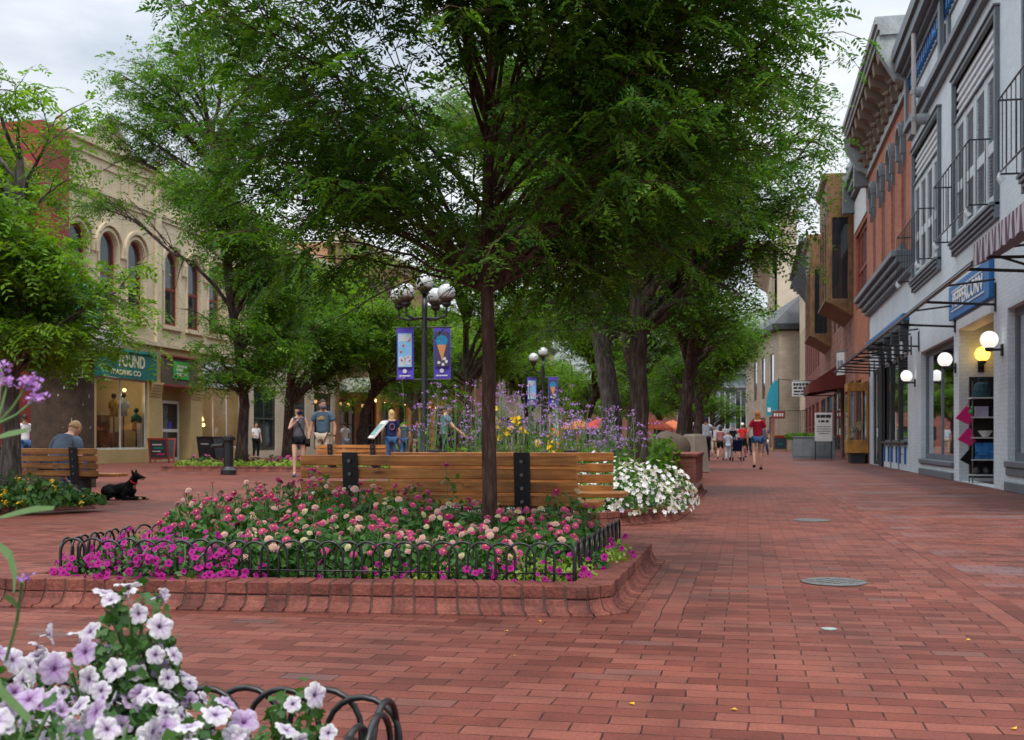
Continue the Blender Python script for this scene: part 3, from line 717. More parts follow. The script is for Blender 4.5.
# awnings: the near one striped with a valance, the long dark one on arms
def stripes():
    t = NT('striped_canvas'); s = t.n('ShaderNodeSeparateXYZ', {0: t.pos()})
    f = t.math('GREATER_THAN', t.math('FRACT', t.math('MULTIPLY', s.outputs[1], 5.2)), .5)
    c = t.mix(f, (.46, .44, .47, 1), (.12, .07, .12, 1))
    b = t.n('ShaderNodeBsdfPrincipled', {'Base Color': c, 'Roughness': .85}); t.l(b.outputs[0], t.out.inputs[0]); return t.m
aw = thing('striped_awning', 'purple and grey striped canvas awning with hanging valance', 'awning', xr(16, 0, 3.9))
s = MB(xr); u0, u1 = 12.0, 16.6; n = 40
s.add([(u0, .01, 4.25), (u1, .01, 4.25), (u1, 1.25, 3.5), (u0, 1.25, 3.5)], [(0, 1, 2, 3)])
for i in range(n):
    a, c = u0 + (u1 - u0) * i / n, u0 + (u1 - u0) * (i + 1) / n
    s.add([(a, 1.25, 3.5), (c, 1.25, 3.5), (c, 1.25 + .02 * math.sin(i * 1.7), 3.18 + .02 * (i % 2)), (a, 1.25 + .02 * math.sin((i - 1) * 1.7), 3.18 + .02 * ((i - 1) % 2))], [(0, 1, 2, 3)])
s.add([(u1, .01, 4.25), (u1, 1.25, 3.5), (u1, 1.25, 3.2), (u1, .9, 3.35), (u1, .01, 3.9)], [(0, 1, 2, 3, 4)])
s.build('canopy', stripes(), aw, world=True, recalc=False)
s = MB(xr)
for u in (16.5, 14.2, 12.3): s.tube([(u, .02, 3.3), (u, 1.22, 3.32)], .022, 6); s.tube([(u, .02, 3.0), (u, .9, 3.31)], .018, 6)
s.build('arm', M['black'], aw, world=True)
aw = thing('long_awning', 'long thin navy awning on black arms along the painted shop fronts', 'awning', xr(30, 0, 3.4))
s = MB(xr)
s.add([(16.9, .80, 3.60), (43, .80, 3.60), (43, 1.18, 3.36), (16.9, 1.18, 3.36), (16.9, .78, 3.57), (43, .78, 3.57), (43, 1.17, 3.31), (16.9, 1.17, 3.31)], [(0, 1, 2, 3), (4, 7, 6, 5), (3, 2, 6, 7), (0, 3, 7, 4), (1, 5, 6, 2), (0, 4, 5, 1)])
s.build('canopy', M['awning_blue'], aw, world=True)
s = MB(xr); s.tube([(16.9, 1.2, 3.29), (43, 1.2, 3.29)], .028, 6)
for u in (17.4, 21.4, 25.4, 30.6, 32.0, 33.6, 35.1, 36.6, 38.1, 39.6, 41.1, 42.6): s.tube([(u, .02, 3.22), (u, 1.2, 3.29)], .024, 6); s.tube([(u, .02, 3.66), (u, .80, 3.57)], .02, 6); s.box(u - .04, u + .04, .003, .03, 3.1, 3.6)
s.build('arm', M['black'], aw, world=True)
# flagpole
fp = thing('flagpole', 'white flagpole clamped to the corner of the painted building', 'flagpole', xr(29, .35, 8.3))
MB(xr).tube([(29, .35, 8.2), (29, .35, 16)], .055, 12).build('pole', M['white'], fp, world=True, smooth=True)
s = MB(xr)
for z in (8.55, 9.2):
    s = MB(xr); s.tube([(29, .3, z), (29, .003, z)], .13, 14); s.tube([(29, .35, z - .05), (29, .35, z + .05)], .085, 12)
    s.build('clamp', M['lightcorn'], fp, world=True)

# ---------------- red brick building with hooded windows and a bracketed cornice
B = thing('red_brick_building', 'red brick building with grey hooded windows, bracketed grey cornice and pale shop front', 'building', (XR, 37.5, 0))
hw = [(c - .40, c + .40, 6.25, 9.35) for c in (33.7, 36.1, 38.6, 41.2)]
w_ = MB(xr); facade_wall(w_, 32.01, 43, 5.9, 12.05, hw, .28); w_.build('wall', M['redbrick'], B, world=True, recalc=False)
sf = [(32.9, 38.6, .75, 3.25), (39.4, 41.9, .01, 3.25)]
w_ = MB(xr); facade_wall(w_, 32.01, 43, 0, 5.3, sf, .3, w=-.02); w_.build('shop_wall', M['bluegrey'], B, world=True, recalc=False)
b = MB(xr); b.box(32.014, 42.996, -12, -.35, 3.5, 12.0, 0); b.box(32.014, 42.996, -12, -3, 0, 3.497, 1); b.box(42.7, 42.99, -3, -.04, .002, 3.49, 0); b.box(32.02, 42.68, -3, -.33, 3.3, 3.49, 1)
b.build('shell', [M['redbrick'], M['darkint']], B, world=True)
for h in hw:
    wo_ = window(B, xr, *h, M['redwin'], M['darkglass'], w=-.1, fw=.09, nu=1, nz=2)
    s = MB(xr); cu = (h[0] + h[1]) / 2
    for k in (0, 1):
        rr = .50 + .08 * k; dp = .17 - .06 * k
        arc = [(cu - rr * math.cos(PI * i / 10), h[3] - .12 + rr * .9 * math.sin(PI * i / 10)) for i in range(11)]
        for (a, az), (c, cz) in zip(arc[:-1], arc[1:]): s.prism([(a, .003, az), (c, .003, cz), (cu + (c - cu) * .78, .003, h[3] - .12 + (cz - h[3] + .12) * .74), (cu + (a - cu) * .78, .003, h[3] - .12 + (az - h[3] + .12) * .74)], (0, dp, 0))
    for u in (h[0] - .16, h[1] + .0): s.box(u, u + .16, .003, .14, h[3] - .6, h[3] - .1); s.prism([(u, .003, h[3] - .61), (u + .16, .003, h[3] - .61), (u + .08, .003, h[3] - .95)], (0, .09, 0))
    for u in (h[0] - .06,): s.box(u, u + .05, .003, .025, h[2], h[3] - .77)
    s.build('hood', M['greycorn'], wo_, world=True)
    s = MB(xr); s.box(h[0] - .15, h[1] + .15, -.1, .14, h[2] - .16, h[2] - .002); s.build('sill', M['greycorn'], wo_, world=True)
s = MB(xr)   # string course over the shop
for z0, z1, wd in ((5.28, 5.42, .16), (5.42, 5.58, .28), (5.58, 5.74, .40), (5.74, 5.92, .52)): s.box(32.0 + .03, 43.05, -.3, wd, z0, z1)
s.build('string_course', M['greycorn'], B, world=True, bevel=.02)
s = MB(xr)
s.box(32.02, 43.1, .004, .10, 10.25, 10.42); s.box(32.02, 43.1, .004, .07, 10.43, 11.25)
for z0, z1, wd in ((11.66, 11.8, .80), (11.8, 11.95, .86), (11.95, 12.15, .93)): s.box(32.02, 43.12, -.8, wd, z0, z1)
for u in (32.1, 42.75): s.prism([(u, .004, 10.3), (u, .4, 10.5), (u, .86, 11.3), (u, .86, 11.66), (u, .004, 11.66)], (.32, 0, 0))
s.build('cornice', M['lightcorn'], B, world=True)
s = MB(xr)
for i in range(9):
    u = 33.1 + i * 1.13
    prof = [(.004, 10.5), (.22, 10.52), (.3, 10.8), (.24, 11.05), (.42, 11.2), (.70, 11.3), (.74, 11.5), (.74, 11.65), (.004, 11.65)]
    s.prism([(u, q, z) for q, z in prof], (.4, 0, 0)); s.lathe([(.001, -.1), (.12, -.06), (.14, 0), (.001, .1)], (u + .2, .34, 10.78), 8)
    s.box(u + .5, u + .98, .073, .11, 10.6, 11.1)
s.box(32.4, 42.8, .08, .78, 11.655, 11.662)
s.build('bracket', M['rust'], B, world=True)
wo_ = window(B, xr, *sf[0], M['greytrim'], M['glass'], w=-.045, fw=.10, nu=3, name='shop_window')
s = MB(xr)
for i in range(4):
    u = 32.9 + 1.9 * i
    if i: s.box(u - .10, u + .10, -.18, -.012, 0, 3.25)
    s.box(u - .2, u + .2, -.018, .10, 3.25, 3.55); s.box(u - .14, u + .14, -.018, .2, 3.55, 3.95)
s.box(32.6, 42.3, -.018, .13, 3.96, 4.1); s.box(38.62, 39.38, -.016, .05, .0, 3.25); s.box(32.88, 38.6, -.018, .08, .72, .80)
s.build('pilaster', M['dark'], B, world=True, bevel=.01)
s = MB(xr); s.box(32.6, 42.3, -.016, .16, 4.1, 4.28)
for i in range(3): s.box(33.2 + 1.9 * i, 33.3 + 1.9 * i, -.016, .03, .18, .66); s.box(34.3 + 1.9 * i, 34.4 + 1.9 * i, -.016, .03, .18, .66)
s.build('blue_trim', M['bluepaint'], B, world=True)
s = MB(xr); s.lathe([(.001, -.02), (.1, -.015), (.1, .015), (.001, .02)], (33.85, .02, .45), 12, sy=.2); s.build('red_rosette', M['redc'], B, world=True)
window(B, xr, *sf[1], M['dark'], M['glass'], w=-.06, fw=.14, nu=2, name='door')
# gold framed display case standing out from the wall
t = thing('display_case', 'gold framed glass display case standing out from the wall', 'display case', xr(43.8, 0, 0))
s = MB(xr); s.box(43.15, 44.6, .002, .72, .38, .85); s.box(43.15, 44.6, .002, .72, 2.62, 2.92)
for u in (43.15, 44.53): s.box(u, u + .07, .65, .72, .85, 2.62); s.box(u, u + .07, .002, .07, .85, 2.62)
s.build('frame', M['wood3'], t, world=True, bevel=.006)
s = MB(xr); s.box(43.17, 44.58, .03, .7, .86, 2.6); s.build('pane', M['glass'], t, world=True)
s = MB(xr); s.box(43.3, 44.5, .1, .6, .0, .377); s.build('plinth', M['dark'], t, world=True)
rg = random.Random(5)
s = MB(xr)
for i in range(7): s.ball(xr(0, 0, 0) and (43.3 + rg.random() * 1.1, .2 + rg.random() * .35, .95 + .25 * (i // 3) + rg.random() * .3), .05 + rg.random() * .05, 8)
s.build('ornament', M['cream2'], t, world=True)

# ---------------- narrow brick front with white panel and red windows
B = thing('narrow_brick_building', 'narrow red brick front with a white panel above tall red windows', 'building', (XR, 46, 0))
w_ = MB(xr); hh = [(43.6, 48.2, 6.0, 9.0), (43.5, 45.3, .3, 3.0), (45.8, 48.2, .3, 3.2)]
facade_wall(w_, 43.01, 48.7, 0, 11.2, hh, .25); w_.build('wall', M['redbrick'], B, world=True, recalc=False)
body(B, xr, 43.01, 48.7, 0, 11.1, M['redbrick'])
window(B, xr, *hh[0], M['redwin'], M['darkglass'], w=-.1, fw=.12, nu=4, nz=2)
window(B, xr, *hh[1], M['dark'], M['darkglass'], nu=1); window(B, xr, *hh[2], M['dark'], M['darkglass'], nu=2)
s = MB(xr); s.box(43.5, 48.3, .003, .05, 9.15, 10.4); s.build('panel', M['offwhite'], B, world=True)
s = MB(xr)
for z0, z1, wd in ((10.55, 10.75, .2), (10.75, 11.0, .32), (11.0, 11.25, .46)): s.box(43.02, 48.75, -.5, wd, z0, z1)
for u in (43.3, 48.3): s.box(u - .2, u + .2, .003, .5, 10.0, 11.5); s.lathe([(.25, 0), (.3, .1), (.16, .2), (.2, .35), (.05, .6), (.001, .7)], (u, .2, 11.5), 10)
s.build('cornice', M['greycorn'], B, world=True)

# ---------------- rough red sandstone building with brown timber oriels
B = thing('sandstone_building', 'rough red sandstone building with brown timber bay windows', 'building', (XR, 60, 0))
hh = [(49.2, 52.6, .2, 3.3), (53.4, 55.2, .02, 3.4), (56.0, 60.5, .3, 3.2), (61.5, 65.5, .3, 3.2), (66.5, 70.8, .3, 3.2), (56.2, 57.8, 6.2, 8.8), (58.8, 60.6, 6.2, 8.8), (68, 70, 6.2, 8.8)]
w_ = MB(xr); facade_wall(w_, 48.71, 72, 0, 11.0, hh, .3); w_.build('wall', M['sandstone'], B, world=True, recalc=False)
body(B, xr, 48.71, 72, 0, 10.95, M['sandstone'])
for h in hh: window(B, xr, *h, M['dark'], M['darkglass'], nu=2 if h[1] - h[0] > 2 else 1)
s = MB(xr)
for z0, z1, wd in ((10.9, 11.1, .25), (11.1, 11.35, .45)): s.box(48.72, 72.05, -.6, wd, z0, z1)
s.build('cornice', M['greycorn'], B, world=True)
for u0, u1, zt in ((49.3, 54.2, 11.9), (62.0, 67.0, 11.6)):
    s = MB(xr); pr = 1.05; zb = zt - 5.2
    s.prism([(u0, .003, zt - 1.85), (u0, pr * .9, zt - 1.85), (u0, pr, zt - 1.55), (u0, pr, zt - .35), (u0, pr + .16, zt - .2), (u0, pr + .2, zt), (u0, .003, zt)], (u1 - u0, 0, 0))
    s.prism([(u0, .003, zb - .75), (u0, pr * .75, zb - .25), (u0, pr + .08, zb - .1), (u0, pr + .08, zb), (u0, .003, zb)], (u1 - u0, 0, 0))
    for u in (u0, (u0 * 2 + u1) / 3 - .1, (u0 + u1 * 2) / 3 - .1, u1 - .22): s.box(u, u + .22, pr - .22, pr, zb, zt - 1.85)
    s.box(u0, u0 + .2, .003, .2, zb, zt - 1.85); s.box(u1 - .2, u1, .003, .2, zb, zt - 1.85)
    o = s.build('bay_window', M['wood2'], B, world=True, bevel=.015)
    p = MB(xr); p.box(u0 + .05, u1 - .05, .01, pr - .08, zb + .002, zt - 1.852); p.build('pane', M['darkglass'], o, world=True)

# ---------------- farther shop-side buildings
def plain_building(name, label, u0, u1, h, wall, corn, X=XR, right=True, floors=((.3, 3.0, 2.4), (5.2, 7.6, 1.1)), step=2.2, fm='dark', corn_w=.6, brackets=False, cat='building'):
    xf = side(X, right); B = thing(name, label, cat, (X, (u0 + u1) / 2, 0))
    hs = []
    for z0, z1, ww in floors:
        n = max(1, int((u1 - u0 - .6) / max(step, ww + .5))); g_ = (u1 - u0) / n
        for i in range(n): c = u0 + g_ * (i + .5); hs.append((c - ww / 2, c + ww / 2, z0, z1))
    w_ = MB(xf); facade_wall(w_, u0, u1, 0, h, hs, .25); w_.build('wall', M[wall], B, world=True, recalc=False)
    body(B, xf, u0, u1, 0, h - .02, M[wall])
    for hq in hs: window(B, xf, *hq, M[fm], M['darkglass'], nz=2 if hq[3] - hq[2] > 2 else 1, nu=2 if hq[1] - hq[0] > 1.6 else 1)
    s = MB(xf)
    for k in range(3): s.box(u0, u1 + .04, -.5, corn_w * (k + 1) / 3, h - .1 + .22 * k, h + .12 + .22 * k)
    if brackets:
        u = u0 + .4
        while u < u1: s.prism([(u, .003, h - 1.5), (u, .25, h - 1.1), (u, corn_w * .9, h - .1), (u, .003, h - .1)], (.3, 0, 0)); u += 1.5
    s.build('cornice', M[corn], B, world=True)
    return B
plain_building('brick_shop_building', 'dark red brick building with tall bracketed grey cornice', 72.02, 90, 12.6, 'darkbrick', 'greycorn', corn_w=1.2, brackets=True, fm='redwin', floors=((.3, 3.2, 3), (5.4, 10, 1.2)))
plain_building('tan_shop_building', 'tall tan building with narrow upper windows', 90.02, 99.5, 13.2, 'tanbrick', 'greycorn', floors=((.3, 3.2, 2.4), (5.0, 9.5, .9)), step=1.7, corn_w=.8)
plain_building('yellow_stone_building', 'tall yellowish building with heavy cornice and a chimney above the other roofs', 128, 160, 22, 'cream', 'cream', X=2.6, corn_w=2.0, brackets=True, floors=((5, 8, 1.5), (10, 13, 1.5), (15, 19, 1.6)), step=3.2)
s = MB(); s.box(3.2, 5.2, 128.5, 131, 22.3, 25.3); s.box(3.0, 5.4, 128.3, 131.2, 25.3, 25.9)
ch_p = [o for o in bpy.data.objects if o.name.startswith('yellow_stone_building')][0]
s.build('chimney', M['beige'], ch_p, world=True)
s = MB(); s.tube([(4.2, 129.7, 25.9), (4.2, 129.7, 30)], .06, 6); s.build('mast', M['dark'], ch_p, world=True)
# beige corner building with a dark mansard roof, set at an angle across the end of the row
t = thing('beige_corner_building', 'beige stone building with dark mansard roof at the bend of the street', 'building', (2.55, 100, 0), rz=0)
ang = math.atan2(20, -2.9)
def xo(u, w, z): return (2.55 + u * math.cos(ang) - w * math.sin(ang), 100 + u * math.sin(ang) + w * math.cos(ang), z)
hs = [(2.5, 4.3, 4.6, 8.4), (7.2, 9.0, 4.6, 8.4), (12, 13.8, 4.6, 8.4), (2.0, 5.0, .2, 2.9), (7, 10, .2, 2.9), (12, 15, .2, 2.9)]
w_ = MB(xo); facade_wall(w_, 0, 19, 0, 10.2, hs, .25); w_.build('wall', M['beige'], t, world=True, recalc=False)
s = MB(xo); s.box(.01, 18.99, -10, -.3, 0, 10.1); s.box(0, .3, -10, -.01, 0, 10.1); s.build('shell', M['beige'], t, world=True)
for h in hs: window(t, xo, *h, M['dark'], M['darkglass'], nu=1)
s = MB(xo); s.box(-.4, 19.3, -10.3, .6, 10.2, 10.7); s.add([(-.3, .45, 10.7), (19.2, .45, 10.7), (19.2, -10, 10.7), (-.3, -10, 10.7), (2, -2.5, 13.6), (17, -2.5, 13.6), (17, -8, 13.6), (2, -8, 13.6)], [(0, 1, 5, 4), (1, 2, 6, 5), (2, 3, 7, 6), (3, 0, 4, 7), (4, 5, 6, 7)]); s.build('roof', M['dark'], t, world=True)
B = thing('far_street_building', 'low dark brick building far away behind the trees of the mall', 'building', (-17, 165, 0))
xq = lambda u, w, z: (u, 165 - w, z)
hs = [(-26 + 3.2 * i, -24.4 + 3.2 * i, z, z + 1.9) for i in range(6) for z in (.8, 4.6)]
w_ = MB(xq); facade_wall(w_, -27, -9.2, 0, 8.5, hs, .25); w_.build('wall', M['darkbrick'], B, world=True, recalc=False)
s = MB(xq); s.box(-27, -9.2, -8, -.3, 0, 8.4); s.build('shell', M['darkbrick'], B, world=True)
for h in hs: window(B, xq, *h, M['dark'], M['darkglass'], nz=2)
s = MB(xq); s.box(-27.1, -9.1, -8, .4, 8.5, 8.9); s.build('cornice', M['greycorn'], B, world=True)
# grey-blue building closing the view
B = thing('grey_street_building', 'grey-blue building with lit windows closing the end of the street', 'building', (-2.4, 150, 0))
xe = lambda u, w, z: (u, 150 - w, z)
hs = [(-5.6, -4.2, 2.2, 7.2), (-3.6, -2.2, 2.2, 7.2), (-1.6, -.2, 2.2, 7.2), (-7.6, -6.2, 2.2, 7.2)]
w_ = MB(xe); facade_wall(w_, -9, .4, 0, 9.4, hs, .25); w_.build('wall', simple('slate_paint', (.20, .24, .32), .7), B, world=True, recalc=False)
s = MB(xe); s.box(-9, .4, -9, -.3, 0, 9.3); s.build('shell', M['greycorn'], B, world=True)
for h in hs: window(B, xe, *h, M['white'], M['darkglass'], nu=2, nz=2)
s = MB(xe); s.box(-9.1, .5, -.3, .5, 9.3, 9.8); s.box(-9.1, .5, .003, .3, 7.5, 7.8); s.box(-9, .4, -6, -1, 9.8, 12.2); s.build('cornice', M['lightcorn'], B, world=True)
s = MB(xe)
for u in (-3.3, -2.9, -2.5, -1.2): s.box(u, u + .16, -.17, -.158, 4.4, 6.6)
s.build('lit_lamp', M['bulb'], B, world=True)
s = MB(xe); s.add([(-9, .01, 2.1), (.4, .01, 2.1), (.4, 1.8, 1.2), (-9, 1.8, 1.2)], [(0, 1, 2, 3)]); s.build('awning', M['greycorn'], B, world=True, recalc=False)
# ---------------- left side of the street
XL = -22.6
xl = side(XL, False)
B = thing('tan_brick_building', 'tan brick building with round arched red-framed windows and a small gable', 'building', (XL, 42, 0))
aw_c = [35.75, 37.7, 39.6, 42.35, 44.25, 46.15]
ah = [(c - .58, c + .58, 5.4, 8.35, True) for c in aw_c] + [(47.6, 48.8, 5.4, 8.35, True)]
w_ = MB(xl); facade_wall(w_, 34.5, 49.5, 4.62, 11.25, ah, .3); w_.build('wall', M['tanbrick'], B, world=True, recalc=False)
gh = [(36.9, 40.55, .5, 3.12), (41.55, 43.95, .01, 3.0), (44.95, 48.9, .5, 3.1)]
w_ = MB(xl); facade_wall(w_, 34.5, 49.5, 0, 4.5, gh, .3, w=.02); w_.build('shop_wall', M['tanpaint'], B, world=True, recalc=False)
b = MB(xl); b.box(34.51, 49.49, -12, -.4, 3.3, 11.2, 0); b.box(34.51, 41.2, -12, -2.8, 0, 3.297, 1); b.box(44.3, 49.49, -12, -2.8, 0, 3.297, 1); b.box(41.2, 44.3, -12, -.56, 0, 3.297, 2)
b.box(41.25, 41.545, -.555, -.01, .002, 3.296, 2); b.box(43.955, 44.25, -.555, -.01, .002, 3.296, 2); b.box(34.52, 34.8, -2.8, 0, 0.002, 3.296, 0); b.box(49.2, 49.48, -2.8, 0, .002, 3.296, 0)
b.build('shell', [M['tanbrick'], M['interior'], M['tanpaint']], B, world=True)
s = MB(xl)
s.box(34.5, 49.55, -.1, .14, 4.5, 4.66); s.box(34.45, 49.55, -.4, .16, 11.22, 11.38)
def band(z0, z1, wd):
    s.box(34.5, 49.5, .003, wd, z0, z1)
band(9.45, 9.53, .07); band(9.62, 9.74, .12); band(10.85, 10.93, .08)
u = 34.6
while u < 49.4: s.box(u, u + .09, .003, .085, 9.531, 9.619); u += .18
for u in (34.55, 41.0, 49.05, 47.0): s.box(u - .03, u + .33, .003, .13, 4.67, 11.7 if u != 47.0 else 11.2)
for c, h in ((35.9, 1.3), (37.9, 1.4), (39.7, 1.2), (42.4, 1.5), (44.6, 1.5), (46.2, .6)):   # recessed panels of the parapet drawn by their raised borders
    a, d = c - h / 2, c + h / 2
    s.box(a, d, .003, .06, 10.55, 10.63); s.box(a, a + .08, .003, .06, 9.85, 10.549); s.box(d - .08, d, .003, .06, 9.85, 10.549)
s.build('string_course', M['tanbrick'], B, world=True)
s = MB(xl); s.prism([(36.0, .02, 11.385), (39.2, .02, 11.385), (37.6, .02, 12.5)], (0, -.5, 0)); s.build('gable', M['tanbrick'], B, world=True)
s = MB(xl)
for (a, az), (c, cz) in (((35.8, 11.3), (37.6, 12.55)), ((37.6, 12.55), (39.4, 11.3))): s.prism([(a, -.52, az + .09), (c, -.52, cz + .09), (c, -.52, cz - .05 + .1 * 0), (a, -.52, az - .03)], (0, .70, 0))
s.build('gable_coping', M['offwhite'], B, world=True)
for h in ah:
    wo_ = window(B, xl, *h[:4], M['redwin'], M['darkglass'], w=-.14, fw=.11, nz=2, arch=True)
    s = MB(xl); cu = (h[0] + h[1]) / 2; zs = h[3] - .58
    for r0, r1, dp in ((.62, .72, .05), (.80, .92, .12)):
        A_ = [PI * i / 16 for i in range(17)]
        for a0, a1 in zip(A_[:-1], A_[1:]):
            q = [(cu - rr * math.cos(a), .003, zs + rr * math.sin(a)) for a, rr in ((a0, r0), (a1, r0), (a1, r1), (a0, r1))]
            s.prism(q, (0, dp, 0))
        for sg_ in (-1, 1):
            a, c = sorted((cu + sg_ * r0, cu + sg_ * r1)); s.box(a, c, .003, dp, zs - (2.3 if r0 < .7 else .25), zs)
    s.box(h[0] - .2, h[1] + .2, -.12, .12, h[2] - .16, h[2] - .004)
    s.build('hood_mould', M['tanbrick'], wo_, world=True)
wo_ = window(B, xl, *gh[0], M['offwhite'], M['glass'], w=-.12, fw=.07, nu=2, name='shop_window')
wo_ = window(B, xl, *gh[2], M['offwhite'], M['glass'], w=-.12, fw=.07, nu=3, name='shop_window')
d_ = window(B, xl, 42.4, 43.9, .02, 2.45, M['white'], M['darkglass'], w=-.48, fw=.12, nz=2, name='door')
s = MB(xl); s.box(43.0, 43.3, -.508, -.50, 1.3, 1.6); s.build('notice', M['purple'], d_, world=True)
for c in (41.05, 44.45):      # corbelled brick brackets beside the doorway
    s = MB(xl)
    for k in range(5): s.box(c - .42, c + .42, .022, .05 + .03 * k, 2.55 + .11 * k, 2.655 + .11 * k)
    s.build('corbel', M['tanpaint'], B, world=True)
sg = thing('shop_sign', 'teal fascia sign of a trading company above the clothes shop window', 'sign', xl(38.7, .1, 3.6))
s = MB(xl); s.box(36.6, 40.9, .024, .16, 3.12, 4.2); s.build('board', M['teal'], sg, world=True)
s = MB(xl); s.box(36.6, 40.95, .161, .22, 4.1, 4.2); s.build('border', M['tealdome'], sg, world=True)
lettering(sg, 'FOUND', .62, M['cream2'], face_mx(xl(39.05, .165, 3.74), '+X'), sx=.86)
lettering(sg, 'TRADING CO', .26, M['cream2'], face_mx(xl(38.6, .165, 3.32), '+X'), sx=1.35)
sg = thing('shop_sign', 'brown board sign with a bright green panel above the white framed door', 'sign', xl(42.9, .1, 3.6))
s = MB(xl); s.box(41.45, 44.3, .024, .14, 3.0, 4.2); s.build('board', M['browngrey'], sg, world=True)
s = MB(xl); s.box(41.4, 44.35, .141, .22, 4.15, 4.22); s.box(41.4, 44.35, .141, .2, 2.98, 3.05); s.build('border', M['redwin'], sg, world=True)
s = MB(xl); s.box(42.2, 43.5, .145, .17, 3.3, 4.0); s.build('green_panel', M['green'], sg, world=True)
s = MB(xl); s.box(42.45, 43.3, .171, .175, 3.42, 3.55); s.box(42.45, 43.2, .171, .175, 3.62, 3.72); s.box(42.45, 43.3, .171, .175, 3.78, 3.86); s.build('panel_print', M['offwhite'], sg, world=True)
s = MB(xl); s.ball((42.36, .172, 3.45), .08, 8); s.build('dark_mark', M['black'], sg, world=True)
sg = thing('shop_sign', 'white fascia sign with a round smiling face emblem', 'sign', xl(46.8, .1, 3.6))
s = MB(xl); s.box(44.9, 48.95, .024, .14, 3.1, 4.2); s.build('board', M['offwhite'], sg, world=True)
s = MB(xl); c_ = (46.4, .15, 3.66); s.tube([(c_[0] + .3 * math.cos(a), c_[1], c_[2] + .3 * math.sin(a)) for a in [2 * PI * i / 20 for i in range(21)]], .022, 5)
s.tube([(c_[0] + .17 * math.cos(a), c_[1], c_[2] + .17 * math.sin(a)) for a in [PI + PI * i / 8 for i in range(9)]], .02, 5)
s.ball((46.3, .15, 3.76), .03, 6); s.ball((46.5, .15, 3.76), .03, 6); s.build('emblem', M['black'], sg, world=True)
# display inside the clothes shop
def shirt_on_form(name, label, u, w, z, mat, group):
    x, y, zz = xl(u, w, z); t = thing(name, label, 'clothing', (x, y, 0), rz=R(-90), group=group)
    s = MB(); s.lathe([(.12, zz), (.21, zz + .02), (.19, zz + .25), (.24, zz + .45), (.2, zz + .58), (.07, zz + .64), (.065, zz + .68)], n=14, sy=.6)
    for sg_ in (-1, 1): s.tube([(sg_ * .2, 0, zz + .53), (sg_ * .3, .03, zz + .33)], [.09, .075], 8)
    s.build('shirt', mat, t, smooth=True)
    s = MB(); s.ball((0, 0, zz + .78), .1, 10); s.tube([(0, 0, 0), (0, 0, zz)], .025, 6); s.lathe([(.2, 0), (.2, .02), (.001, .04)], n=12); s.build('dress_form', M['black'], t, smooth=True)
    return t
shirt_on_form('display_shirt', 'yellow shirt on a stand in the clothes shop window', 38.75, -.40, 1.7, M['yellowc'], 'shirts in the shop window')
shirt_on_form('display_shirt', 'dark green jacket with a yellow print on a stand in the shop window', 40.3, -.38, 1.2, cloth('jacket', (.03, .09, .06)), 'shirts in the shop window')
shirt_on_form('display_shirt', 'pale shirt hanging behind the shop window', 39.5, -.45, 1.75, M['tee'], 'shirts in the shop window')
for k, (u, z, hgt, lb) in enumerate(((38.0, .9, 1.75, 'tall orange wooden crate rack in the shop window'), (38.75, .4, 1.1, 'low orange brick patterned box in the shop window'))):
    x, y, _ = xl(u, -.55, 0); t = thing('display_crate', lb, 'crate', (x, y, 0))
    s = MB(); s.box(-.25, .25, -.3, .3, 0.02, hgt)
    for i in range(5): s.box(.25, .27, -.3, .3, .1 + i * hgt / 5, .1 + i * hgt / 5 + hgt / 7)
    s.build('crate', M['wood'], t)
rk = thing('poster_stack', 'white notices taped inside the corner of the shop window', 'notice', xl(40.3, -.2, .6))
s = MB(xl); s.ball((40.0, -.7, 2.75), .07, 8); s.build('bulb', M['bulb'], B, world=True)
for u_ in (39.6, 46.8):
    pl_ = bpy.data.lights.new('shop_light', 'POINT'); pl_.energy = 26; pl_.color = (1, .82, .6); pl_.shadow_soft_size = .2; po_ = bpy.data.objects.new('shop_light', pl_); col.objects.link(po_); po_.location = xl(u_, -1.0, 2.7)
s = MB(xl); s.box(40.1, 40.45, -.21, -.2, .6, 1.05); s.box(40.05, 40.42, -.21, -.2, 1.1, 1.5); s.build('notice', M['white'], rk, world=True)
ns = thing('neon_sign', 'small lit yellow sign in the window under the white fascia', 'sign', xl(45.7, -.5, 1.9))
s = MB(xl); s.tube([(45.5, -.5, 1.45), (45.55, -.5, 1.9), (45.75, -.5, 2.5), (45.85, -.5, 1.9), (46.05, -.5, 1.7)], .05, 6); s.tube([(45.4, -.5, 1.5), (46.1, -.5, 1.5)], .08, 6); s.build('tube', M['bulb'], ns, world=True)

B = thing('pink_brick_building', 'pinkish brick building with a bright red painted firewall and ground floor', 'building', (XL, 28, 0))
hs = [(23, 24.4, 5.2, 7.6), (26, 27.4, 5.2, 7.6), (29, 30.4, 5.2, 7.6), (23, 26, .4, 3), (27.5, 31, .4, 3)]
w_ = MB(xl); facade_wall(w_, 21, 34.4, 3.6, 9.3, hs[:3], .25); w_.build('wall', M['orangebrick'], B, world=True, recalc=False)
w_ = MB(xl); facade_wall(w_, 21, 34.4, 0, 3.6, hs[3:], .25); w_.build('shop_wall', M['redpaint'], B, world=True, recalc=False)
body(B, xl, 21, 34.4, 0, 9.25, M['orangebrick'])
for h in hs: window(B, xl, *h, M['dark'], M['darkglass'], nu=2 if h[1] - h[0] > 2 else 1)
s = MB(xl); s.box(33.0, 34.48, -9, .5, 5.2, 11.1); s.build('firewall', M['redpaint'], B, world=True)
s = MB(xl); s.box(21, 33, -.4, .35, 9.3, 9.6); s.box(21, 32.99, .003, .2, 8.7, 8.85); s.build('cornice', M['orangebrick'], B, world=True)

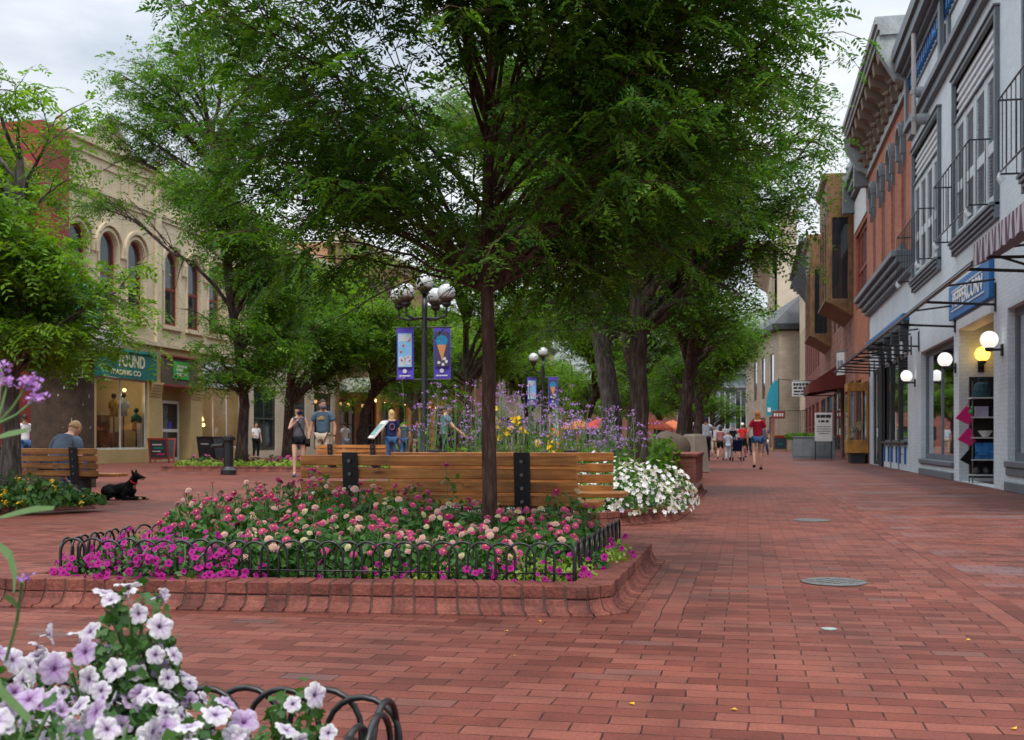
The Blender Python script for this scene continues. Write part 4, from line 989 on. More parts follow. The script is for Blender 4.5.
plain_building('cream_building', 'cream two storey building with dark green shop fronts behind the street trees', 49.55, 61, 9.9, 'cream', 'cream', X=XL, right=False, floors=((.35, 3.4, 2.6), (5.0, 8.2, 1.1)), step=2.2, fm='darkgreen', corn_w=.5)
plain_building('orange_brick_building', 'orange brick building with a row of scalloped entrance canopies', 61.05, 80, 12, 'orangebrick', 'cream', X=XL, right=False, floors=((.3, 3.2, 2.6), (5.0, 8.6, 1.4)), step=2.7, fm='dark', corn_w=.6)
plain_building('far_brick_building', 'plain brick building farther along behind the trees', 80.05, 104, 10, 'darkbrick', 'greycorn', X=XL, right=False, fm='dark')
plain_building('far_cream_building', 'pale building far along behind the trees', 104.05, 135, 11, 'cream', 'greycorn', X=XL, right=False)
cp = thing('scalloped_canopy', 'wooden canopy with scalloped copper edge and warm bulbs beneath', 'canopy', (XL + 2, 68, 0))
s = MB(xl); n = 5; u0, u1 = 61.5, 75.5; wd = (u1 - u0) / n
for i in range(n):
    for k in range(8):
        a, c = PI * k / 8, PI * (k + 1) / 8
        q = lambda t: (u0 + wd * (i + .5) - wd / 2 * math.cos(t), 3.55 + .75 * math.sin(t))
        (p, pz), (r_, rz_) = q(a), q(c)
        s.prism([(p, .02, pz), (r_, .02, rz_), (r_, .02, rz_ + .12), (p, .02, pz + .12)], (0, 2.6, 0))
s.build('canopy', simple('copper_patina', (.30, .33, .26), .7), cp, world=True)
s = MB(xl); s.box(u0, u1, 2.3, 2.45, 3.0, 3.5)
for i in range(n + 1): s.box(u0 + wd * i - .15, u0 + wd * i + .15, 2.28, 2.5, 0, 3.5)
s.build('post', M['wood3'], cp, world=True)
s = MB(xl)
for i in range(n * 2): s.ball((u0 + wd * (i + .5) / 2, 2.0, 3.1), .11, 8)
s.build('bulb', M['bulb'], cp, world=True)

# ------------------------------------------------------------------ street furniture
# round notice kiosk
x, y = spot(63, 20.6)
k = thing('notice_kiosk', 'weathered brown round notice kiosk with a turquoise dome and metal ring', 'kiosk', (x, y, 0))
s = MB(); rg = random.Random(8)
s.lathe([(.56, 0), (.56, .5), (.53, .52), (.53, 2.45)], n=40); s.build('drum', M['kiosk'], k, smooth=False)
s = MB()   # torn paper left on the drum
for i in range(44):
    a = rg.uniform(0, 2 * PI); z = rg.uniform(.75, 2.2); ww = rg.uniform(.01, .05); hh_ = rg.uniform(.01, .09)
    q = [(.534 * math.cos(a + t), .534 * math.sin(a + t), z + v) for t, v in ((0, 0), (ww, rg.uniform(-.02, .02)), (ww, hh_), (rg.uniform(0, .02), hh_ * .8))]; s.add(q, [(0, 1, 2, 3)])
s.build('paper_scrap', M['offwhite'], k, recalc=False)
s = MB(); 
for z in (2.42, 2.47): s.tube([(.98 * math.cos(2 * PI * i / 40), .98 * math.sin(2 * PI * i / 40), z) for i in range(41)], .025, 6)
for i in range(8): s.tube([(.5 * math.cos(PI * i / 4), .5 * math.sin(PI * i / 4), 2.44), (.98 * math.cos(PI * i / 4), .98 * math.sin(PI * i / 4), 2.44)], .02, 5)
s.lathe([(.6, 2.46), (.62, 2.5), (.6, 2.95), (.5, 2.97)], n=32); s.build('ring', M['iron'], k)
s = MB(); s.lathe([(.985, 2.5), (.99, 2.51), (.99, 2.82), (.985, 2.83)], n=40); s.build('banner_band', M['offwhite'], k)
s = MB(); s.lathe([(.62, 2.97), (.66, 3.0), (.64, 3.25), (.52, 3.55), (.3, 3.78), (.06, 3.9), (.05, 4.1), (.001, 4.15)], n=30); s.build('dome', M['tealdome'], k, smooth=True)
a0 = math.atan2(-y, -x) + .44
s = MB(); a, c = a0 - .17, a0 + .17
def onk(t, z, r_=.56): return (r_ * math.cos(t), r_ * math.sin(t), z)
s.add([onk(a, 1.95), onk(c, 1.95), onk(c, 2.40), onk(a, 2.40)], [(0, 1, 2, 3)])
pl = s.build('plaque', M['black'], k, recalc=False)
s = MB(); s.tube([onk(a, 1.95), onk(c, 1.95), onk(c, 2.40), onk(a, 2.40), onk(a, 1.95)], .016, 4)
s.tube([onk(a0 - .06, 2.30, .575), onk(a0 + .07, 2.30, .575), onk(a0 + .02, 2.22, .575), onk(a0 + .07, 2.15, .575), onk(a0 - .02, 2.08, .575), onk(a0 - .07, 2.12, .575)], .013, 4)
s.tube([onk(a0 - .1, 2.01, .57), onk(a0 + .1, 2.01, .57)], .012, 4); s.build('emblem', M['offwhite'], pl)

def bench(label, x, y, rz, L=2.08, ext=.14):
    """slatted bench; its back is towards -Y of its own frame, the seat towards +Y"""
    t = thing('wooden_bench', label, 'bench', (x, y, 0), rz, 'slatted wooden benches')
    for i in range(4):
        z = .365 + i * .098; s = MB(); s.box(-L / 2, L / 2, -.02 - .012 * (i + 0), .022 - .012 * i, z, z + .078)
        s.build('back_slat', M['wood'], t, bevel=.006)
    for i in range(4):
        s = MB(); yy = .05 + i * .105; s.box(-L / 2 - ext, L / 2 + ext, yy, yy + .088, .355 - .008 * i * 0, .398)
        s.build('seat_slat', M['wood'], t, bevel=.006)
    for sx in (-L * .31, L * .31):
        s = MB(); s.prism([(sx - .06, -.03, .25), (sx - .06, -.005, .25), (sx - .06, -.062, .76), (sx - .06, -.085, .76)], (.12, 0, 0))
        s.box(sx - .05, sx + .05, -.03, .45, .315, .352); s.box(sx - .055, sx + .055, .12, .28, 0, .314); s.box(sx - .09, sx + .09, .06, .36, 0, .02)
        p = s.build('support', M['black'], t, bevel=.004)
        s = MB()
        for i in range(4): s.tube([(sx, -.048 - .012 * i, .40 + .098 * i), (sx, -.062 - .012 * i, .40 + .098 * i)], .013, 8)
        s.build('bolt', M['iron'], p)
    return t
bench('slatted wooden bench behind the zinnia bed, its back turned this way', -2.27, 8.28, 0, L=2.12)
bench('wooden bench facing the zinnia bed, in front of the purple verbena', -2.22, 10.25, PI)
x, y = spot(40, 15.55); bench('wooden bench with a seated man, beside the yellow flowers', x, y, R(-1), L=1.75, ext=.17)
x, y = spot(352, 26); bench('small wooden bench in the distance behind the couple', x, y, R(4), L=1.6)
# black bollard
x, y = spot(228.5, 28)
b_ = thing('bollard', 'black cast iron bollard beside the magenta flower bed', 'bollard', (x, y, 0))
MB().lathe([(.19, 0), (.19, .12), (.15, .16), (.12, .2), (.12, .82), (.17, .84), (.17, .92), (.1, .95), (.001, .96)], n=20).build('post', M['black'], b_, smooth=False, bevel=0)
s = MB(); s.tube([(-.14, 0, .72), (-.42, 0, .70), (-.45, 0, .66)], .05, 8); s.build('arm', M['black'], b_)
# folding sidewalk signs
def a_frame(label, px, d, w, h, frame, board, rz=0, marks=()):
    x, y = spot(px, d); t = thing('sandwich_board', label, 'sidewalk sign', (x, y, 0), rz, 'folding sidewalk signs')
    for sgn in (-1, 1):
        s = MB(); m = Matrix.Rotation(sgn * R(-14), 4, 'X')
        oy = sgn * h * math.sin(R(14))
        P = lambda a, c, z: tuple(Vector((a, oy, 0)) + m @ Vector((a * 0, c, z)))
        for q in ((-w / 2, -w / 2 + .06), (w / 2 - .06, w / 2)): s.add([P(q[i & 1], (-.015, .015)[(i >> 1) & 1], (0, h)[i >> 2]) for i in range(8)], [(0, 1, 3, 2), (4, 6, 7, 5), (0, 4, 5, 1), (2, 3, 7, 6), (0, 2, 6, 4), (1, 5, 7, 3)])
        for z0, z1 in ((h - .07, h), (.14, .2)): s.add([P((-w / 2 + .061, w / 2 - .061)[i & 1], (-.015, .015)[(i >> 1) & 1], (z0, z1)[i >> 2]) for i in range(8)], [(0, 1, 3, 2), (4, 6, 7, 5), (0, 4, 5, 1), (2, 3, 7, 6), (0, 2, 6, 4), (1, 5, 7, 3)])
        p = s.build('frame', frame, t)
        s = MB(); s.add([P((-w / 2 + .061, w / 2 - .061)[i & 1], (-.006, .006)[(i >> 1) & 1], (.2, h - .07)[i >> 2]) for i in range(8)], [(0, 1, 3, 2), (4, 6, 7, 5), (0, 4, 5, 1), (2, 3, 7, 6), (0, 2, 6, 4), (1, 5, 7, 3)])
        s.build('board', board, p)
        if sgn < 0:
            for mat, a0_, a1_, z0, z1 in marks:
                s = MB(); s.add([P(a, -.012, z) for a, z in ((a0_ * w, z0 * h), (a1_ * w, z0 * h), (a1_ * w, z1 * h), (a0_ * w, z1 * h))], [(0, 1, 2, 3)]); s.build('chalk_writing', mat, p, recalc=False)
    return t
mk = [(M['offwhite'], -.28, .2, .72, .76), (M['tealdome'], -.2, .25, .58, .63), (M['offwhite'], -.3, .1, .46, .49), (M['magfab'], -.1, .3, .34, .38)]
a_frame('chalkboard sign with dark red frame outside the white framed door', 162, 42.5, .75, .95, M['redwin'], M['dark'], R(8), mk)
a_frame('black chalkboard sign in front of the shop with the white fascia', 212, 39.5, .62, 1.0, M['black'], M['dark'], R(-4), mk[:1])
a_frame('light wood framed chalkboard sign far along the shop fronts', 779.5, 85, 1.0, 1.25, M['wood3'], cloth('slate', (.06, .09, .13)), R(6), [(M['redc'], -.35, .3, .84, .92), (M['tealdome'], -.2, .2, .4, .5)])
# shop-side objects beyond the painted building
aw = thing('red_awning', 'maroon canvas awning over a sandstone shop door', 'awning', xr(55, 0, 3.2))
s = MB(xr); u0, u1 = 53.0, 57.6
s.add([(u0, .01, 4.4), (u1, .01, 4.4), (u1, 1.6, 3.35), (u0, 1.6, 3.35), (u1, 1.6, 2.95), (u0, 1.6, 2.95), (u0, .01, 3.2), (u1, .01, 3.2)], [(0, 1, 2, 3), (3, 2, 4, 5), (0, 3, 5, 6), (1, 7, 4, 2)]); s.build('canopy', M['awning_red'], aw, world=True, recalc=False)
s = MB(xr); s.tube([(u0 + .05, .02, 3.0), (u0 + .05, 1.55, 3.0), (u1 - .05, 1.55, 3.0), (u1 - .05, .02, 3.0)], .025, 5); s.build('frame', M['black'], aw, world=True)
pb = thing('planter_box', 'dark grey panelled planter box with green plants beside the shop fronts', 'planter', (*spot(813, 49), 0))
s = MB(); s.box(-.85, .85, -.45, .45, .05, .95)
for i in range(4): s.box(-.86 + i * .435, -.84 + .41 + i * .435, -.465, -.452, .14, .86)
s.box(-.88, .88, -.48, .48, .951, 1.0); s.build('box', M['greycorn'], pb, bevel=.01)
def plaque_sign(label, px, d, z0, z1, w, board, rows, arm=True, mat2='black', name='hanging_sign', rz=0):
    x, y = spot(px, d); t = thing(name, label, 'sign', (x, y, z0), rz)
    s = MB(); s.box(-w / 2, w / 2, -.03, .03, 0, z1 - z0); s.build('board', board, t, bevel=.005)
    s = MB()
    for a0_, a1_, b0, b1 in rows: s.box(a0_ * w, a1_ * w, -.036, -.031, b0 * (z1 - z0), b1 * (z1 - z0))
    s.build('lettering', M[mat2], t)
    s = MB()
    if arm: s.tube([(-w / 2, 0, z1 - z0 + .05), (XR - x, 0, z1 - z0 + .05)], .025, 5); s.tube([(-w / 3, 0, z1 - z0), (-w / 3, 0, z1 - z0 + .05)], .012, 4); s.tube([(w / 3, 0, z1 - z0), (w / 3, 0, z1 - z0 + .05)], .012, 4)
    else: s.tube([(-w / 2 + .03, .05, -z0 + .01), (-w / 2 + .03, .05, z1 - z0)], .02, 5); s.tube([(w / 2 - .03, .05, -z0 + .01), (w / 2 - .03, .05, z1 - z0)], .02, 5)
    s.build('bracket', M['black'], t); return t
words_ = lambda y0, y1, segs: [(a, b, y0, y1) for a, b in segs]
plaque_sign('white hanging sign with four rows of black letters above the planter box', 801, 62, 3.20, 4.0, .95, M['offwhite'],
            words_(.72, .9, [(-.42, -.30), (-.27, -.14), (-.10, .02), (.06, .2), (.24, .42)]) + words_(.5, .64, [(-.42, -.2), (-.15, .05), (.1, .42)]) + words_(.28, .4, [(-.40, -.05), (0, .4)]) + words_(.1, .18, [(-.42, -.1), (-.05, .42)]))
plaque_sign('white poster board with black heading standing at the planter box', 823.5, 47.6, .80, 1.98, .70, M['offwhite'],
            words_(.82, .93, [(-.42, -.2), (-.18, .1), (.13, .42)]) + words_(.66, .74, [(-.3, -.22), (-.16, .06), (.12, .3)]) + words_(.5, .52, [(-.4, .4)]) + words_(.42, .44, [(-.36, .36)]) + words_(.34, .36, [(-.4, .4)]) + words_(.26, .28, [(-.3, .3)]), arm=False, name='poster_stand')
plaque_sign('small dark red hanging sign with white letters', 778.5, 86, 2.45, 3.0, .95, M['redpaint'], words_(.3, .75, [(-.36, -.22), (-.16, -.02), (.06, .18), (.24, .36)]), mat2='white')
plaque_sign('grey fascia sign over the dark sandstone doorway', 841, 46, 3.45, 4.35, .7, M['offwhite'], words_(.35, .65, [(-.36, -.1), (0, .36)]), mat2='greytrim', rz=R(-70))
tb = thing('teal_banner', 'tall teal banner with a curved top on the corner building', 'banner', (*spot(772, 96), 2.9))
s = MB(); s.prism([(-.5, 0, 0), (.5, 0, 0), (.5, 0, 3.0), (.2, 0, 2.85), (-.15, 0, 2.4), (-.42, 0, 1.6)], (0, .06, 0)); s.build('cloth', simple('teal_cloth', (.02, .26, .36), .8), tb)
s = MB(); s.box(-.36, -.1, -.012, -.002, .3, .65); s.build('mark', M['white'], tb)
s = MB(); s.tube([(.55, .03, -.2), (.55, .03, 3.1)], .04, 6); s.tube([(.55, .03, 3.0), (1.6, 1.2, 3.0)], .03, 5); s.build('pole', M['black'], tb)

# shelf with goods in the shop entrance
sx, sy = XR + .44, 23.95
sh_ = thing('goods_shelf', 'narrow metal shelf rack crowded with goods in the shop entrance', 'shelf', (sx, sy, 0))
s = MB()
for a in (-.4, .4):
    for b2 in (-.17, .17): s.tube([(a, b2, 0), (a, b2, 2.0)], .012, 6)
s.build('upright', M['iron'], sh_)
s = MB(); s.box(-.40, .42, .18, .2, .1, 2.1); s.build('dark_opening_sheet', M['darkint'], sh_)  # added sheet, coloured dark to stand in for the unlit opening behind the goods
for z in (.15, .45, .88, 1.28, 1.66):
    s = MB(); s.box(-.42, .42, -.19, .19, z, z + .025); s.build('shelf_board', M['offwhite'], sh_)
def goods(name, label, cat, dx, dy, z, fn, mat):
    o = MB(); fn(o); ob = o.build(name, mat, loc=(sx + dx, sy + dy, z), smooth=False); setp(ob, label, cat); return ob
bagm = simple('patterned_bag', (.03, .09, .11), .7, .6, 25)
def bag(o): o.lathe([(.1, 0), (.15, .02), (.17, .14), (.14, .26), (.05, .3)], n=12, sy=.6); o.tube([(-.09, 0, .27), (-.06, 0, .38), (.06, 0, .38), (.09, 0, .27)], .012, 5)
goods('shoulder_bag', 'dark teal patterned bag on top of the shelf rack', 'bag', -.2, -.03, 1.686, bag, bagm)
goods('shoulder_bag', 'pink and blue patterned bag on top of the shelf rack', 'bag', .2, -.02, 1.686, bag, simple('bag_pink', (.30, .08, .18), .7, .8, 25))
goods('box', 'pale lilac box on the upper shelf of the rack', 'box', -.2, -.03, 1.306, lambda o: o.box(-.12, .1, -.1, .1, 0, .2), simple('lilac', (.40, .34, .50), .6))
goods('jar', 'small dark jar next to the lilac box on the upper shelf', 'jar', .02, -.06, 1.306, lambda o: o.lathe([(.05, 0), (.055, .1), (.03, .13), (.03, .16)], n=10), M['dark'])
goods('basket', 'brown basket on the middle shelf of the rack', 'basket', .05, .05, .906, lambda o: o.lathe([(.06, 0), (.09, .1), (.085, .12), (.05, .02)], n=12), M['wood2'])
goods('toy', 'red and green soft toy on the upper shelf of the rack', 'toy', .18, -.05, 1.306, lambda o: (o.ball((0, 0, .12), .12, 10), o.ball((.03, -.02, .26), .08, 10)), simple('toy_red', (.42, .08, .06), .8, .9, 14))
def bowl(o): o.lathe([(.05, 0), (.06, .01), (.14, .12), (.13, .125), (.05, .02), (.001, .015)], n=16)
goods('bowl', 'small white bowl on the middle shelf of the rack', 'bowl', -.14, -.05, .906, bowl, M['white'])
goods('bowl', 'grey bowl behind the white bowl on the middle shelf', 'bowl', .2, -.02, .906, bowl, M['offwhite'])
goods('book_pile', 'blue boxed games piled on the lower shelf of the rack', 'box', -.05, -.05, .476, lambda o: (o.obox((0, 0, .04), (.6, .28, .07)), o.obox((.02, -.01, .11), (.55, .26, .06), (0, 0, .1)), o.obox((0, -.06, .22), (.58, .05, .2), (-.5, 0, 0))), simple('box_blue', (.03, .20, .55), .4, .8, 7))
goods('shoe_pair', 'dark and white shoes on the bottom shelf of the rack', 'shoes', -.05, -.03, .176, lambda o: [o.ball((q, 0, .07), .08, 8, sc3=(.8, 1.6, .9)) for q in (-.25, -.08, .1, .26)], simple('shoe_mix', (.09, .09, .1), .6, .9, 12))
def hanging(o): o.prism([(-.02, 0, .28), (.04, 0, .28), (.14, .0, .02), (.02, 0, -.06), (-.2, 0, .06)], (0, .07, 0)); o.tube([(0, .03, .28), (.06, .03, .40)], .01, 4)
goods('hanging_bag', 'bright pink cloth bag hanging high beside the shelf rack', 'bag', -.5, -.12, 1.22, hanging, M['magfab'])
goods('hanging_bag', 'second pink cloth bag hanging low beside the shelf rack', 'bag', -.46, -.12, .80, hanging, M['magfab'])
goods('hanging_bag', 'black umbrella bag hanging at the bottom of the rack side', 'bag', -.42, -.14, .40, hanging, M['blackc'])
goods('toy', 'green leafy toy hanging next to the pink bag', 'toy', -.42, -.1, 1.40, lambda o: (o.ball((0, 0, 0), .05, 8), o.ball((.03, 0, .08), .04, 8)), M['green'])
# goods seen through the display window
rg = random.Random(11)
for i in range(14):
    u = rg.uniform(25.9, 30.0); h = rg.uniform(.12, .4); mt = simple('window_goods', (rg.uniform(.1, .6), rg.uniform(.08, .4), rg.uniform(.1, .5)), .6, .5, 9)
    x, y, z = xr(u, -.5 - rg.random() * .3, .44 + rg.choice([0, 0, .5, .9]))
    o = MB(); o.lathe([(.05, 0), (.1, .02), (.12, h * .5), (.06, h * .8), (.05, h)], n=10); ob = o.build('vase', mt, loc=(x, y, z)); setp(ob, 'coloured vase displayed behind the shop window', 'vase', 'goods behind the display window')
s = MB(xr)
for z in (.38, .9, 1.3): s.box(25.7, 30.3, -.9, -.38, z, z + .05)
o = s.build('display_shelf', M['wood2'], None, world=True, loc=xr(28, -.6, .4)); setp(o, 'low wooden display shelves behind the shop window', 'shelf')

# lamp posts with globes and banners
def art_left(t, x0, mats=None):
    rows = [(.10, .36, .48, .92, (.36, .50, .60)), (.02, .46, .1, .5, (.16, .42, .62)), (.0, .0, 0, 0, (0, 0, 0))]
def lamp_post(label, px, d, h=4.15, group='globe lamp posts with purple banners', na=4):
    x, y = spot(px, d); t = thing('lamp_post', label, 'street lamp', (x, y, 0), 0, group)
    s = MB(); s.lathe([(.2, 0), (.2, .25), (.13, .32), (.11, .9), (.075, 1.0), (.06, h - .6), (.05, h - .26)], n=16); s.build('pole', M['black'], t, smooth=True)
    s = MB()
    arms = [(-.30, -.32), (.50, -.1), (-.60, .15), (.1, .5)][:na]
    for a, b2 in arms: s.tube([(0, 0, h - .75), (a * .6, b2 * .6, h - .78), (a, b2, h - .72), (a, b2, h - .55)], .028, 7); s.lathe([(.05, h - .55), (.10, h - .5), (.10, h - .46), (.07, h - .44)], (a, b2, 0), 12)
    s.lathe([(.06, h - .26), (.12, h - .24), (.08, h - .2)], n=12); s.build('arm', M['black'], t)
    for a, b2, z in [(a, b2, h - .25) for a, b2 in arms] + [(0, 0, h - .02)]:
        g_ = MB().ball((a, b2, z), .185, 22).build('globe', M['globe'], t, smooth=True)
        s = MB(); s.lathe([(.09, -.19), (.16, -.12), (.165, -.08), (.06, -.06), (.04, .03), (.001, .04)], (a, b2, z), 14); s.build('fitting', M['browngrey'], g_, smooth=True)
    for sgn, kind in ((-1, 0), (1, 1)):
        z0, z1 = h - 2.03, h - .96; xa, xb = (.2, .56) if sgn > 0 else (-.6, -.24)
        s = MB()
        for i in range(8):
            f0, f1 = i / 8, (i + 1) / 8; q = lambda f: .015 * math.sin(f * 5 + kind)
            s.prism([(xa, q(f0), z0 + (z1 - z0) * f0), (xb, q(f0) + .01, z0 + (z1 - z0) * f0), (xb, q(f1) + .01, z0 + (z1 - z0) * f1), (xa, q(f1), z0 + (z1 - z0) * f1)], (0, .006, 0))
        bn = s.build('banner', M['purple'], t)
        s = MB(); s.tube([(0, 0, z1 + .01), ((xa + xb) / 2 + sgn * .22, 0.004, z1 + .01)], .016, 5); s.tube([(0, 0, z0 - .01), ((xa + xb) / 2 + sgn * .2, 0.004, z0 - .01)], .016, 5); s.build('banner_rod', M['black'], bn)
        W = xb - xa; H = z1 - z0
        def rect(a, b2, c, d2, mat, nm='print'):
            m = MB(); y0 = -.022; m.box(xa + a * W, xa + b2 * W, y0 - .002, y0, z0 + c * H, z0 + d2 * H); m.build(nm, mat, bn)
        sky_, paper = simple('banner_sky', (.20, .42, .66), .8), simple('banner_paper', (.45, .50, .55), .8)
        if kind == 0:
            rect(.08, .92, .24, .90, sky_); m = MB(); rg = random.Random(4)
            for (a, b2, c, d2) in ((.12, .86, .74, .88), (.14, .5, .26, .44), (.55, .86, .28, .46)): m.box(xa + a * W, xa + b2 * W, -.027, -.0245, z0 + c * H, z0 + d2 * H)
            m.build('print', paper, bn); m = MB()
            for _ in range(9): a, c = rg.uniform(.15, .8), rg.uniform(.3, .85); m.box(xa + a * W, xa + (a + rg.uniform(.05, .14)) * W, -.032, -.0295, z0 + c * H, z0 + (c + rg.uniform(.015, .04)) * H)
            m.build('print', simple('banner_red', (.45, .07, .09), .8), bn)
        else:
            rect(.08, .92, .24, .92, simple('banner_dark', (.05, .045, .10), .8)); cx_ = (xa + xb) / 2
            m = MB(); m.prism([(cx_ + .13 * math.cos(a), -.027, z1 - .28 + .12 * math.sin(a)) for a in [2 * PI * i / 14 for i in range(14)]], (0, .0025, 0)); m.build('print', simple('banner_blue', (.02, .22, .42), .8, .8, 30), bn)
            m = MB(); m.prism([(cx_ - .10, -.031, z1 - .36), (cx_ + .10, -.031, z1 - .36), (cx_ + .01, -.031, z0 + .36)], (0, .003, 0)); m.build('print', simple('banner_orange', (.52, .24, .10), .8), bn)
            m = MB()
            for a, c in ((-.06, .34), (.03, .30), (.10, .36), (0.06, .42)): m.prism([(cx_ + a + .035 * math.cos(q), -.036, z0 + c + .035 * math.sin(q)) for q in [2 * PI * i / 8 for i in range(8)]], (0, .004, 0))
            m.build('print', M['offwhite'], bn)
        cx_ = (xa + xb) / 2; m = MB(); m.prism([(cx_ + .045 * math.cos(q), -.026, z0 + .17 + .045 * math.sin(q)) for q in [2 * PI * i / 14 for i in range(14)]], (0, .004, 0)); m.box(xa + .06, xb - .06, -.026, -.022, z0 + .06, z0 + .085); m.build('emblem', M['offwhite'], bn)
    return t
lamp_post('black lamp post with five globes and two purple banners, standing nearest', 424.5, 24)
lamp_post('distant lamp post with globes and banners seen through the verbena', 543, 43, na=1)
# low brick wall, concrete pillar, rail and boulder beyond the white petunias
lw = thing('low_brick_wall', 'low dark red brick wall beyond the bank of white petunias', 'wall', (*spot(675, 23), 0))
s = MB(); x0, y0 = spot(696, 22.3); s.box(x0 - 2.4, x0, y0, y0 + 3.4, 0, .52); s.build('wall', M['darkbrick'], lw, world=True)
s = MB(); s.box(x0 - 2.44, x0 + .03, y0 - .03, y0 + 3.43, .521, .585); s.build('coping', M['kerb'], lw, world=True, bevel=.008)
cp_ = thing('stone_pillar', 'squat rough concrete pillar holding one end of a grey rail', 'pillar', (*spot(694.5, 30), 0))
s = MB(); s.lathe([(.40, 0), (.36, .5), (.31, .95), (.27, 1.0), (.001, 1.01)], n=4); s.build('pillar', M['concrete'], cp_, bevel=.02)
s = MB(); s.tube([(-.2, 0, .82), (-2.6, .3, .92)], .035, 6); s.build('rail', M['iron'], cp_)
bd = MB(); rgn = np.random.default_rng(2); bd.ball((0, 0, .35), .50, 18, sc3=(.92, .9, .78)); bd.v = [tuple(np.array(p) * (1 + .07 * math.sin(p[0] * 7 + p[2] * 5) + .05 * math.sin(p[1] * 11 + p[0] * 3))) for p in bd.v]
o = bd.build('boulder', M['rock'], loc=(*spot(671, 26.5), .30), smooth=True); setp(o, 'big rounded brown boulder behind the low brick wall', 'boulder')
# information lectern, manhole covers
x, y = spot(378, 28); ib = thing('information_board', 'slanted information board on black legs beside the blonde woman', 'information board', (x, y, 0), R(-62))
s = MB(); s.obox((0, 0, 1.1), (.75, .55, .04), (R(50), 0, 0)); s.build('panel', M['white'], ib)
s = MB(); s.obox((0, -.025, 1.105), (.6, .34, .02), (R(50), 0, 0)); s.build('print', simple('map_print', (.25, .42, .42), .6, .7, 6), ib)
s = MB(); s.tube([(-.2, 0, 0), (-.2, .0, 1.08)], .04, 6); s.tube([(.25, 0, 0), (.25, 0, 1.08)], .04, 6); s.build('leg', M['black'], ib)
def manhole(label, px, py, r_, mat):
    d = 1150 * EYE / (py - 440); x, y = spot(px, d); s = MB()
    if r_ < .1:
        s.lathe([(.001, .002), (r_, .002), (r_, .006), (.001, .008)], n=20); o = s.build('manhole_cover', mat, loc=(x, y, 0)); setp(o, label, 'manhole cover', 'round iron covers in the paving'); return o
    s.lathe([(.001, .003), (r_, .003), (r_, .007), (r_ - .02, .012), (r_ - .03, .006), (.001, .006)], n=36)
    for i in range(-3, 4):
        for j in range(-3, 4):
            if math.hypot(i, j) < 3.4 and (i + j) % 2 == 0: s.box(i * r_ / 4.2 - .02, i * r_ / 4.2 + .03, j * r_ / 4.2 - .025, j * r_ / 4.2 + .025, .0062, .011)
    o = s.build('manhole_cover', mat, loc=(x, y, 0)); setp(o, label, 'manhole cover', 'round iron covers in the paving'); return o
manhole('round iron manhole cover with raised studs, the nearer one in the paving', 834, 582.5, .19, M['iron'])
manhole('small round iron cover farther along the paving', 812, 520.5, .19, M['iron'])
manhole('tiny pale round cap set flush in the bricks near the manhole cover', 829, 629.5, .034, M['lightcorn'])
# parasols and low tables of the cafe far behind the tree trunks
for i, (px, d, c) in enumerate(((655, 62, (.62, .10, .05)), (672, 66, (.60, .16, .06)), (600, 60, (.60, .08, .07)), (578, 64, (.62, .22, .05)))):
    x, y = spot(px, d); t = thing('cafe_umbrella', 'low folded-out cloth cafe umbrella, %s, far behind the tree trunks' % ('bright red', 'orange red', 'crimson', 'orange')[i], 'umbrella', (x, y, 0), group='cafe umbrellas in the distance')
    MB().lathe([(1.0, 1.45), (.98, 1.5), (.5, 1.8), (.02, 2.0)], n=8).build('canopy', simple('umbrella_cloth', c, .8), t)
    MB().tube([(0, 0, 0), (0, 0, 2.0)], .03, 6).build('pole', M['black'], t)
# ------------------------------------------------------------------ trees
def pinnate(rg, P, D, L, pairs, wid, droop):
    """compound leaves: P base points (n,3), D directions (n,3), L lengths (n). Returns quads (n*2*pairs*4,3) and a per-quad value."""
    n = len(P); up = np.array([0, 0, 1.0])
    S = np.cross(D, up); S /= np.linalg.norm(S, axis=1, keepdims=True) + 1e-9
    roll = rg.normal(0, .45, (n, 1)); N = np.cross(S, D); S = S * np.cos(roll) + N * np.sin(roll)
    t = (np.arange(pairs) + .8) / pairs
    A = P[:, None] + D[:, None] * (L[:, None] * t)[..., None] - up * (L[:, None] * t ** 2 * droop)[..., None]
    out = []
    for sgn in (-1, 1):
        ld = S[:, None] * sgn * .85 + D[:, None] * .5 + rg.normal(0, .16, (n, pairs, 3)) - up * .22
        ld /= np.linalg.norm(ld, axis=2, keepdims=True)
        ll = (L[:, None] * wid * (1.05 - .35 * np.abs(t - .45)))[..., None]
        wd = np.cross(ld, np.cross(S, D)[:, None]); wd /= np.linalg.norm(wd, axis=2, keepdims=True) + 1e-9
        wd = wd + rg.normal(0, .25, wd.shape); w = ll * .21
        q = np.stack([A, A + ld * ll * .45 + wd * w, A + ld * ll, A + ld * ll * .5 - wd * w], axis=2)
        out.append(q)
    q = np.concatenate(out, 1)
    v = np.clip(rg.normal(.45, .22, (n, 1)) + rg.normal(0, .1, (n, q.shape[1])), 0, 1)
    return q.reshape(-1, 3), v.ravel()

def bez(a, m, b, t): t = np.asarray(t)[:, None]; return (1 - t) ** 2 * a + 2 * t * (1 - t) * m + t * t * b
def unit(v): return v / (np.linalg.norm(v) + 1e-9)

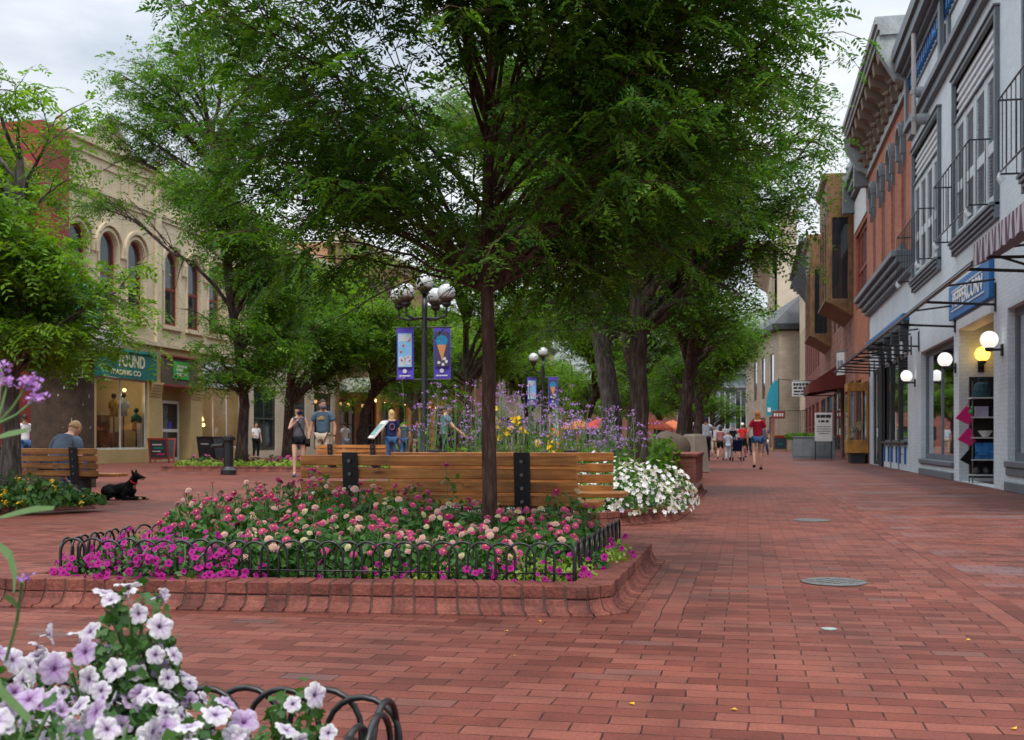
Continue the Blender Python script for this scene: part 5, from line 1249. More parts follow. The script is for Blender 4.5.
def tree(name, label, x, y, trunk, r0, c, rad, nl, leaf, bark, seed, leafL=.16, pairs=6, wid=.32, sub=9, twig=5, lstep=.06, twl=.42, group='honey locust street trees', flat=.35, tips=None, zmin=None, trunk_n=14, flare=.45, subl=.42, droop=.5, extra=None, cut=None):
    """trunk: points relative to the base; c, rad: crown ellipsoid centre and radii (relative). Limbs reach the crown's outer shell, side branches
    and twigs fill it in layers, compound leaves hang along every twig."""
    rg = np.random.default_rng(seed)
    T = thing(name, label, 'tree', (x, y, 0), group=group)
    w = MB(); tp = np.array(trunk, float); k = len(tp)
    zz = np.linspace(0, 1, 14); tz = np.interp(zz, np.linspace(0, 1, k), np.arange(k))
    path = np.stack([np.interp(tz, np.arange(k), tp[:, i]) for i in range(3)], 1)
    path[1:-1, :2] += rg.normal(0, r0 * .10, (12, 2))
    rr = r0 * (1 - .55 * zz) * (1 + flare * np.exp(-zz * 16)); rr[-1] = r0 * .25
    w.tube([tuple(p) for p in path], list(rr), trunk_n)
    c = np.array(c, float); rad = np.array(rad, float)
    LP, LD = [], []
    tipl = []
    for i in range(nl):
        az = i * 2.39996 + rg.normal(0, .25); h = -0.92 + 1.86 * ((i * .618 + .3) % 1.0)
        s = math.sqrt(max(0, 1 - h * h)); q = rg.uniform(.80, 1.0)
        tipl.append(c + rad * np.array([math.cos(az) * s, math.sin(az) * s, h]) * q)
    tipl += [np.array(q, float) for q in (tips or [])]
    zmin = tp[-1][2] * .42 if zmin is None else zmin
    for tip in tipl:
        hd = math.hypot(*(tip[:2] - np.interp(tip[2], path[:, 2], path[:, 0])))
        zs = np.clip(tip[2] - .75 * hd - .1, zmin, path[-1][2] * .97)
        st = np.array([np.interp(zs, path[:, 2], path[:, j]) for j in range(3)]); ln = np.linalg.norm(tip - st)
        mid = st + (tip - st) * .5 + np.array([0, 0, .16 * ln]) + rg.normal(0, .05 * ln, 3)
        B_ = bez(st, mid, tip, np.linspace(0, 1, 9)); B_[1:-1] += rg.normal(0, .012 * ln, (7, 3))
        rb = max(.008, r0 * .40 * min(1, ln / 3.5 + .25))
        w.tube([tuple(p) for p in B_], list(np.linspace(rb, rb * .18, 9)), 6, cap=False)
        n2 = max(3, int(sub * ln / 2.6))
        for j in range(n2):
            t = .22 + .78 * (j + rg.uniform(.1, .9)) / n2
            p = bez(st, mid, tip, [t])[0]; d = unit(2 * (1 - t) * (mid - st) + 2 * t * (tip - mid))
            sd = unit(np.cross(d, [0, 0, 1.0])) * (1 if j % 2 else -1); th = rg.uniform(.5, 1.15)
            dd = unit(d * math.cos(th) + sd * math.sin(th) + np.array([0, 0, rg.normal(.08, flat)]))
            l2 = (subl * (1.25 - t) + .18) * min(ln, 4.2) * rg.uniform(.6, 1.1)
            e = p + dd * l2 - np.array([0, 0, .10 * l2]); m2 = p + dd * l2 * .5 + np.array([0, 0, .06 * l2])
            S_ = bez(p, m2, e, np.linspace(0, 1, 5)); w.tube([tuple(q) for q in S_], list(np.linspace(rb * .35, rb * .08 + .002, 5)), 4, cap=False)
            n3 = max(2, int(twig * l2 / .8) + 1)
            for m in range(n3):
                t3 = (m + rg.uniform(.2, 1)) / n3; q = bez(p, m2, e, [t3])[0]; d3 = unit(e - p); s3 = unit(np.cross(d3, [0, 0, 1.0])) * (1 if m % 2 else -1)
                th3 = rg.uniform(.35, 1.1) if m < n3 - 1 else .1
                td = unit(d3 * math.cos(th3) + s3 * math.sin(th3) + np.array([0, 0, rg.normal(-.05, flat * .7)])); tl = twl * rg.uniform(.55, 1.2)
                nn = max(2, int(tl / lstep)); tt = (np.arange(nn) + .5) / nn
                pts = q + td * (tl * tt)[:, None] - np.array([0, 0, 1]) * (.22 * tl * tt ** 2)[:, None]
                if leafL > .12 and r0 < .2: w.tube([tuple(q), tuple(q + td * tl * .5), tuple(pts[-1])], [.0035, .003, .0015], 3, cap=False)
                sdv = unit(np.cross(td, [0, 0, 1.0])); alt = np.where(np.arange(nn) % 2, 1, -1)[:, None]
                ld = td * .55 + sdv * alt * .8 + rg.normal(0, .35, (nn, 3)); ld[:, 2] -= .15
                LP.append(pts); LD.append(ld / np.linalg.norm(ld, axis=1, keepdims=True))
    w.build('trunk', bark, T, smooth=True, recalc=False)
    P = np.concatenate(LP); D = np.concatenate(LD)
    if cut is not None: kq = cut(P); P, D = P[kq], D[kq]
    L = leafL * rg.uniform(.65, 1.2, len(P))
    V, va = pinnate(rg, P, D, L, pairs, wid, droop)
    np_mesh('crown', V, 4, leaf, T, va)
    return T
def tree_copy(src, label, x, y, rz=0, s=1.0):
    c = copy_tree(src); c.location = (x, y, 0); c.rotation_euler = (0, 0, rz); c.scale = (s, s, s); c['label'] = label; return c

# the young tree in the zinnia bed
x, y = spot(489, 7.0)
tree('honey_locust_tree', 'slim young tree growing out of the zinnia bed, its wide crown spreading over the benches', x, y,
     [(0, 0, .1), (.0, .02, 1.2), (-.015, .0, 2.2), (.02, 0, 3.2), (.1, .05, 4.4), (.12, .1, 5.0)], .047, (0.05, .35, 3.75), (1.72, 2.2, 2.1), 62, M['leaf1'], M['bark1'], 21,
     leafL=.135, pairs=7, wid=.32, sub=12, twig=6, lstep=.047, twl=.36, zmin=1.75, flat=.34, flare=.05, subl=.40,
     tips=[(1.6, .2, 3.35), (1.7, .0, 3.75), (-1.6, -.2, 3.6), (.9, -.7, 2.45), (-1.45, .4, 2.3), (.8, .9, 2.0), (-.7, -.9, 2.2), (-1.7, .5, 2.8), (.45, -.8, 2.0), (1.1, .5, 2.4), (-1.1, -.6, 2.0), (-.3, .9, 1.9), (.1, -.9, 2.5), (-.5, -.8, 2.6), (.6, -.5, 2.7), (-.9, .2, 2.3), (-1.2, -.5, 2.7), (-1.5, .6, 3.1), (-1.0, .9, 2.7), (-1.6, .1, 3.2), (-.6, .6, 2.9), (-1.4, -.8, 3.3), (-.9, -1.0, 2.9), (-1.3, .2, 2.0), (-.3, -.4, 3.2), (-1.6, -.2, 2.45)], cut=lambda P: (((P[:, 0] + .42) / .30) ** 2 + ((P[:, 2] - 1.72 - .12 * P[:, 1]) / .20) ** 2) > 1)
# the two big trunks in the verbena bed
x, y = spot(637, 17.2)
t2 = tree('honey_locust_tree', 'old tree with thick dark trunk rising from the back of the verbena bed', x, y,
     [(0, 0, .1), (.02, 0, 1.5), (.0, .05, 3), (.1, 0, 4.5), (.2, .2, 6.5)], .165, (-.1, .3, 5.1), (2.45, 2.8, 2.6), 40, M['leaf1'], M['bark2'], 5,
     leafL=.24, pairs=5, wid=.32, sub=9, twig=4, lstep=.10, twl=.5, zmin=2.4, flat=.28, subl=.38, tips=[(2.4, -.3, 4.9), (2.6, .4, 5.3), (2.2, 0, 5.9), (1.9, -.8, 3.9), (2.0, .3, 3.6), (-1.5, -1, 2.7), (-2.0, 0, 3.0), (-.8, -1.2, 2.6), (.8, -1, 2.8)])
x, y = spot(614, 18.4)
tree('honey_locust_tree', 'grey barked tree standing close beside the thick dark trunk', x, y,
     [(0, 0, .1), (-.05, 0, 1.3), (-.2, .1, 2.6), (-.5, .2, 4), (-.8, .4, 6)], .19, (-1.0, .8, 5.2), (2.7, 2.6, 2.5), 30, M['leaf2'], M['bark3'], 9,
     leafL=.24, pairs=5, wid=.32, sub=8, twig=4, lstep=.11, twl=.5, zmin=2.3, flat=.28)
x, y = spot(682, 31)
t3 = tree('honey_locust_tree', 'forked tree beyond the low brick wall at the edge of the walkway', x, y,
     [(0, 0, 0), (.05, 0, 1.2), (.1, 0, 2.2), (.5, 0, 4), (.9, .3, 6.5)], .22, (-.2, .3, 4.9), (2.1, 2.8, 2.9), 34, M['leaf2'], M['bark2'], 14,
     leafL=.30, pairs=4, wid=.36, sub=8, twig=4, lstep=.15, twl=.6, zmin=1.7, flat=.25)
for i, (px, d, rz, s, lb) in enumerate(((697, 44, 1.0, .95, 'tree in the middle row just behind the forked one'), (704, 58, 2.3, 1.0, 'third tree of the middle row beyond the forked one'), (690, 75, 4.0, 1.1, 'small looking tree far along the middle row'), (640, 60, 3.1, 1.1, 'tree behind the cafe umbrellas'), (712, 98, 5, 1.05, 'farthest tree of the middle row near the grey-blue building'))):
    x, y = spot(px, d); tree_copy(t3, lb, x, y, rz, s)
# left row
x, y = spot(241, 32)
tl = tree('honey_locust_tree', 'tall open crowned tree in the far magenta bed before the tan building', x, y,
     [(0, 0, 0), (.1, 0, 2), (-.2, 0, 4), (-.6, .1, 6.5), (-1.0, .2, 9.5)], .155, (.0, .2, 6.6), (1.55, 2.4, 4.6), 46, M['leaf2'], M['bark2'], 31,
     leafL=.30, pairs=4, wid=.38, sub=9, twig=5, lstep=.11, twl=.6, zmin=2.1, flat=.25, subl=.36, tips=[(-3.7, -.3, 9.9), (-3.3, .4, 10.6), (-2.9, 0, 11.5), (-3.9, .1, 9.2), (-2.4, -.5, 9.8), (-2.0, .5, 10.9), (-1.4, 0, 12.2), (-.2, 0, 12.2), (.9, .2, 11.3), (-2.2, .3, 11.9), (.8, -.6, 3.0), (-.8, -1.2, 3.0), (1.3, 0, 3.4), (-4.6, -.4, 7.5), (1.0, -1.1, 2.5), (.3, -1.4, 2.8), (-.9, -1.0, 2.5), (1.3, -.6, 3.5), (-.4, -1.5, 3.4), (.6, -1.5, 4.0), (-1.1, -1.0, 4.4), (-3.3, -.5, 11.0), (-2.6, .4, 9.2)], cut=lambda P: (P[:, 0] > -.95) | (P[:, 2] > 8.8) | (np.abs(P[:, 2] - 7.75) < .4))
x, y = spot(9, 13.7)
tree('honey_locust_tree', 'bushy tree in the yellow flower bed overhanging the notice kiosk', x, y,
     [(0, 0, .1), (.02, 0, 1), (0.05, 0, 2.2), (.12, 0, 3.4), (.15, 0, 4.3)], .12, (-.45, -.2, 3.2), (1.4, 1.7, 1.75), 60, M['leaf3'], M['bark3'], 44,
     leafL=.22, pairs=5, wid=.36, sub=12, twig=6, lstep=.07, twl=.48, zmin=1.6, flat=.28, tips=[(.5, -.6, 4.9), (.1, -.8, 5.1), (.95, -.5, 4.5), (.6, -1.6, 3.0), (.3, -1.4, 2.4), (.9, -1.0, 2.1), (1.35, -.1, 2.2), (1.4, .3, 2.7), (1.2, -.8, 2.1), (.75, 0, 3.9)], cut=lambda P: (((P[:, 0] - 1.0) / .42) ** 2 + ((P[:, 1] + .8) / 2.0) ** 2 + ((P[:, 2] - 2.36) / .2) ** 2) > 1)
x, y = spot(288, 43)
tb_ = tree('honey_locust_tree', 'dense tree behind the couple, hiding the cream building', x, y,
     [(0, 0, 0), (0, 0, 1.5), (.1, 0, 3), (.1, .1, 5), (0, .2, 7.5)], .2, (.3, 0, 5.6), (3.1, 3.1, 3.4), 36, M['leaf2'], M['bark2'], 52,
     leafL=.36, pairs=4, wid=.36, sub=7, twig=4, lstep=.17, twl=.7, zmin=2.1, flat=.25)
x, y = spot(362, 46)
tv = tree('honey_locust_tree', 'tree with a trunk split in a V beside the scalloped canopies', x, y,
     [(0, 0, 0), (0, 0, 1.2), (.15, 0, 2), (.9, 0, 4), (1.2, 0, 7)], .24, (.3, 0, 5.7), (3.0, 3.1, 3.2), 34, M['leaf3'], M['bark2'], 61,
     leafL=.36, pairs=4, wid=.36, sub=7, twig=4, lstep=.17, twl=.7, zmin=1.5, flat=.25)
for i, (src, px, d, rz, s, lb) in enumerate(((tv, 470, 48, 2.0, 1.0, 'bright green tree behind the purple verbena'), (tv, 530, 55, 4.2, 1.05, 'pale green tree in the middle distance beside the second lamp post'), (tb_, 415, 62, 1.2, 1.1, 'tree behind the nearest lamp post'), (tv, 585, 66, .6, 1.1, 'yellow green tree behind the pair of old trunks'), (tb_, 330, 66, 2.8, 1.15, 'tree before the orange brick building'), (tv, 450, 85, 3.3, 1.2, 'far tree between the lamp posts'), (tb_, 545, 90, 5.1, 1.3, 'far dark tree behind the verbena'), (tb_, 600, 105, .9, 1.3, 'hazy far tree near the end of the mall'), (tb_, 500, 110, 2.2, 1.4, 'farthest tree behind the slim young trunk'), (tb_, 660, 120, 3.7, 1.3, 'far tree at the end of the mall behind the boulder'), (tb_, 630, 80, 1.7, 1.0, 'middle distance tree seen between the two old trunks'), (tb_, 572, 125, .4, 1.2, 'tiny looking tree far behind the lamp post with banners'))):
    x, y = spot(px, d); tree_copy(src, lb, x, y, rz, s)

# ------------------------------------------------------------------ flowers
def leaves_cloud(rg, P, N, size, mat, name, parent, jitter=.7, asp=.42, var=None):
    """small pointed leaves (2 quads folded along the midrib) at points P, roughly facing along N"""
    n = len(P); N = N + rg.normal(0, jitter, (n, 3)); N /= np.linalg.norm(N, axis=1, keepdims=True)
    A = np.cross(N, rg.normal(0, 1, (n, 3))); A /= np.linalg.norm(A, axis=1, keepdims=True) + 1e-9; B_ = np.cross(N, A)
    s = (size * rg.uniform(.6, 1.25, n))[:, None]
    a, m, e = P - A * s * .5, P + N * s * .06, P + A * s * .5 - N * s * .12
    l, r_ = P + B_ * s * asp + N * s * .10, P - B_ * s * asp + N * s * .10
    q = np.stack([np.stack([a, l, e, m], 1), np.stack([a, m, e, r_], 1)], 1).reshape(-1, 3)
    v = np.repeat(np.clip(rg.normal(.5, .25, n) if var is None else var, 0, 1), 2)
    return np_mesh(name, q, 4, mat, parent, v)

def petunia_mesh(nm, mat, seed, lobes=5, shut=0.0):
    rg = random.Random(seed); vs = []; fs = []; va = []; seg = 40
    rings = [(.07, -.42), (.10, -.22), (.19, -.06), (.36, .0), (.60, .03), (.82, .03), (1.0, -.04)]
    for k, (r_, z) in enumerate(rings):
        for j in range(seg):
            a = 2 * PI * j / seg; lob = abs(math.cos(a * lobes / 2)) ** .55; f = k / (len(rings) - 1)
            rr = r_ * (1 - f * f * .22 * (1 - lob)) * (1 - shut * f); z = rings[k][1] + shut * f * .55 + .16 * f * f * math.cos(a * 2 + seed * 1.7) * (1 if seed > 2 else .35); ruf = .07 * f * f * math.sin(a * lobes * 2 + seed) + .05 * f * f * rg.uniform(-1, 1)
            vs.append((rr * math.cos(a), rr * math.sin(a), z + ruf - .05 * f * (1 - lob)))
    for k in range(len(rings) - 1):
        for j in range(seg): fs.append((k * seg + j, k * seg + (j + 1) % seg, (k + 1) * seg + (j + 1) % seg, (k + 1) * seg + j)); va.append(max(0, (k - .6) / (len(rings) - 2)))
    # calyx tube
    b = len(vs)
    for z in (-.42, -.95):
        for j in range(6): vs.append((.07 * math.cos(PI * j / 3), .07 * math.sin(PI * j / 3), z))
    for j in range(6): fs.append((b + j, b + (j + 1) % 6, b + 6 + (j + 1) % 6, b + 6 + j)); va.append(1)
    me = bpy.data.meshes.new(nm); me.from_pydata(vs, [], fs); a = me.attributes.new('var', 'FLOAT', 'FACE'); a.data.foreach_set('value', va)
    me.materials.append(mat); me.polygons.foreach_set('use_smooth', [True] * len(fs)); return me
def zinnia_mesh(nm, mat, seed):
    rg = random.Random(seed); vs = []; fs = []; va = []; mi = []
    for lay, (n, r_, z0, el) in enumerate(((13, 1.0, 0, -.12), (11, .86, .10, .06), (9, .66, .19, .25), (7, .45, .26, .5))):
        for i in range(n):
            a = 2 * PI * (i + .5 * (lay & 1)) / n + rg.uniform(-.06, .06); L = r_ * rg.uniform(.9, 1.06); w = .62 * L * PI / n * 1.35
            ca, sa = math.cos(a), math.sin(a); b = len(vs)
            for u, ww, dz in ((.12, .35, 0), (.6, 1, .12), (.95, .8, .10), (1.0, .0, .04)):
                z = z0 + math.sin(el) * L * u + dz * .6 - .10 * u * u
                for sgn in (-1, 1): vs.append((ca * L * u - sa * w * ww * sgn, sa * L * u + ca * w * ww * sgn, z - .04 * abs(ww)))
            for k in range(3): fs.append((b + 2 * k, b + 2 * k + 1, b + 2 * k + 3, b + 2 * k + 2)); va.append(.25 + .3 * k - lay * .06); mi.append(0)
    b = len(vs); n = 8
    for r_, z in ((.26, .28), (.2, .40), (.02, .44)):
        for j in range(n): vs.append((r_ * math.cos(2 * PI * j / n), r_ * math.sin(2 * PI * j / n), z))
    for k in range(2):
        for j in range(n): fs.append((b + k * n + j, b + k * n + (j + 1) % n, b + (k + 1) * n + (j + 1) % n, b + (k + 1) * n + j)); va.append(0); mi.append(1)
    me = bpy.data.meshes.new(nm); me.from_pydata(vs, [], fs); at = me.attributes.new('var', 'FLOAT', 'FACE'); at.data.foreach_set('value', va)
    me.materials.append(mat); me.materials.append(M['yellowc']); me.polygons.foreach_set('material_index', mi); return me
PET = {k: [petunia_mesh('blossom', M['pet_' + k], s) for s in (1, 2, 3, 4)] + [petunia_mesh('blossom', M['pet_' + k], 5, shut=.45)] for k in ('white', 'lilac', 'mag')}
ZIN = {k: [zinnia_mesh('blossom', M['zin_' + k], s) for s in (1, 2)] for k in ('pink', 'pale', 'mag', 'cream')}

def dome_points(rg, n, rx, ry, h, shell=.35, zlow=.0):
    """points spread through the outer part of a mound, with outward normals"""
    az = rg.uniform(0, 2 * PI, n); u = rg.uniform(0, 1, n) ** .6; el = np.arcsin(1 - u * (1 - zlow))
    q = 1 - shell * rg.uniform(0, 1, n) ** 1.6
    d = np.stack([np.cos(az) * np.cos(el), np.sin(az) * np.cos(el), np.sin(el)], 1)
    return d * np.array([rx, ry, h]) * q[:, None], d
def place_blossom(parent, me, p, n, size, rg, nm='blossom'):
    o = bpy.data.objects.new(nm, me); col.objects.link(o); o.parent = parent; o.location = p
    q = Vector(n).to_track_quat('Z', 'Y'); o.rotation_mode = 'QUATERNION'; o.rotation_quaternion = q @ Euler((0, 0, rg.uniform(0, 6.28))).to_quaternion(); o.scale = (size,) * 3
    return o
def petunia(name, label, group, x, y, z, rx, ry, h, nb, kinds, size, nleaf, seed, leaf='plant', lsize=.04, toward=(0, -1, .5), spread=.45):
    rg = np.random.default_rng(seed); t = thing(name, label, 'flowering plant', (x, y, z), 0, group)
    P, N = dome_points(rg, nleaf, rx, ry, h, .6); leaves_cloud(rg, P, N, lsize, M[leaf], 'foliage', t)
    s = MB()
    for i in range(12):
        a = rg.uniform(0, 2 * PI); f = rg.uniform(.4, .95); s.tube([(0, 0, -.05), (rx * f * .5 * math.cos(a), ry * f * .5 * math.sin(a), h * .5), (rx * f * math.cos(a), ry * f * math.sin(a), h * math.sqrt(1 - f * f * .9) * .95)], .0035, 4)
    s.build('stem', M['stem'], t, recalc=False)
    P, N = dome_points(rg, nb * 16, rx * 1.05, ry * 1.05, h * 1.06, .10); tv = np.array(toward)
    kept = []
    for p, n in zip(P, N):
        if len(kept) >= nb: break
        if rg.random() > .12 + .88 * max(0, float(n @ tv)) / np.linalg.norm(tv): continue
        if any(np.linalg.norm(p - k) < size * 1.15 for k in kept): continue
        kept.append(p); d = n + tv * .55 + rg.normal(0, spread, 3); k = kinds[rg.integers(len(kinds))]
        place_blossom(t, PET[k][rg.choice(5, p=[.25, .23, .22, .2, .1])], p + n * size * .8, d / np.linalg.norm(d), size * rg.uniform(.7, 1.18), rg)
    return t
def inside(pt, P):
    c = False; n = len(P)
    for i in range(n):
        (x1, y1), (x2, y2) = P[i - 1], P[i]
        if (y1 > pt[1]) != (y2 > pt[1]) and pt[0] < (x2 - x1) * (pt[1] - y1) / (y2 - y1) + x1: c = not c
    return c

def zinnia(label, x, y, z, r_, h, nb, kinds, seed, nleaf=420):
    rg = np.random.default_rng(seed); t = thing('zinnia_plant', label, 'flowering plant', (x, y, z), 0, 'zinnia plants in the big bed')
    P, N = dome_points(rg, nleaf, r_ * 1.06, r_ * 1.06, h * 1.02, .7); leaves_cloud(rg, P, N, .056, M['plantdark'], 'foliage', t, asp=.30)
    s = MB(); heads = []
    for i in range(nb * 6):
        if len(heads) >= nb: break
        a = rg.uniform(0, 2 * PI); f = math.sqrt(rg.uniform(0, 1)) * 1.02; zz = h * (math.sqrt(max(0, 1 - f * f * .82)) + rg.uniform(-.04, .10)); p = np.array([r_ * f * math.cos(a), r_ * f * math.sin(a), zz])
        if any(np.linalg.norm(p - q) < .043 for q in heads): continue
        heads.append(p); s.tube([(p[0] * .35, p[1] * .35, h * .25), (p[0] * .85, p[1] * .85, zz * .75), tuple(p - np.array([0, 0, .01]))], .0032, 4)
        n = np.array([p[0] * 1.2, p[1] * 1.2 - .12, .32]) + rg.normal(0, .10, 3); n /= np.linalg.norm(n); k = kinds[rg.integers(len(kinds))]
        place_blossom(t, ZIN[k][rg.integers(2)], p, n, rg.uniform(.015, .027), rg)
    s.build('stem', M['stem'], t, recalc=False); return t
# zinnias fill the middle of the big bed, tallest towards the back
rg = np.random.default_rng(77); k = 0
zp = []
for Y0, xs, h in ((5.96, (-2.6, -2.3, -2.0, -1.7, -1.42), .24), (6.25, (-2.85, -2.5, -2.15, -1.82, -1.5, -1.2), .29), (6.6, (-3.42, -3.12, -2.8, -2.42, -2.05, -1.72, -1.40, -1.16), .32), (7.0, (-3.45, -3.15, -2.85, -2.45, -2.1, -1.75, -1.36, -1.16), .35), (7.42, (-3.2, -2.95, -2.55, -2.2, -1.85, -1.46, -1.18), .41)):
    for x0 in xs: zp.append((x0 + rg.normal(0, .05), Y0 + rg.normal(0, .05), h * rg.uniform(.86, 1.12) * (1.16 if x0 < -1.95 else .84)))
for i, (x0, y0, h) in enumerate(zp):
    if math.hypot(x0 + 1.5, y0 - 6.83) < .15: x0 -= .2
    kinds = ['pale', 'cream', 'pink', 'pale', 'pink', 'pink', 'pink', 'pale'] if y0 < 6.4 else (['pink', 'pink', 'mag', 'pink', 'pale', 'pale', 'cream'] if x0 > -2.6 else ['mag', 'pink', 'mag', 'pale'])
    lb = 'leafy zinnia plant with pale pink and cream heads at the front of the big bed' if y0 < 6.4 else ('zinnia plant with deep magenta and rose heads at the narrow end of the big bed' if x0 < -2.6 else 'zinnia plant with rose pink heads deep in the big bed')
    zinnia(lb, x0, y0, .12, .25, h, 24 if y0 < 6.9 else 18, kinds, 100 + i, 820)
for i, (x0, y0) in enumerate(((-2.72, 6.9), (-2.35, 7.5), (-1.98, 7.6), (-2.15, 6.75))):      # a few heads on long stalks stand above the rest
    zinnia('zinnia with big magenta heads on long stalks, %s' % ('by the couple side of the bench', 'under the bench support', 'at the middle of the bench back', 'between the lower pink heads')[i], x0, y0, .12, .12, .46 if i != 2 else .56, 2, ['mag'], 300 + i, 90)
# magenta petunias spill over the kerb at the narrow end, and weave among lime leaves at the other
for i, (x0, y0, r_, h) in enumerate(((-3.46, 5.62, .20, .13), (-3.2, 5.58, .24, .19), (-2.92, 5.62, .24, .20), (-2.68, 5.70, .18, .17), (-3.42, 5.95, .24, .2), (-3.1, 5.95, .26, .24), (-3.5, 6.3, .22, .2), (-2.82, 5.92, .22, .22))):
    petunia('petunia_plant', 'mound of magenta petunias spilling over the kerb at the narrow end of the bed', 'magenta petunias at the narrow end of the big bed', x0, y0, .12, r_, r_, h, 34, ['mag'], .024, 320, 400 + i, lsize=.034)
for i, (x0, y0, r_, h, nb) in enumerate(((-2.1, 5.80, .18, .10, 4), (-1.85, 5.82, .18, .10, 6), (-1.62, 5.84, .2, .12, 7), (-1.38, 5.86, .2, .14, 10), (-1.12, 5.87, .2, .15, 11), (-.92, 5.98, .15, .14, 8), (-.9, 6.35, .15, .13, 6), (-.86, 6.75, .18, .14, 9), (-.84, 7.05, .16, .15, 10), (-1.1, 6.15, .2, .16, 6))):
    petunia('petunia_plant', 'lime green leaved plant dotted with magenta petunias behind the hoops', 'lime and magenta edging plants of the big bed', x0, y0, .11, r_, r_, h, nb * 2, ['mag'], .020, 420, 440 + i, leaf='plantlime' if i % 3 else 'plant', lsize=.03)
# the near bed: white and lilac petunias
for i, (x0, y0, z, rx, ry, h, nb, kinds, lb) in enumerate((
    (-1.22, 2.02, .12, .20, .18, .36, 84, ['white', 'white', 'white', 'lilac'], 'tall clump of white petunias rising highest in the near bed'),
    (-1.13, 1.98, .30, .09, .09, .30, 22, ['white'], 'upright stems of white petunias at the top of the near clump'),
    (-1.40, 1.92, .12, .22, .22, .36, 76, ['lilac', 'white', 'white'], 'pale lilac petunias with purple throats at the edge of the near bed'),
    (-1.02, 1.88, .12, .20, .22, .30, 84, ['white', 'lilac', 'white'], 'white petunias mixed with lilac ones low in the near bed'),
    (-.93, 1.92, .12, .17, .18, .22, 34, ['lilac', 'white', 'white'], 'lilac and white petunias beside the near wire hoops'),
    (-.86, 2.10, .12, .08, .10, .27, 6, ['white'], 'few white petunias reaching over the near wire hoops'),
    (-1.00, 1.62, .10, .24, .18, .34, 70, ['white', 'lilac', 'white'], 'white petunias at the lowest front of the near bed'),
    (-1.22, 1.66, .10, .22, .18, .38, 70, ['lilac', 'white', 'lilac'], 'lilac petunias among leaves at the lowest corner of the near bed'))):
    petunia('petunia_plant', lb, 'white and lilac petunias of the near bed', x0, y0, z, rx, ry, h, nb, kinds, .024, 950, 500 + i, lsize=.026, toward=(.3, -1, .7), spread=.62)
# bank of white petunias behind the benches, merged blossoms (a few pixels each)
def bank(name, label, group, x, y, z, rx, ry, h, nb, mat, seed, size=.05, leaf='plant', nleaf=260, cat='flowering plant', lsize=.06):
    rg = np.random.default_rng(seed); t = thing(name, label, cat, (x, y, z), 0, group)
    P, N = dome_points(rg, nleaf, rx, ry, h, .5); leaves_cloud(rg, P, N, lsize, M[leaf], 'foliage', t)
    P, N = dome_points(rg, nb, rx * 1.04, ry * 1.04, h * 1.06, .12); n = len(P); N = N + rg.normal(0, .35, N.shape); N /= np.linalg.norm(N, axis=1, keepdims=True)
    A = np.cross(N, rg.normal(0, 1, (n, 3))); A /= np.linalg.norm(A, axis=1, keepdims=True); B_ = np.cross(N, A); s = (size * rg.uniform(.7, 1.1, n))[:, None] * .5
    v = []; base = np.clip(rg.normal(.65, .3, n), 0, 1); var = []
    for k in range(5):      # five petals round a sunken throat
        a0, a1 = 2 * PI * k / 5, 2 * PI * (k + 1) / 5; am = (a0 + a1) / 2
        q = [P - N * s * .35] + [P + (A * math.cos(a) + B_ * math.sin(a)) * s * f + N * s * .1 for a, f in ((a0 + .08, .82), (am, 1.08), (a1 - .08, .82))]
        v.append(np.stack(q, 1)); var.append(base)
    o = np_mesh('blossoms', np.concatenate([q.reshape(-1, 3) for q in v]), 4, M[mat], t, np.concatenate(var)); o['kind'] = 'stuff'
    return t
for i, (x0, y0, r_, h) in enumerate(((-1.2, 11.9, .5, .48), (-1.05, 12.5, .5, .56), (-1.5, 12.3, .55, .6), (-1.0, 13.1, .45, .5), (-1.75, 11.6, .45, .36), (-1.5, 13.0, .55, .58), (-2.3, 11.6, .5, .30), (-2.9, 11.6, .5, .28), (-3.5, 11.7, .5, .3), (-2.1, 12.3, .5, .45), (-4.2, 11.7, .5, .3))):
    bank('white_petunia_plant', 'bushy mound of white petunias spilling over the kerb behind the benches', 'bank of white petunias behind the benches', x0, y0, .1, r_, r_, h, 190, 'whitemix', 600 + i, .062)
bank('red_flowers', 'small patch of deep pink flowers in front of the white petunias', None, -1.75, 11.3, .1, .2, .15, .16, 24, 'pinkmix', 640, .05)
t = thing('hosta_leaf', 'broad bright green leaves at the kerb before the white petunias', 'plant', (-1.52, 11.35, .12))
for q_ in range(9): leaves_cloud(np.random.default_rng(q_), np.random.default_rng(50 + q_).normal(0, .09, (1, 3)) + np.array([0, 0, .1]), np.array([[0, -.5, .8]]), .24, M['leaf2'], 'leaf', t, .3)
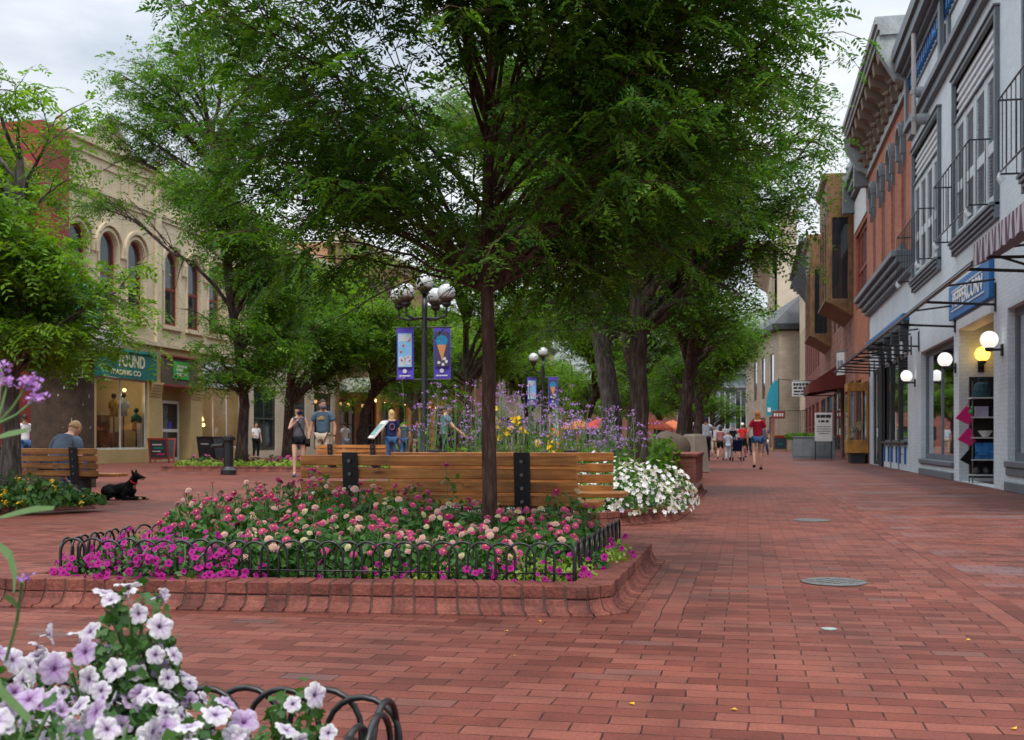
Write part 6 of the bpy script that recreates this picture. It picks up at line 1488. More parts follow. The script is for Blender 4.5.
# verbena: thin stems with clusters of tiny purple flowers
def verbena(label, x, y, z, r_, h, ns, seed, group='tall purple verbena plants', dense=1.0, grass=True):
    rg = np.random.default_rng(seed); t = thing('verbena_plant', label, 'flowering plant', (x, y, z), 0, group)
    s = MB(); C = []; LPt = []; LN = []
    for i in range(ns):
        a = rg.uniform(0, 2 * PI); f = math.sqrt(rg.random()); top = np.array([r_ * f * math.cos(a) + rg.normal(0, .08), r_ * f * math.sin(a), h * rg.uniform(.62, 1.06)])
        b = np.array([top[0] * .5, top[1] * .5, 0]); m = (b + top) / 2 + rg.normal(0, .03, 3)
        pth = bez(b, m, top, np.linspace(0, 1, 5)); s.tube([tuple(p) for p in pth], [.006, .005, .005, .004, .003], 4, cap=False); C.append(top)
        for j in range(2):
            t0 = rg.uniform(.55, .85); p = bez(b, m, top, [t0])[0]; e = p + np.array([rg.normal(0, .09), rg.normal(0, .09), rg.uniform(.12, .26)]); s.tube([tuple(p), tuple(e)], .003, 3, cap=False); C.append(e)
        tt = rg.uniform(.02, .7, 9); LPt.append(bez(b, m, top, tt) + rg.normal(0, .035, (9, 3))); LN.append(rg.normal(0, 1, (9, 3)) + [0, 0, .4])
    s.build('stem', M['stem'], t, recalc=False)
    leaves_cloud(rg, np.concatenate(LPt), np.concatenate(LN), .11, M['leaf2'], 'foliage', t, .3, asp=.14)
    n = int(16 * dense); C = np.array(C); P = (C[:, None] + rg.normal(0, 1, (len(C), n, 3)) * np.array([.022, .022, .011])).reshape(-1, 3)
    leaves_cloud(rg, P, np.tile([0, -.3, .8], (len(P), 1)), .020, M['verb'], 'blossoms', t, .6, asp=.5)['kind'] = 'stuff'
    return t
rg = np.random.default_rng(12)
for i in range(16):
    x0 = -3.75 + 2.5 * ((i * .618) % 1); y0 = 12.9 + 3.0 * (i / 16) + rg.normal(0, .2)
    verbena('airy clump of tall purple verbena behind the benches', x0, y0, .1, .42, 1.08 if x0 > -2.3 else 1.38, 11, 700 + i, dense=.6)
for i in range(16):      # green filler at their feet
    x0 = -4.1 + 2.9 * ((i * .618 + .2) % 1); y0 = 12.2 + rg.uniform(0, 2.2)
    t = thing('bushy_plant', 'feathery green plant at the foot of the verbena', 'plant', (x0, y0, .1), 0, 'green plants at the foot of the verbena')
    P, N = dome_points(rg, 420, .42, .42, .62, .8); leaves_cloud(rg, P, N, .12, M['leaf2'], 'foliage', t, 1.0, asp=.13)
for i, (px, d, z) in enumerate(((498, 14.5, .95), (511, 14.2, .82), (507, 14.0, .45), (545, 14.0, .62), (560, 15.5, .75), (600, 15.5, .5))):
    x0, y0 = spot(px, d); t = thing('yellow_lily' if i < 4 else 'orange_lily', ('yellow lily flowers on tall stems among the verbena' if i < 4 else 'orange lily flowers among the verbena'), 'flowering plant', (x0, y0, .1), 0, 'lilies among the verbena')
    s = MB(); P = []
    for q in range(4): e = (rg.normal(0, .09), rg.normal(0, .09), z + rg.normal(0, .09)); s.tube([(0, 0, 0), (e[0] * .5, e[1] * .5, e[2] * .6), e], .006, 4); P.append(e)
    s.build('stem', M['stem'], t)
    P = np.repeat(np.array(P), 7, 0) + rg.normal(0, .025, (28, 3)); leaves_cloud(rg, P, np.tile([0, -.7, .5], (28, 1)), .085, M['yellowf'] if i < 4 else leafmat('orange_flower', [(.7, .12, .01), (.8, .22, .02)], .2), 'blossoms', t, .7, asp=.3)['kind'] = 'stuff'
# verbena and long leaves at the edge of the near bed
t = thing('verbena_plant', 'single verbena with branching stems and purple heads rising at the edge of the near bed', 'flowering plant', (*spot(-14, 1.95), .12), 0)
ox, oy = t.location.x, t.location.y
def near(px, py, d): x_, y_ = spot(px, d); return (x_ - ox, y_ - oy, EYE + (440 - py) * d / 1150 - .12)
s = MB(); node = near(-4, 425, 1.95)
s.tube([(0, 0, -.05), near(-12, 560, 1.95), near(-7, 470, 1.95), node], [.005, .0045, .004, .0035], 6)
heads = [(near(28, 384, 1.95), 13), (near(37, 398, 1.93), 9), (near(8, 381, 1.97), 9), (near(2, 366, 2.0), 6), (near(32, 380, 1.97), 8), (near(23, 578, 1.75), 3)]
for h_, _ in heads[:4]: s.tube([node, tuple((Vector(node) + Vector(h_)) / 2 + Vector((0, 0, -.006))), h_], [.003, .0026, .002], 5)
s.tube([near(6, 660, 1.8), near(17, 620, 1.78), near(22, 582, 1.75)], .0028, 5); s.build('stem', M['stem'], t, recalc=False)
rg = np.random.default_rng(9); P = np.concatenate([np.array(h_) + rg.normal(0, 1, (n * 5, 3)) * np.array([.0075, .0075, .005]) for h_, n in heads])
leaves_cloud(rg, P, np.tile([0, -.5, .7], (len(P), 1)), .0085, M['verb'], 'blossoms', t, .7, asp=.5)['kind'] = 'stuff'
s = MB()
def blade(pts, wd):
    for i in range(len(pts) - 1):
        a, c = Vector(pts[i]), Vector(pts[i + 1]); w0, w1 = wd * math.sin(PI * (i + .25) / len(pts)), wd * math.sin(PI * (i + 1.25) / len(pts)); n = Vector((.35, .2, .9)).normalized()
        s.add([a - n * w0, c - n * w1, c + n * w1, a + n * w0], [(0, 1, 2, 3)])
blade([near(-12, 440, 1.95), near(8, 434, 1.9), near(28, 430, 1.86)], .006)
blade([near(-14, 535, 1.8), near(2, 548, 1.76), near(10, 556, 1.74), near(15, 575, 1.73), near(14, 592, 1.72)], .008)
blade([near(-10, 520, 1.9), near(16, 513, 1.85), near(34, 509, 1.82), near(54, 508, 1.8)], .006)
blade([near(20, 610, 1.77), near(12, 600, 1.76), near(4, 596, 1.75)], .005)
blade([near(-8, 660, 1.7), near(0, 690, 1.66), near(30, 720, 1.62)], .008)
s.build('leaf', M['stem'], t, recalc=False)
# other beds
for i, (px, d, r_, h) in enumerate(((12, 13.2, .38, .42), (34, 13.1, .36, .36), (54, 13.3, .32, .30), (72, 13.5, .28, .2), (-6, 13.4, .4, .4), (84, 13.7, .25, .14))):
    x0, y0 = spot(px, d); t = thing('yellow_daisy_plant', 'leafy plant with yellow daisies behind the low black hoops', 'flowering plant', (x0, y0, .1), 0, 'yellow daisy plants by the kiosk')
    P, N = dome_points(rg, 300, r_, r_, h, .6); leaves_cloud(rg, P, N, .075, M['plant'], 'foliage', t)
    P, N = dome_points(rg, 7 if i < 3 else 3, r_ * 1.05, r_ * 1.05, h * 1.12, .1); P = np.repeat(P, 6, 0) + rg.normal(0, .018, (len(P) * 6, 3)); leaves_cloud(rg, P, np.tile([0, -.4, .9], (len(P), 1)), .05, M['yellowf'], 'blossoms', t, .5, asp=.3)['kind'] = 'stuff'
for i in range(9):
    x0 = -15.2 + 5.6 * i / 8; bank('magenta_flowers', 'low mound of magenta flowers in the far bed round the street tree', 'magenta flowers in the far bed', x0, 30.2 + .5 * (i % 2), .1, .45, .4, .34, 70, 'pinkmix', 650 + i, .10, nleaf=120, lsize=.12)
    bank('lime_edging_plant', 'lime green edging plant along the kerb of the far bed', 'lime edging plants of the far bed', x0, 29.45, .1, .42, .28, .22, 2, 'pinkmix', 670 + i, .03, leaf='plantlime', nleaf=260, lsize=.10)
for i, (px, d) in enumerate(((655, 21.5), (664, 22.5), (655, 24.5), (632, 20.5), (600, 24), (585, 26), (560, 25), (618, 27), (540, 26), (626, 30), (605, 33), (645, 34))):
    x0, y0 = spot(px, d); t = thing('leafy_shrub', 'leafy green shrub growing behind the verbena and the old trunks', 'shrub', (x0, y0, .1), 0, 'shrubs behind the verbena bed')
    P, N = dome_points(rg, 420, .42, .42, .85, .6); leaves_cloud(rg, P, N, .11, M['leaf2'], 'foliage', t)
x0, y0 = spot(806, 49)
for i in range(4):
    t = thing('box_plant', 'low green plant growing in the dark grey planter box', 'plant', (x0 - .6 + .4 * i, y0, .9), 0, 'plants in the grey planter box')
    P, N = dome_points(rg, 140, .26, .3, .32, .7); leaves_cloud(rg, P, N, .13, M['leaf2'], 'foliage', t)
# a few fallen yellow leaves on the bricks
for i, (px, py) in enumerate(((506, 632), (632, 705), (734, 711), (1014, 730), (514, 657), (540, 622), (968, 641))):
    x0, y0 = spot(px, 1150 * EYE / (py - 440)); t = leaves_cloud(rg, np.array([[0, 0, .006]]), np.array([[0, 0, 1.0]]), .022, M['yellowf'], 'fallen_leaf', None, .1); t.location = (x0, y0, 0)
    setp(t, 'small yellow leaf fallen on the brick paving', 'leaf', 'fallen leaves on the paving')
# ------------------------------------------------------------------ people and the dog
def eval_mesh(ob):
    dg = bpy.context.evaluated_depsgraph_get(); me = bpy.data.meshes.new_from_object(ob.evaluated_get(dg)); old = ob.data
    bpy.data.objects.remove(ob); bpy.data.meshes.remove(old); return me
def skin_mesh(V, E, Rd, root=0, sub=2):
    me = bpy.data.meshes.new('tmp'); me.from_pydata([tuple(v) for v in V], E, [])
    ob = bpy.data.objects.new('tmp', me); col.objects.link(ob)
    md = ob.modifiers.new('s', 'SKIN'); md.use_smooth_shade = True; md.branch_smoothing = .3
    sv = me.skin_vertices[0].data
    for i, r_ in enumerate(Rd):
        sv[i].radius = r_ if isinstance(r_, tuple) else (r_, r_); sv[i].use_root = (i == root)
    m2 = ob.modifiers.new('u', 'SUBSURF'); m2.levels = sub; m2.render_levels = sub
    return eval_mesh(ob)
def join_meshes(ms, voxel=None):
    bm = bmesh.new()
    for m in ms: bm.from_mesh(m); bpy.data.meshes.remove(m)
    me = bpy.data.meshes.new('joined'); bm.to_mesh(me); bm.free()
    if voxel:
        ob = bpy.data.objects.new('tmp', me); col.objects.link(ob)
        rm = ob.modifiers.new('r', 'REMESH'); rm.mode = 'VOXEL'; rm.voxel_size = voxel; rm.use_smooth_shade = True
        sm = ob.modifiers.new('m', 'SMOOTH'); sm.factor = .5; sm.iterations = 2
        me = eval_mesh(ob)
    return me
def place(me, name, mat, parent, M4=None):
    if M4 is not None: me.transform(M4)
    me.name = name; me.materials.clear(); me.materials.append(mat)
    me.polygons.foreach_set('use_smooth', [True] * len(me.polygons))
    o = bpy.data.objects.new(name, me); col.objects.link(o); o.parent = parent; return o
class Sk:
    def __init__(s): s.V = []; s.E = []; s.R = []; s.id = {}
    def p(s, k, v, r_, to=None):
        s.id[k] = len(s.V); s.V.append(Vector(v)); s.R.append(r_)
        if to is not None: s.E.append((s.id[to], s.id[k]))
    def mesh(s, sub=2): return skin_mesh(s.V, s.E, s.R, 0, sub)
def mesh_of(mb):
    me = bpy.data.meshes.new('m'); me.from_pydata(mb.v, [], mb.f); bm = bmesh.new(); bm.from_mesh(me); bmesh.ops.recalc_face_normals(bm, faces=bm.faces); bm.to_mesh(me); bm.free(); return me
def head_mesh():
    """head around the origin (centre of the skull), face towards +Y"""
    b = MB(); b.ball((0, 0, 0), 1, 28)
    out = []
    for x, y, z in b.v:
        X = x * .076; Y = y * .094; Z = z * .115
        if z < 0: X *= 1 - .24 * z * z; Y = Y * (1 - .10 * z * z) + .012 * z * z * (1 if y > 0 else -.6)
        if y > .2:
            Y -= .010 * math.exp(-((z - .02) / .14) ** 2) * math.exp(-((abs(x) - .36) / .2) ** 2)     # eye sockets
            Y += .007 * math.exp(-((z - .22) / .12) ** 2) + .010 * math.exp(-((z + .72) / .14) ** 2) * math.exp(-(x / .3) ** 2)  # brow, chin
            Y += .006 * math.exp(-((z + .48) / .07) ** 2) * math.exp(-(x / .28) ** 2)                  # lips
        out.append((X, Y, Z))
    b.v = out
    b.add([(0, .084, .012), (-.017, .082, -.040), (.017, .082, -.040), (0, .113, -.036), (0, .086, -.048)], [(0, 1, 3), (0, 3, 2), (1, 4, 3), (4, 2, 3), (0, 2, 4, 1)])   # nose
    for sg_ in (-1, 1): b.ball((sg_ * .078, -.006, -.008), .030, 10, sc3=(.35, .7, 1.1))
    return mesh_of(b)
def hand_bones(sk, side_, wr, d, rs=1.0, curl=.4):
    """palm and five fingers hanging from the wrist along d"""
    d = Vector(d).normalized(); s = side_; out = Vector((s, 0, 0)); fwd = Vector((0, 1, 0)); fwd = (fwd - d * fwd.dot(d)).normalized(); inw = d.cross(fwd).normalized() * 1
    if inw.x * s > 0: inw = -inw
    sk.p('palm%d' % s, wr + d * .055, (.022, .034), 'wr%d' % s)
    for i, (off, ln) in enumerate(((.027, .068), (.010, .078), (-.008, .074), (-.025, .060))):
        b = wr + d * .095 + fwd * off; m = b + d * ln * .5 + inw * ln * .12 * curl; e = b + d * ln * .85 + inw * ln * .55 * curl
        sk.p('f%d%d' % (s, i), b, .0095, 'palm%d' % s); sk.p('g%d%d' % (s, i), m, .0085, 'f%d%d' % (s, i)); sk.p('h%d%d' % (s, i), e, .0065, 'g%d%d' % (s, i))
    b = wr + d * .035 + fwd * .034; sk.p('t%d' % s, b, .011, 'wr%d' % s); sk.p('u%d' % s, b + d * .035 + fwd * .022 + inw * .012, .0095, 't%d' % s); sk.p('v%d' % s, b + d * .062 + fwd * .022 + inw * .026, .0075, 'u%d' % s)

def person(label, x, y, h, rz, skin, shirt, bottom, hair, legs='shorts', shoes='blackc', arms=((0, 0), (0, 0)), stride=0.0, female=False, hairstyle='short', headyaw=0, headtilt=0, sleeve=True, mask=None, cap=None, seated=False, lean=0.0, group=None, voxel=.0095, extra=None, skirt=False):
    """arms: per side (left x<0, right x>0) either ('down', swing) style tuples or elbow/wrist points"""
    S = h / 1.75; T = thing('person', label, 'person', (x, y, 0), rz, group)
    sw = .155 if female else .185; hw = .10 if female else .095; wst = .105 if female else .135
    sk = Sk(); J = {}
    hip0 = .44 if seated else .93
    def tor(v):      # torso lean about the hips
        v = Vector(v); v.z -= .93; v = Matrix.Rotation(-lean, 3, 'X') @ v; v.z += hip0; return v
    J['pel'] = tor((0, 0, .96)); J['wai'] = tor((0, .005, 1.10)); J['che'] = tor((0, .0, 1.30)); J['nb'] = tor((0, -.015, 1.45)); J['nk'] = tor((0, .0, 1.52)); hc = tor((0, .028, 1.635))
    for s in (-1, 1):
        J['sh%d' % s] = tor((s * sw, -.01, 1.415)); a = arms[0 if s < 0 else 1]
        if len(a) == 2 and not isinstance(a[0], tuple):
            swg, outw = a; J['el%d' % s] = tor((s * (sw + .05 + outw), -.01 + .28 * math.sin(swg) - .02, 1.415 - .285 * math.cos(swg))); J['wr%d' % s] = J['el%d' % s] + Matrix.Rotation(-lean, 3, 'X') @ Vector((s * .01, .25 * math.sin(swg + .25), -.25 * math.cos(swg + .25)))
        else: J['el%d' % s] = tor(a[0]); J['wr%d' % s] = tor(a[1])
        st = stride * s
        if seated: J['hi%d' % s] = Vector((s * hw, .02, hip0 + .06)); J['kn%d' % s] = Vector((s * (hw + .05), .43, hip0 + .08)); J['an%d' % s] = Vector((s * (hw + .05), .42, .09))
        else:
            J['hi%d' % s] = Vector((s * hw, 0, .91)); J['kn%d' % s] = Vector((s * (hw + .005), .02 + .42 * math.sin(st) + (.05 if st < 0 else 0), .50 + .03 * abs(st))); J['an%d' % s] = Vector((s * (hw + .005), -.015 + .80 * math.sin(st) - (.10 if st < 0 else 0), .09 + (.07 if st < -.1 else 0)))
        J['to%d' % s] = J['an%d' % s] + Vector((s * .02, .15, -.055))
    sk.p('pel', J['pel'], (.14 if female else .13, .10)); sk.p('wai', J['wai'], (wst, .088), 'pel'); sk.p('che', J['che'], (.145 if female else .165, .105), 'wai'); sk.p('nb', J['nb'], (.09, .075), 'che'); sk.p('nk', J['nk'], .054, 'nb'); sk.p('hd', hc - Vector((0, 0, .02)), .06, 'nk')
    ar = .84 if female else 1.0
    for s in (-1, 1):
        sk.p('sh%d' % s, J['sh%d' % s], .058 * ar, 'nb'); sk.p('ua%d' % s, J['sh%d' % s].lerp(J['el%d' % s], .5), .047 * ar, 'sh%d' % s); sk.p('el%d' % s, J['el%d' % s], .039 * ar, 'ua%d' % s); sk.p('fa%d' % s, J['el%d' % s].lerp(J['wr%d' % s], .35), .039 * ar, 'el%d' % s); sk.p('wr%d' % s, J['wr%d' % s], .026 * ar, 'fa%d' % s)
        hand_bones(sk, s, J['wr%d' % s], J['wr%d' % s] - J['el%d' % s])
        sk.p('hi%d' % s, J['hi%d' % s], .088, 'pel'); sk.p('th%d' % s, J['hi%d' % s].lerp(J['kn%d' % s], .45), .076, 'hi%d' % s); sk.p('kn%d' % s, J['kn%d' % s], .053, 'th%d' % s); sk.p('ca%d' % s, J['kn%d' % s].lerp(J['an%d' % s], .3) + Vector((0, -.018, 0)), .054, 'kn%d' % s); sk.p('an%d' % s, J['an%d' % s], .035, 'ca%d' % s); sk.p('to%d' % s, J['to%d' % s], (.04, .028), 'an%d' % s)
    HM = Matrix.Translation(hc) @ Euler((headtilt, 0, headyaw)).to_matrix().to_4x4()
    hm = head_mesh(); hm.transform(HM); SM = Matrix.Scale(S, 4)
    place(join_meshes([sk.mesh(2), hm], voxel), 'body', M[skin], T, SM)
    # shirt
    c = Sk(); g_ = .020
    c.p('che', J['che'], (.145 + g_ if female else .168 + g_, .108 + g_)); c.p('wai', J['wai'], (wst + g_ + .012, .092 + g_), 'che'); c.p('pel', J['pel'] + (J['pel'] - J['wai']) * .25, (.145 + g_, .104 + g_), 'wai'); c.p('nb', J['nb'] - Vector((0, 0, .005)), (.095, .080), 'che')
    for s in (-1, 1):
        c.p('sh%d' % s, J['sh%d' % s], (.058 * ar + g_ * .9), 'nb')
        if sleeve:
            f = 1.0 if sleeve == 'long' else .62
            c.p('ua%d' % s, J['sh%d' % s].lerp(J['el%d' % s], f), .050 * ar + g_, 'sh%d' % s)
            if sleeve == 'long': c.p('fo%d' % s, J['el%d' % s].lerp(J['wr%d' % s], .9), .034 + g_ * .6, 'ua%d' % s)
    place(c.mesh(2), 'shirt', M[shirt], T, SM)
    # trousers, shorts
    c = Sk(); c.p('pel', J['pel'] - Vector((0, 0, .0)), (.145, .112))
    for s in (-1, 1):
        c.p('hi%d' % s, J['hi%d' % s], .102, 'pel'); e = {'shorts': .82, 'short': .38, 'long': 1.0}[legs]
        c.p('th%d' % s, J['hi%d' % s].lerp(J['kn%d' % s], .45 if legs != 'short' else .2), .092, 'hi%d' % s)
        c.p('kn%d' % s, J['hi%d' % s].lerp(J['kn%d' % s], e), .074 if legs != 'short' else .084, 'th%d' % s)
        if legs == 'long': c.p('ca%d' % s, J['kn%d' % s].lerp(J['an%d' % s], .4), .068, 'kn%d' % s); c.p('an%d' % s, J['an%d' % s] + Vector((0, 0, .01)), .056, 'ca%d' % s)
    place(c.mesh(2), {'shorts': 'shorts', 'short': 'shorts', 'long': 'trousers'}[legs], M[bottom], T, SM)
    for s in (-1, 1):
        b = MB(); b.ball((0, 0, 0), 1, 14); a, t_ = J['an%d' % s], J['to%d' % s]; ctr = (a + t_) / 2 + Vector((0, .0, -.025)); d = t_ - a; pitch = math.atan2(d.z + .055, .15)
        me = mesh_of(b); me.transform(SM @ Matrix.Translation(ctr) @ Matrix.Rotation(pitch, 4, 'X') @ Matrix.Diagonal((.050, .140, .048, 1))); place(me, 'shoe', M[shoes], T)
    # hair: a cap over the back and top of the skull, longer at the back where worn long
    b = MB(); b.ball((0, 0, 0), 1, 22); vs = []
    for X, Y, Z in b.v:
        fr = max(0, Y); low = -.15 + .75 * fr
        zc = max(Z, low) if hairstyle != 'bald' else Z
        vs.append((X * .084, Y * .101 - .008, zc * .123 + .006))
    b.v = vs
    if hairstyle == 'long':
        b.lathe([(.03, -.34), (.065, -.30), (.08, -.18), (.088, -.05), (.085, .05), (.05, .1)], (0, -.045, 0), 14, sy=.6)
    if hairstyle == 'tail': b.tube([(0, -.1, .06), (0, -.15, .02), (0, -.145, -.10), (0, -.12, -.2)], [.03, .04, .035, .012], 8)
    hm = mesh_of(b); hm.transform(SM @ HM); place(hm, 'hair', M[hair], T)
    b = MB()
    for s in (-1, 1): b.ball((s * .031, .079, .010), .010, 8)
    em = mesh_of(b); em.transform(SM @ HM); place(em, 'eyes', M['blackc'], T)
    if mask:
        b = MB(); b.ball((0, .046, -.055), 1, 16, sc3=(.072, .062, .056)); me = mesh_of(b); me.transform(SM @ HM); place(me, 'face_mask', M[mask], T)
    if cap:
        b = MB(); b.ball((0, -.004, .045), 1, 18, sc3=(.090, .108, .085)); b.v = [(X, Y, max(Z, .035)) for X, Y, Z in b.v]; b.add([(-.07, .07, .04), (.07, .07, .04), (.05, .19, .025), (-.05, .19, .025), (-.07, .07, .05), (.07, .07, .05), (.05, .19, .034), (-.05, .19, .034)], [(0, 3, 2, 1), (4, 5, 6, 7), (3, 7, 6, 2), (0, 4, 7, 3), (1, 2, 6, 5)])
        me = mesh_of(b); me.transform(SM @ HM); place(me, 'cap', M[cap], T)
    if extra:
        for nm, fn, mt in extra:
            b = MB(); fn(b, J); me = mesh_of(b); me.transform(SM); o = place(me, nm, M[mt], T)
    return T
toward = lambda px, d, deg=0: YAW + PI + R(deg)     # facing the camera, turned by deg
dn = (.06, .0)
# the couple
x, y = spot(323, 27)
def tee_print(b, J):
    c = J['che']; 
    for z, a, w_ in ((.05, -.07, .10), (.02, -.09, .18), (-.005, -.08, .16)): b.box(c.x + a, c.x + a + w_, c.y + .128, c.y + .134, c.z + z, c.z + z + .014)
def watch(b, J): b.tube([J['wr-1'] + Vector((0, 0, .03)), J['wr-1'] + Vector((0, 0, .055))], .034, 10)
person('man in a blue tee and khaki shorts with dark hair and a dark face mask', x, y, 1.80, toward(0, 0, -12), 'skin2', 'steel', 'khaki', 'hair_d', arms=((-.02, .04), (.10, .05)), headyaw=R(48), mask='grey', stride=.10, extra=[('shirt_print', tee_print, 'yellowc'), ('watch', watch, 'blackc')])
x, y = spot(299, 26.6)
def strap(b, J): b.tube([J['sh1'] + Vector((-.06, .075, .02)), J['che'] + Vector((-.02, .140, -.02)), J['wai'] + Vector((-.12, .10, -.02)), J['pel'] + Vector((-.18, .02, -.06))], .012, 6)
def bag_(b, J): b.obox(J['pel'] + Vector((-.21, .0, -.12)), (.12, .26, .2))
person('woman in a grey tank top, black shorts, black cap and blue face mask', x, y, 1.64, toward(0, 0, 8), 'skin', 'grey', 'blackc', 'hair_b', legs='short', sleeve=False, female=True, arms=((.05, .03), ((.24, .08, 1.17), (.06, .17, 1.36))), hairstyle='tail', mask='navy', cap='blackc', headyaw=R(25), stride=.16, shoes='grey', extra=[('bag_strap', strap, 'blackc'), ('bag', bag_, 'blackc')])
x, y = spot(391.5, 31)
def backring(b, J):
    c = J['che']
    for i in range(10): a = 2 * PI * i / 10; b.ball((c.x + .07 * math.cos(a), c.y - .138, c.z - .03 + .08 * math.sin(a)), .018, 6)
person('blonde woman in a navy tee seen from behind at the information board', x, y, 1.66, YAW + R(14), 'skin', 'navy', 'denim', 'hair_b', legs='long', female=True, hairstyle='long', arms=((.55, .02), (.06, .03)), extra=[('shirt_print', backring, 'pinkc')])
x, y = spot(443.5, 28.5)
person('person in a patterned teal shirt reaching out beside the verbena', x, y, 1.74, YAW + R(-75), 'skin', 'tealc', 'dnavy', 'hair_d', legs='long', sleeve=True, arms=((.9, .04), (.75, .04)), lean=.12)
x, y = spot(256, 52)
person('woman in a white tee and black trousers standing by the shop fronts', x, y, 1.64, toward(0, 0, 35), 'skin', 'tee', 'blackc', 'hair_d', legs='long', female=True, arms=((.05, .03), ((.22, .10, 1.15), (.16, .28, 1.10))), voxel=.013)
for i, (px, d, h, sh_, bt, hr, rz_, lb) in enumerate(((404, 44, 1.65, 'steel', 'denim', 'hair_d', .4, 'distant person in a blue top walking near the canopies'), (417, 46, 1.6, 'grey', 'khaki', 'hair_s', PI, 'distant person in a grey top by the canopy posts'), (345, 50, 1.6, 'tee', 'palec', 'hair_d', 1.0, 'distant person in a pale top beside the red canopy post'))):
    x, y = spot(px, d); person(lb, x, y, h, rz_, 'skin', sh_, bt, hr, legs='long', voxel=.014, stride=.2)
# seated man, woman in white beyond him
x, y = spot(53, 15.9)
person('man in a dark grey-blue shirt sitting bent forward on the bench by the kiosk', x, y, 1.76, R(-8), 'skin', 'greyb', 'denim', 'hair_s', legs='long', seated=True, lean=.62, headtilt=-.55, arms=(((-.27, .12, 1.16), (-.14, .34, 1.06)), ((.27, .12, 1.16), (.14, .34, 1.06))))
x, y = spot(24.5, 29)
person('person with dark hair in a white tee beyond the kiosk', x, y, 1.50, R(70), 'skin3', 'tee', 'denim', 'hair_d', legs='long', voxel=.012)
# walkers on the shop side
x, y = spot(757.5, 33)
def cup(b, J): b.lathe([(.03, -.06), (.038, .06), (.001, .065)], tuple(J['wr1'] + Vector((.03, .06, -.08))), 10)
person('woman with auburn hair walking away in a red top and denim shorts', x, y, 1.69, R(4), 'skin', 'maroon', 'denim', 'hair_r', legs='short', female=True, hairstyle='long', stride=.20, arms=((-.10, .07), (.15, .06)), extra=[('cup', cup, 'white')])
x, y = spot(706, 47.5)
person('man in a white shirt and dark trousers walking away', x, y, 1.77, R(2), 'skin3', 'palec', 'dnavy', 'hair_d', legs='long', arms=((.1, .03), (.5, .03)), stride=.10, cap='dnavy')
x, y = spot(720.5, 48.5)
person('woman with dark hair in a pink top and dark skirt beside the small child', x, y, 1.45, R(-6), 'skin', 'pinkc', 'blackc', 'hair_d', legs='shorts', female=True, hairstyle='long', arms=(dn, (.3, .02)), stride=.12, voxel=.012)
x, y = spot(728, 48)
person('small child in a pale blue outfit and a turquoise cap', x, y, 1.22, R(3), 'skin', 'bluew', 'bluew', 'hair_b', legs='long', arms=(dn, dn), cap='tealc', stride=.1, voxel=.012)
x, y = spot(742.5, 52)
person('woman in a bright red top and black shorts walking towards the shops', x, y, 1.62, R(170), 'skin2', 'redc', 'blackc', 'hair_d', legs='shorts', female=True, arms=((.3, .05), (.3, .05)), stride=.15, cap='tee', voxel=.012)
for i, (px, d, h, sh_, bt, hr, rz_, lb) in enumerate(((752, 60, 1.72, 'tee', 'dnavy', 'hair_d', .2, 'person in a white tee and navy trousers ahead of the red haired woman'), (765, 62, 1.70, 'greyb', 'denim', 'hair_s', 2.9, 'person in a grey shirt coming along the walkway by the shops'), (733, 70, 1.7, 'blackc', 'grey', 'hair_d', 3.0, 'person in black far along the walkway'), (714, 66, 1.66, 'palec', 'khaki', 'hair_d', 3.2, 'person in a pale shirt partly hidden behind the man in white'), (746, 78, 1.7, 'steel', 'dnavy', 'hair_d', .1, 'farthest walker in a blue shirt near the corner building'), (760.5, 80, 1.68, 'maroon', 'blackc', 'hair_b', 3.1, 'farthest walker in a dark red shirt near the corner building'))):
    x, y = spot(px, d); person(lb, x, y, h, rz_, 'skin', sh_, bt, hr, legs='long', voxel=.015, stride=.22)
# stroller pushed beside the group
x, y = spot(737, 47); st = thing('stroller', 'small dark folding stroller beside the child in the cap', 'stroller', (x, y, 0), R(10))
s = MB()
for a in (-.2, .2): s.tube([(a, -.35, .95), (a, .05, .5), (a, .35, .08)], .014, 6); s.tube([(a, .1, .5), (a, -.25, .08)], .014, 6)
s.tube([(-.2, -.35, .95), (.2, -.35, .95)], .018, 6); s.build('frame', M['iron'], st)
s = MB(); s.prism([(-.18, -.1, .42), (-.18, .2, .38), (-.18, .2, .44), (-.18, -.04, .5), (-.18, -.22, .86), (-.18, -.28, .84)], (.36, 0, 0)); s.build('seat', M['navy'], st)
for a in (-.22, .22):
    for yy in (.35, -.27):
        s = MB(); s.tube([(a - .02, yy, .075), (a + .02, yy, .075)], .075, 14); s.build('wheel', M['blackc'], st)

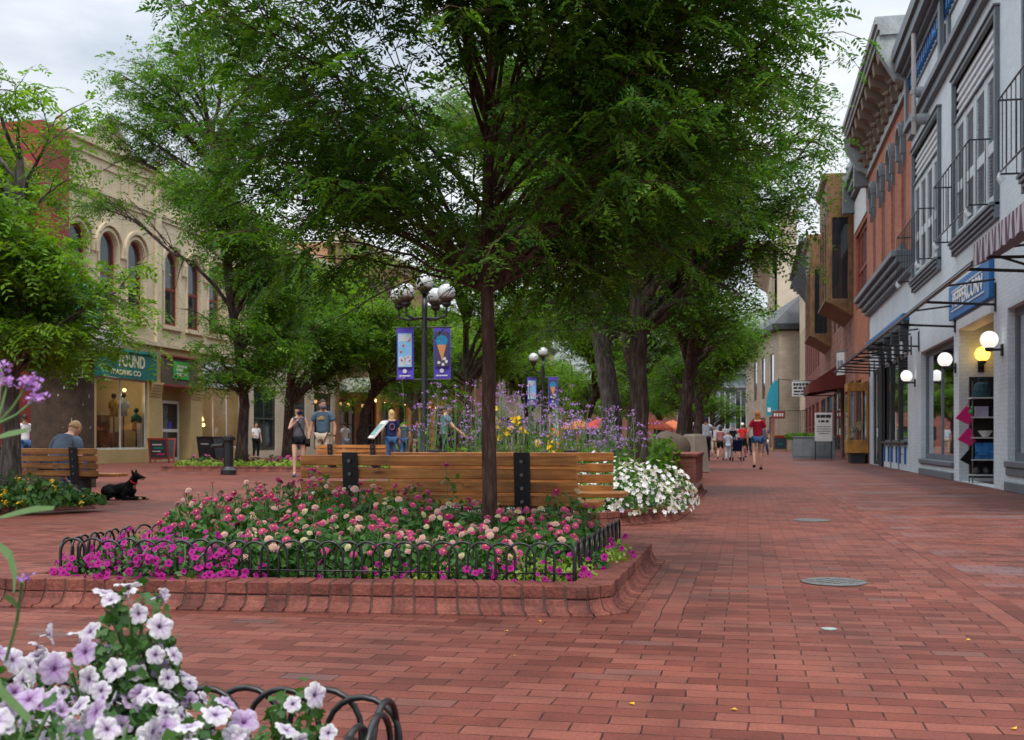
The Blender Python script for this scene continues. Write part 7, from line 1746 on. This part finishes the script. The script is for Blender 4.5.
# the dog lying on the bricks, head up
x, y = spot(122, 16.3)
dg_ = thing('dog', 'black dog with tan muzzle lying on the bricks, head raised', 'dog', (x, y, 0), R(-2))
k = MB()      # local: +X towards the head; overlapping tapered limbs fused into one skin
k.tube([(.17, 0, .165), (.12, 0, .155), (.0, 0, .145), (-.10, 0, .13), (-.20, 0, .13), (-.28, 0, .115), (-.31, 0, .10)], [.05, .098, .10, .088, .098, .075, .03], 16)
k.tube([(.11, 0, .19), (.165, 0, .25), (.205, 0, .32)], [.082, .062, .052], 14)
k.ball((.222, 0, .338), .058, 14, sc3=(1.1, .95, .95)); k.tube([(.24, 0, .335), (.30, 0, .322), (.352, 0, .312)], [.045, .032, .022], 12)
k.tube([(-.28, .02, .09), (-.38, .06, .04), (-.46, .11, .026), (-.53, .18, .022)], [.032, .024, .018, .010], 10)
for s_ in (-1, 1):
    k.tube([(.14, s_ * .06, .15), (.08, s_ * .095, .06), (.07, s_ * .10, .036)], [.058, .042, .030], 10); k.tube([(.06, s_ * .10, .034), (.2, s_ * .10, .027), (.31, s_ * .095, .024)], [.030, .024, .022], 10); k.ball((.33, s_ * .095, .024), .026, 10, sc3=(1.5, 1, .85))
    k.tube([(-.22, s_ * .05, .13), (-.13, s_ * .11, .10), (-.05, s_ * .145, .08)], [.085, .070, .042], 12); k.tube([(-.06, s_ * .145, .07), (-.14, s_ * .155, .04), (-.21, s_ * .155, .03)], [.036, .026, .022], 10); k.tube([(-.21, s_ * .155, .025), (-.10, s_ * .165, .022)], [.024, .022], 10)
    k.tube([(.20, s_ * .04, .375), (.192, s_ * .050, .41), (.188, s_ * .058, .44)], [.024, .016, .004], 8)
place(join_meshes([mesh_of(k)], .0085), 'body', M['fur'], dg_)
for c_, r_, q_ in (((.322, 0, .303), .030, (1.2, .9, .6)), ((.345, .095, .026), .027, (1.1, 1, .85)), ((.345, -.095, .026), .027, (1.1, 1, .85)), ((.195, 0, .20), .045, (.5, .8, 1.1))):
    s = MB(); s.ball(c_, r_, 10, sc3=q_); s.build('tan_marking', M['furtan'], dg_, smooth=True)
s = MB(); s.ball((.268, .035, .352), .009, 6); s.ball((.268, -.035, .352), .009, 6); s.ball((.366, 0, .318), .012, 6); s.build('eyes', M['blackc'], dg_)
s = MB(); s.tube([(.19 + .062 * math.sin(a) * .6, .062 * math.cos(a), .262 - .03 * math.sin(a)) for a in [2 * PI * i / 12 for i in range(13)]], .008, 5); s.build('collar', M['redc'], dg_)
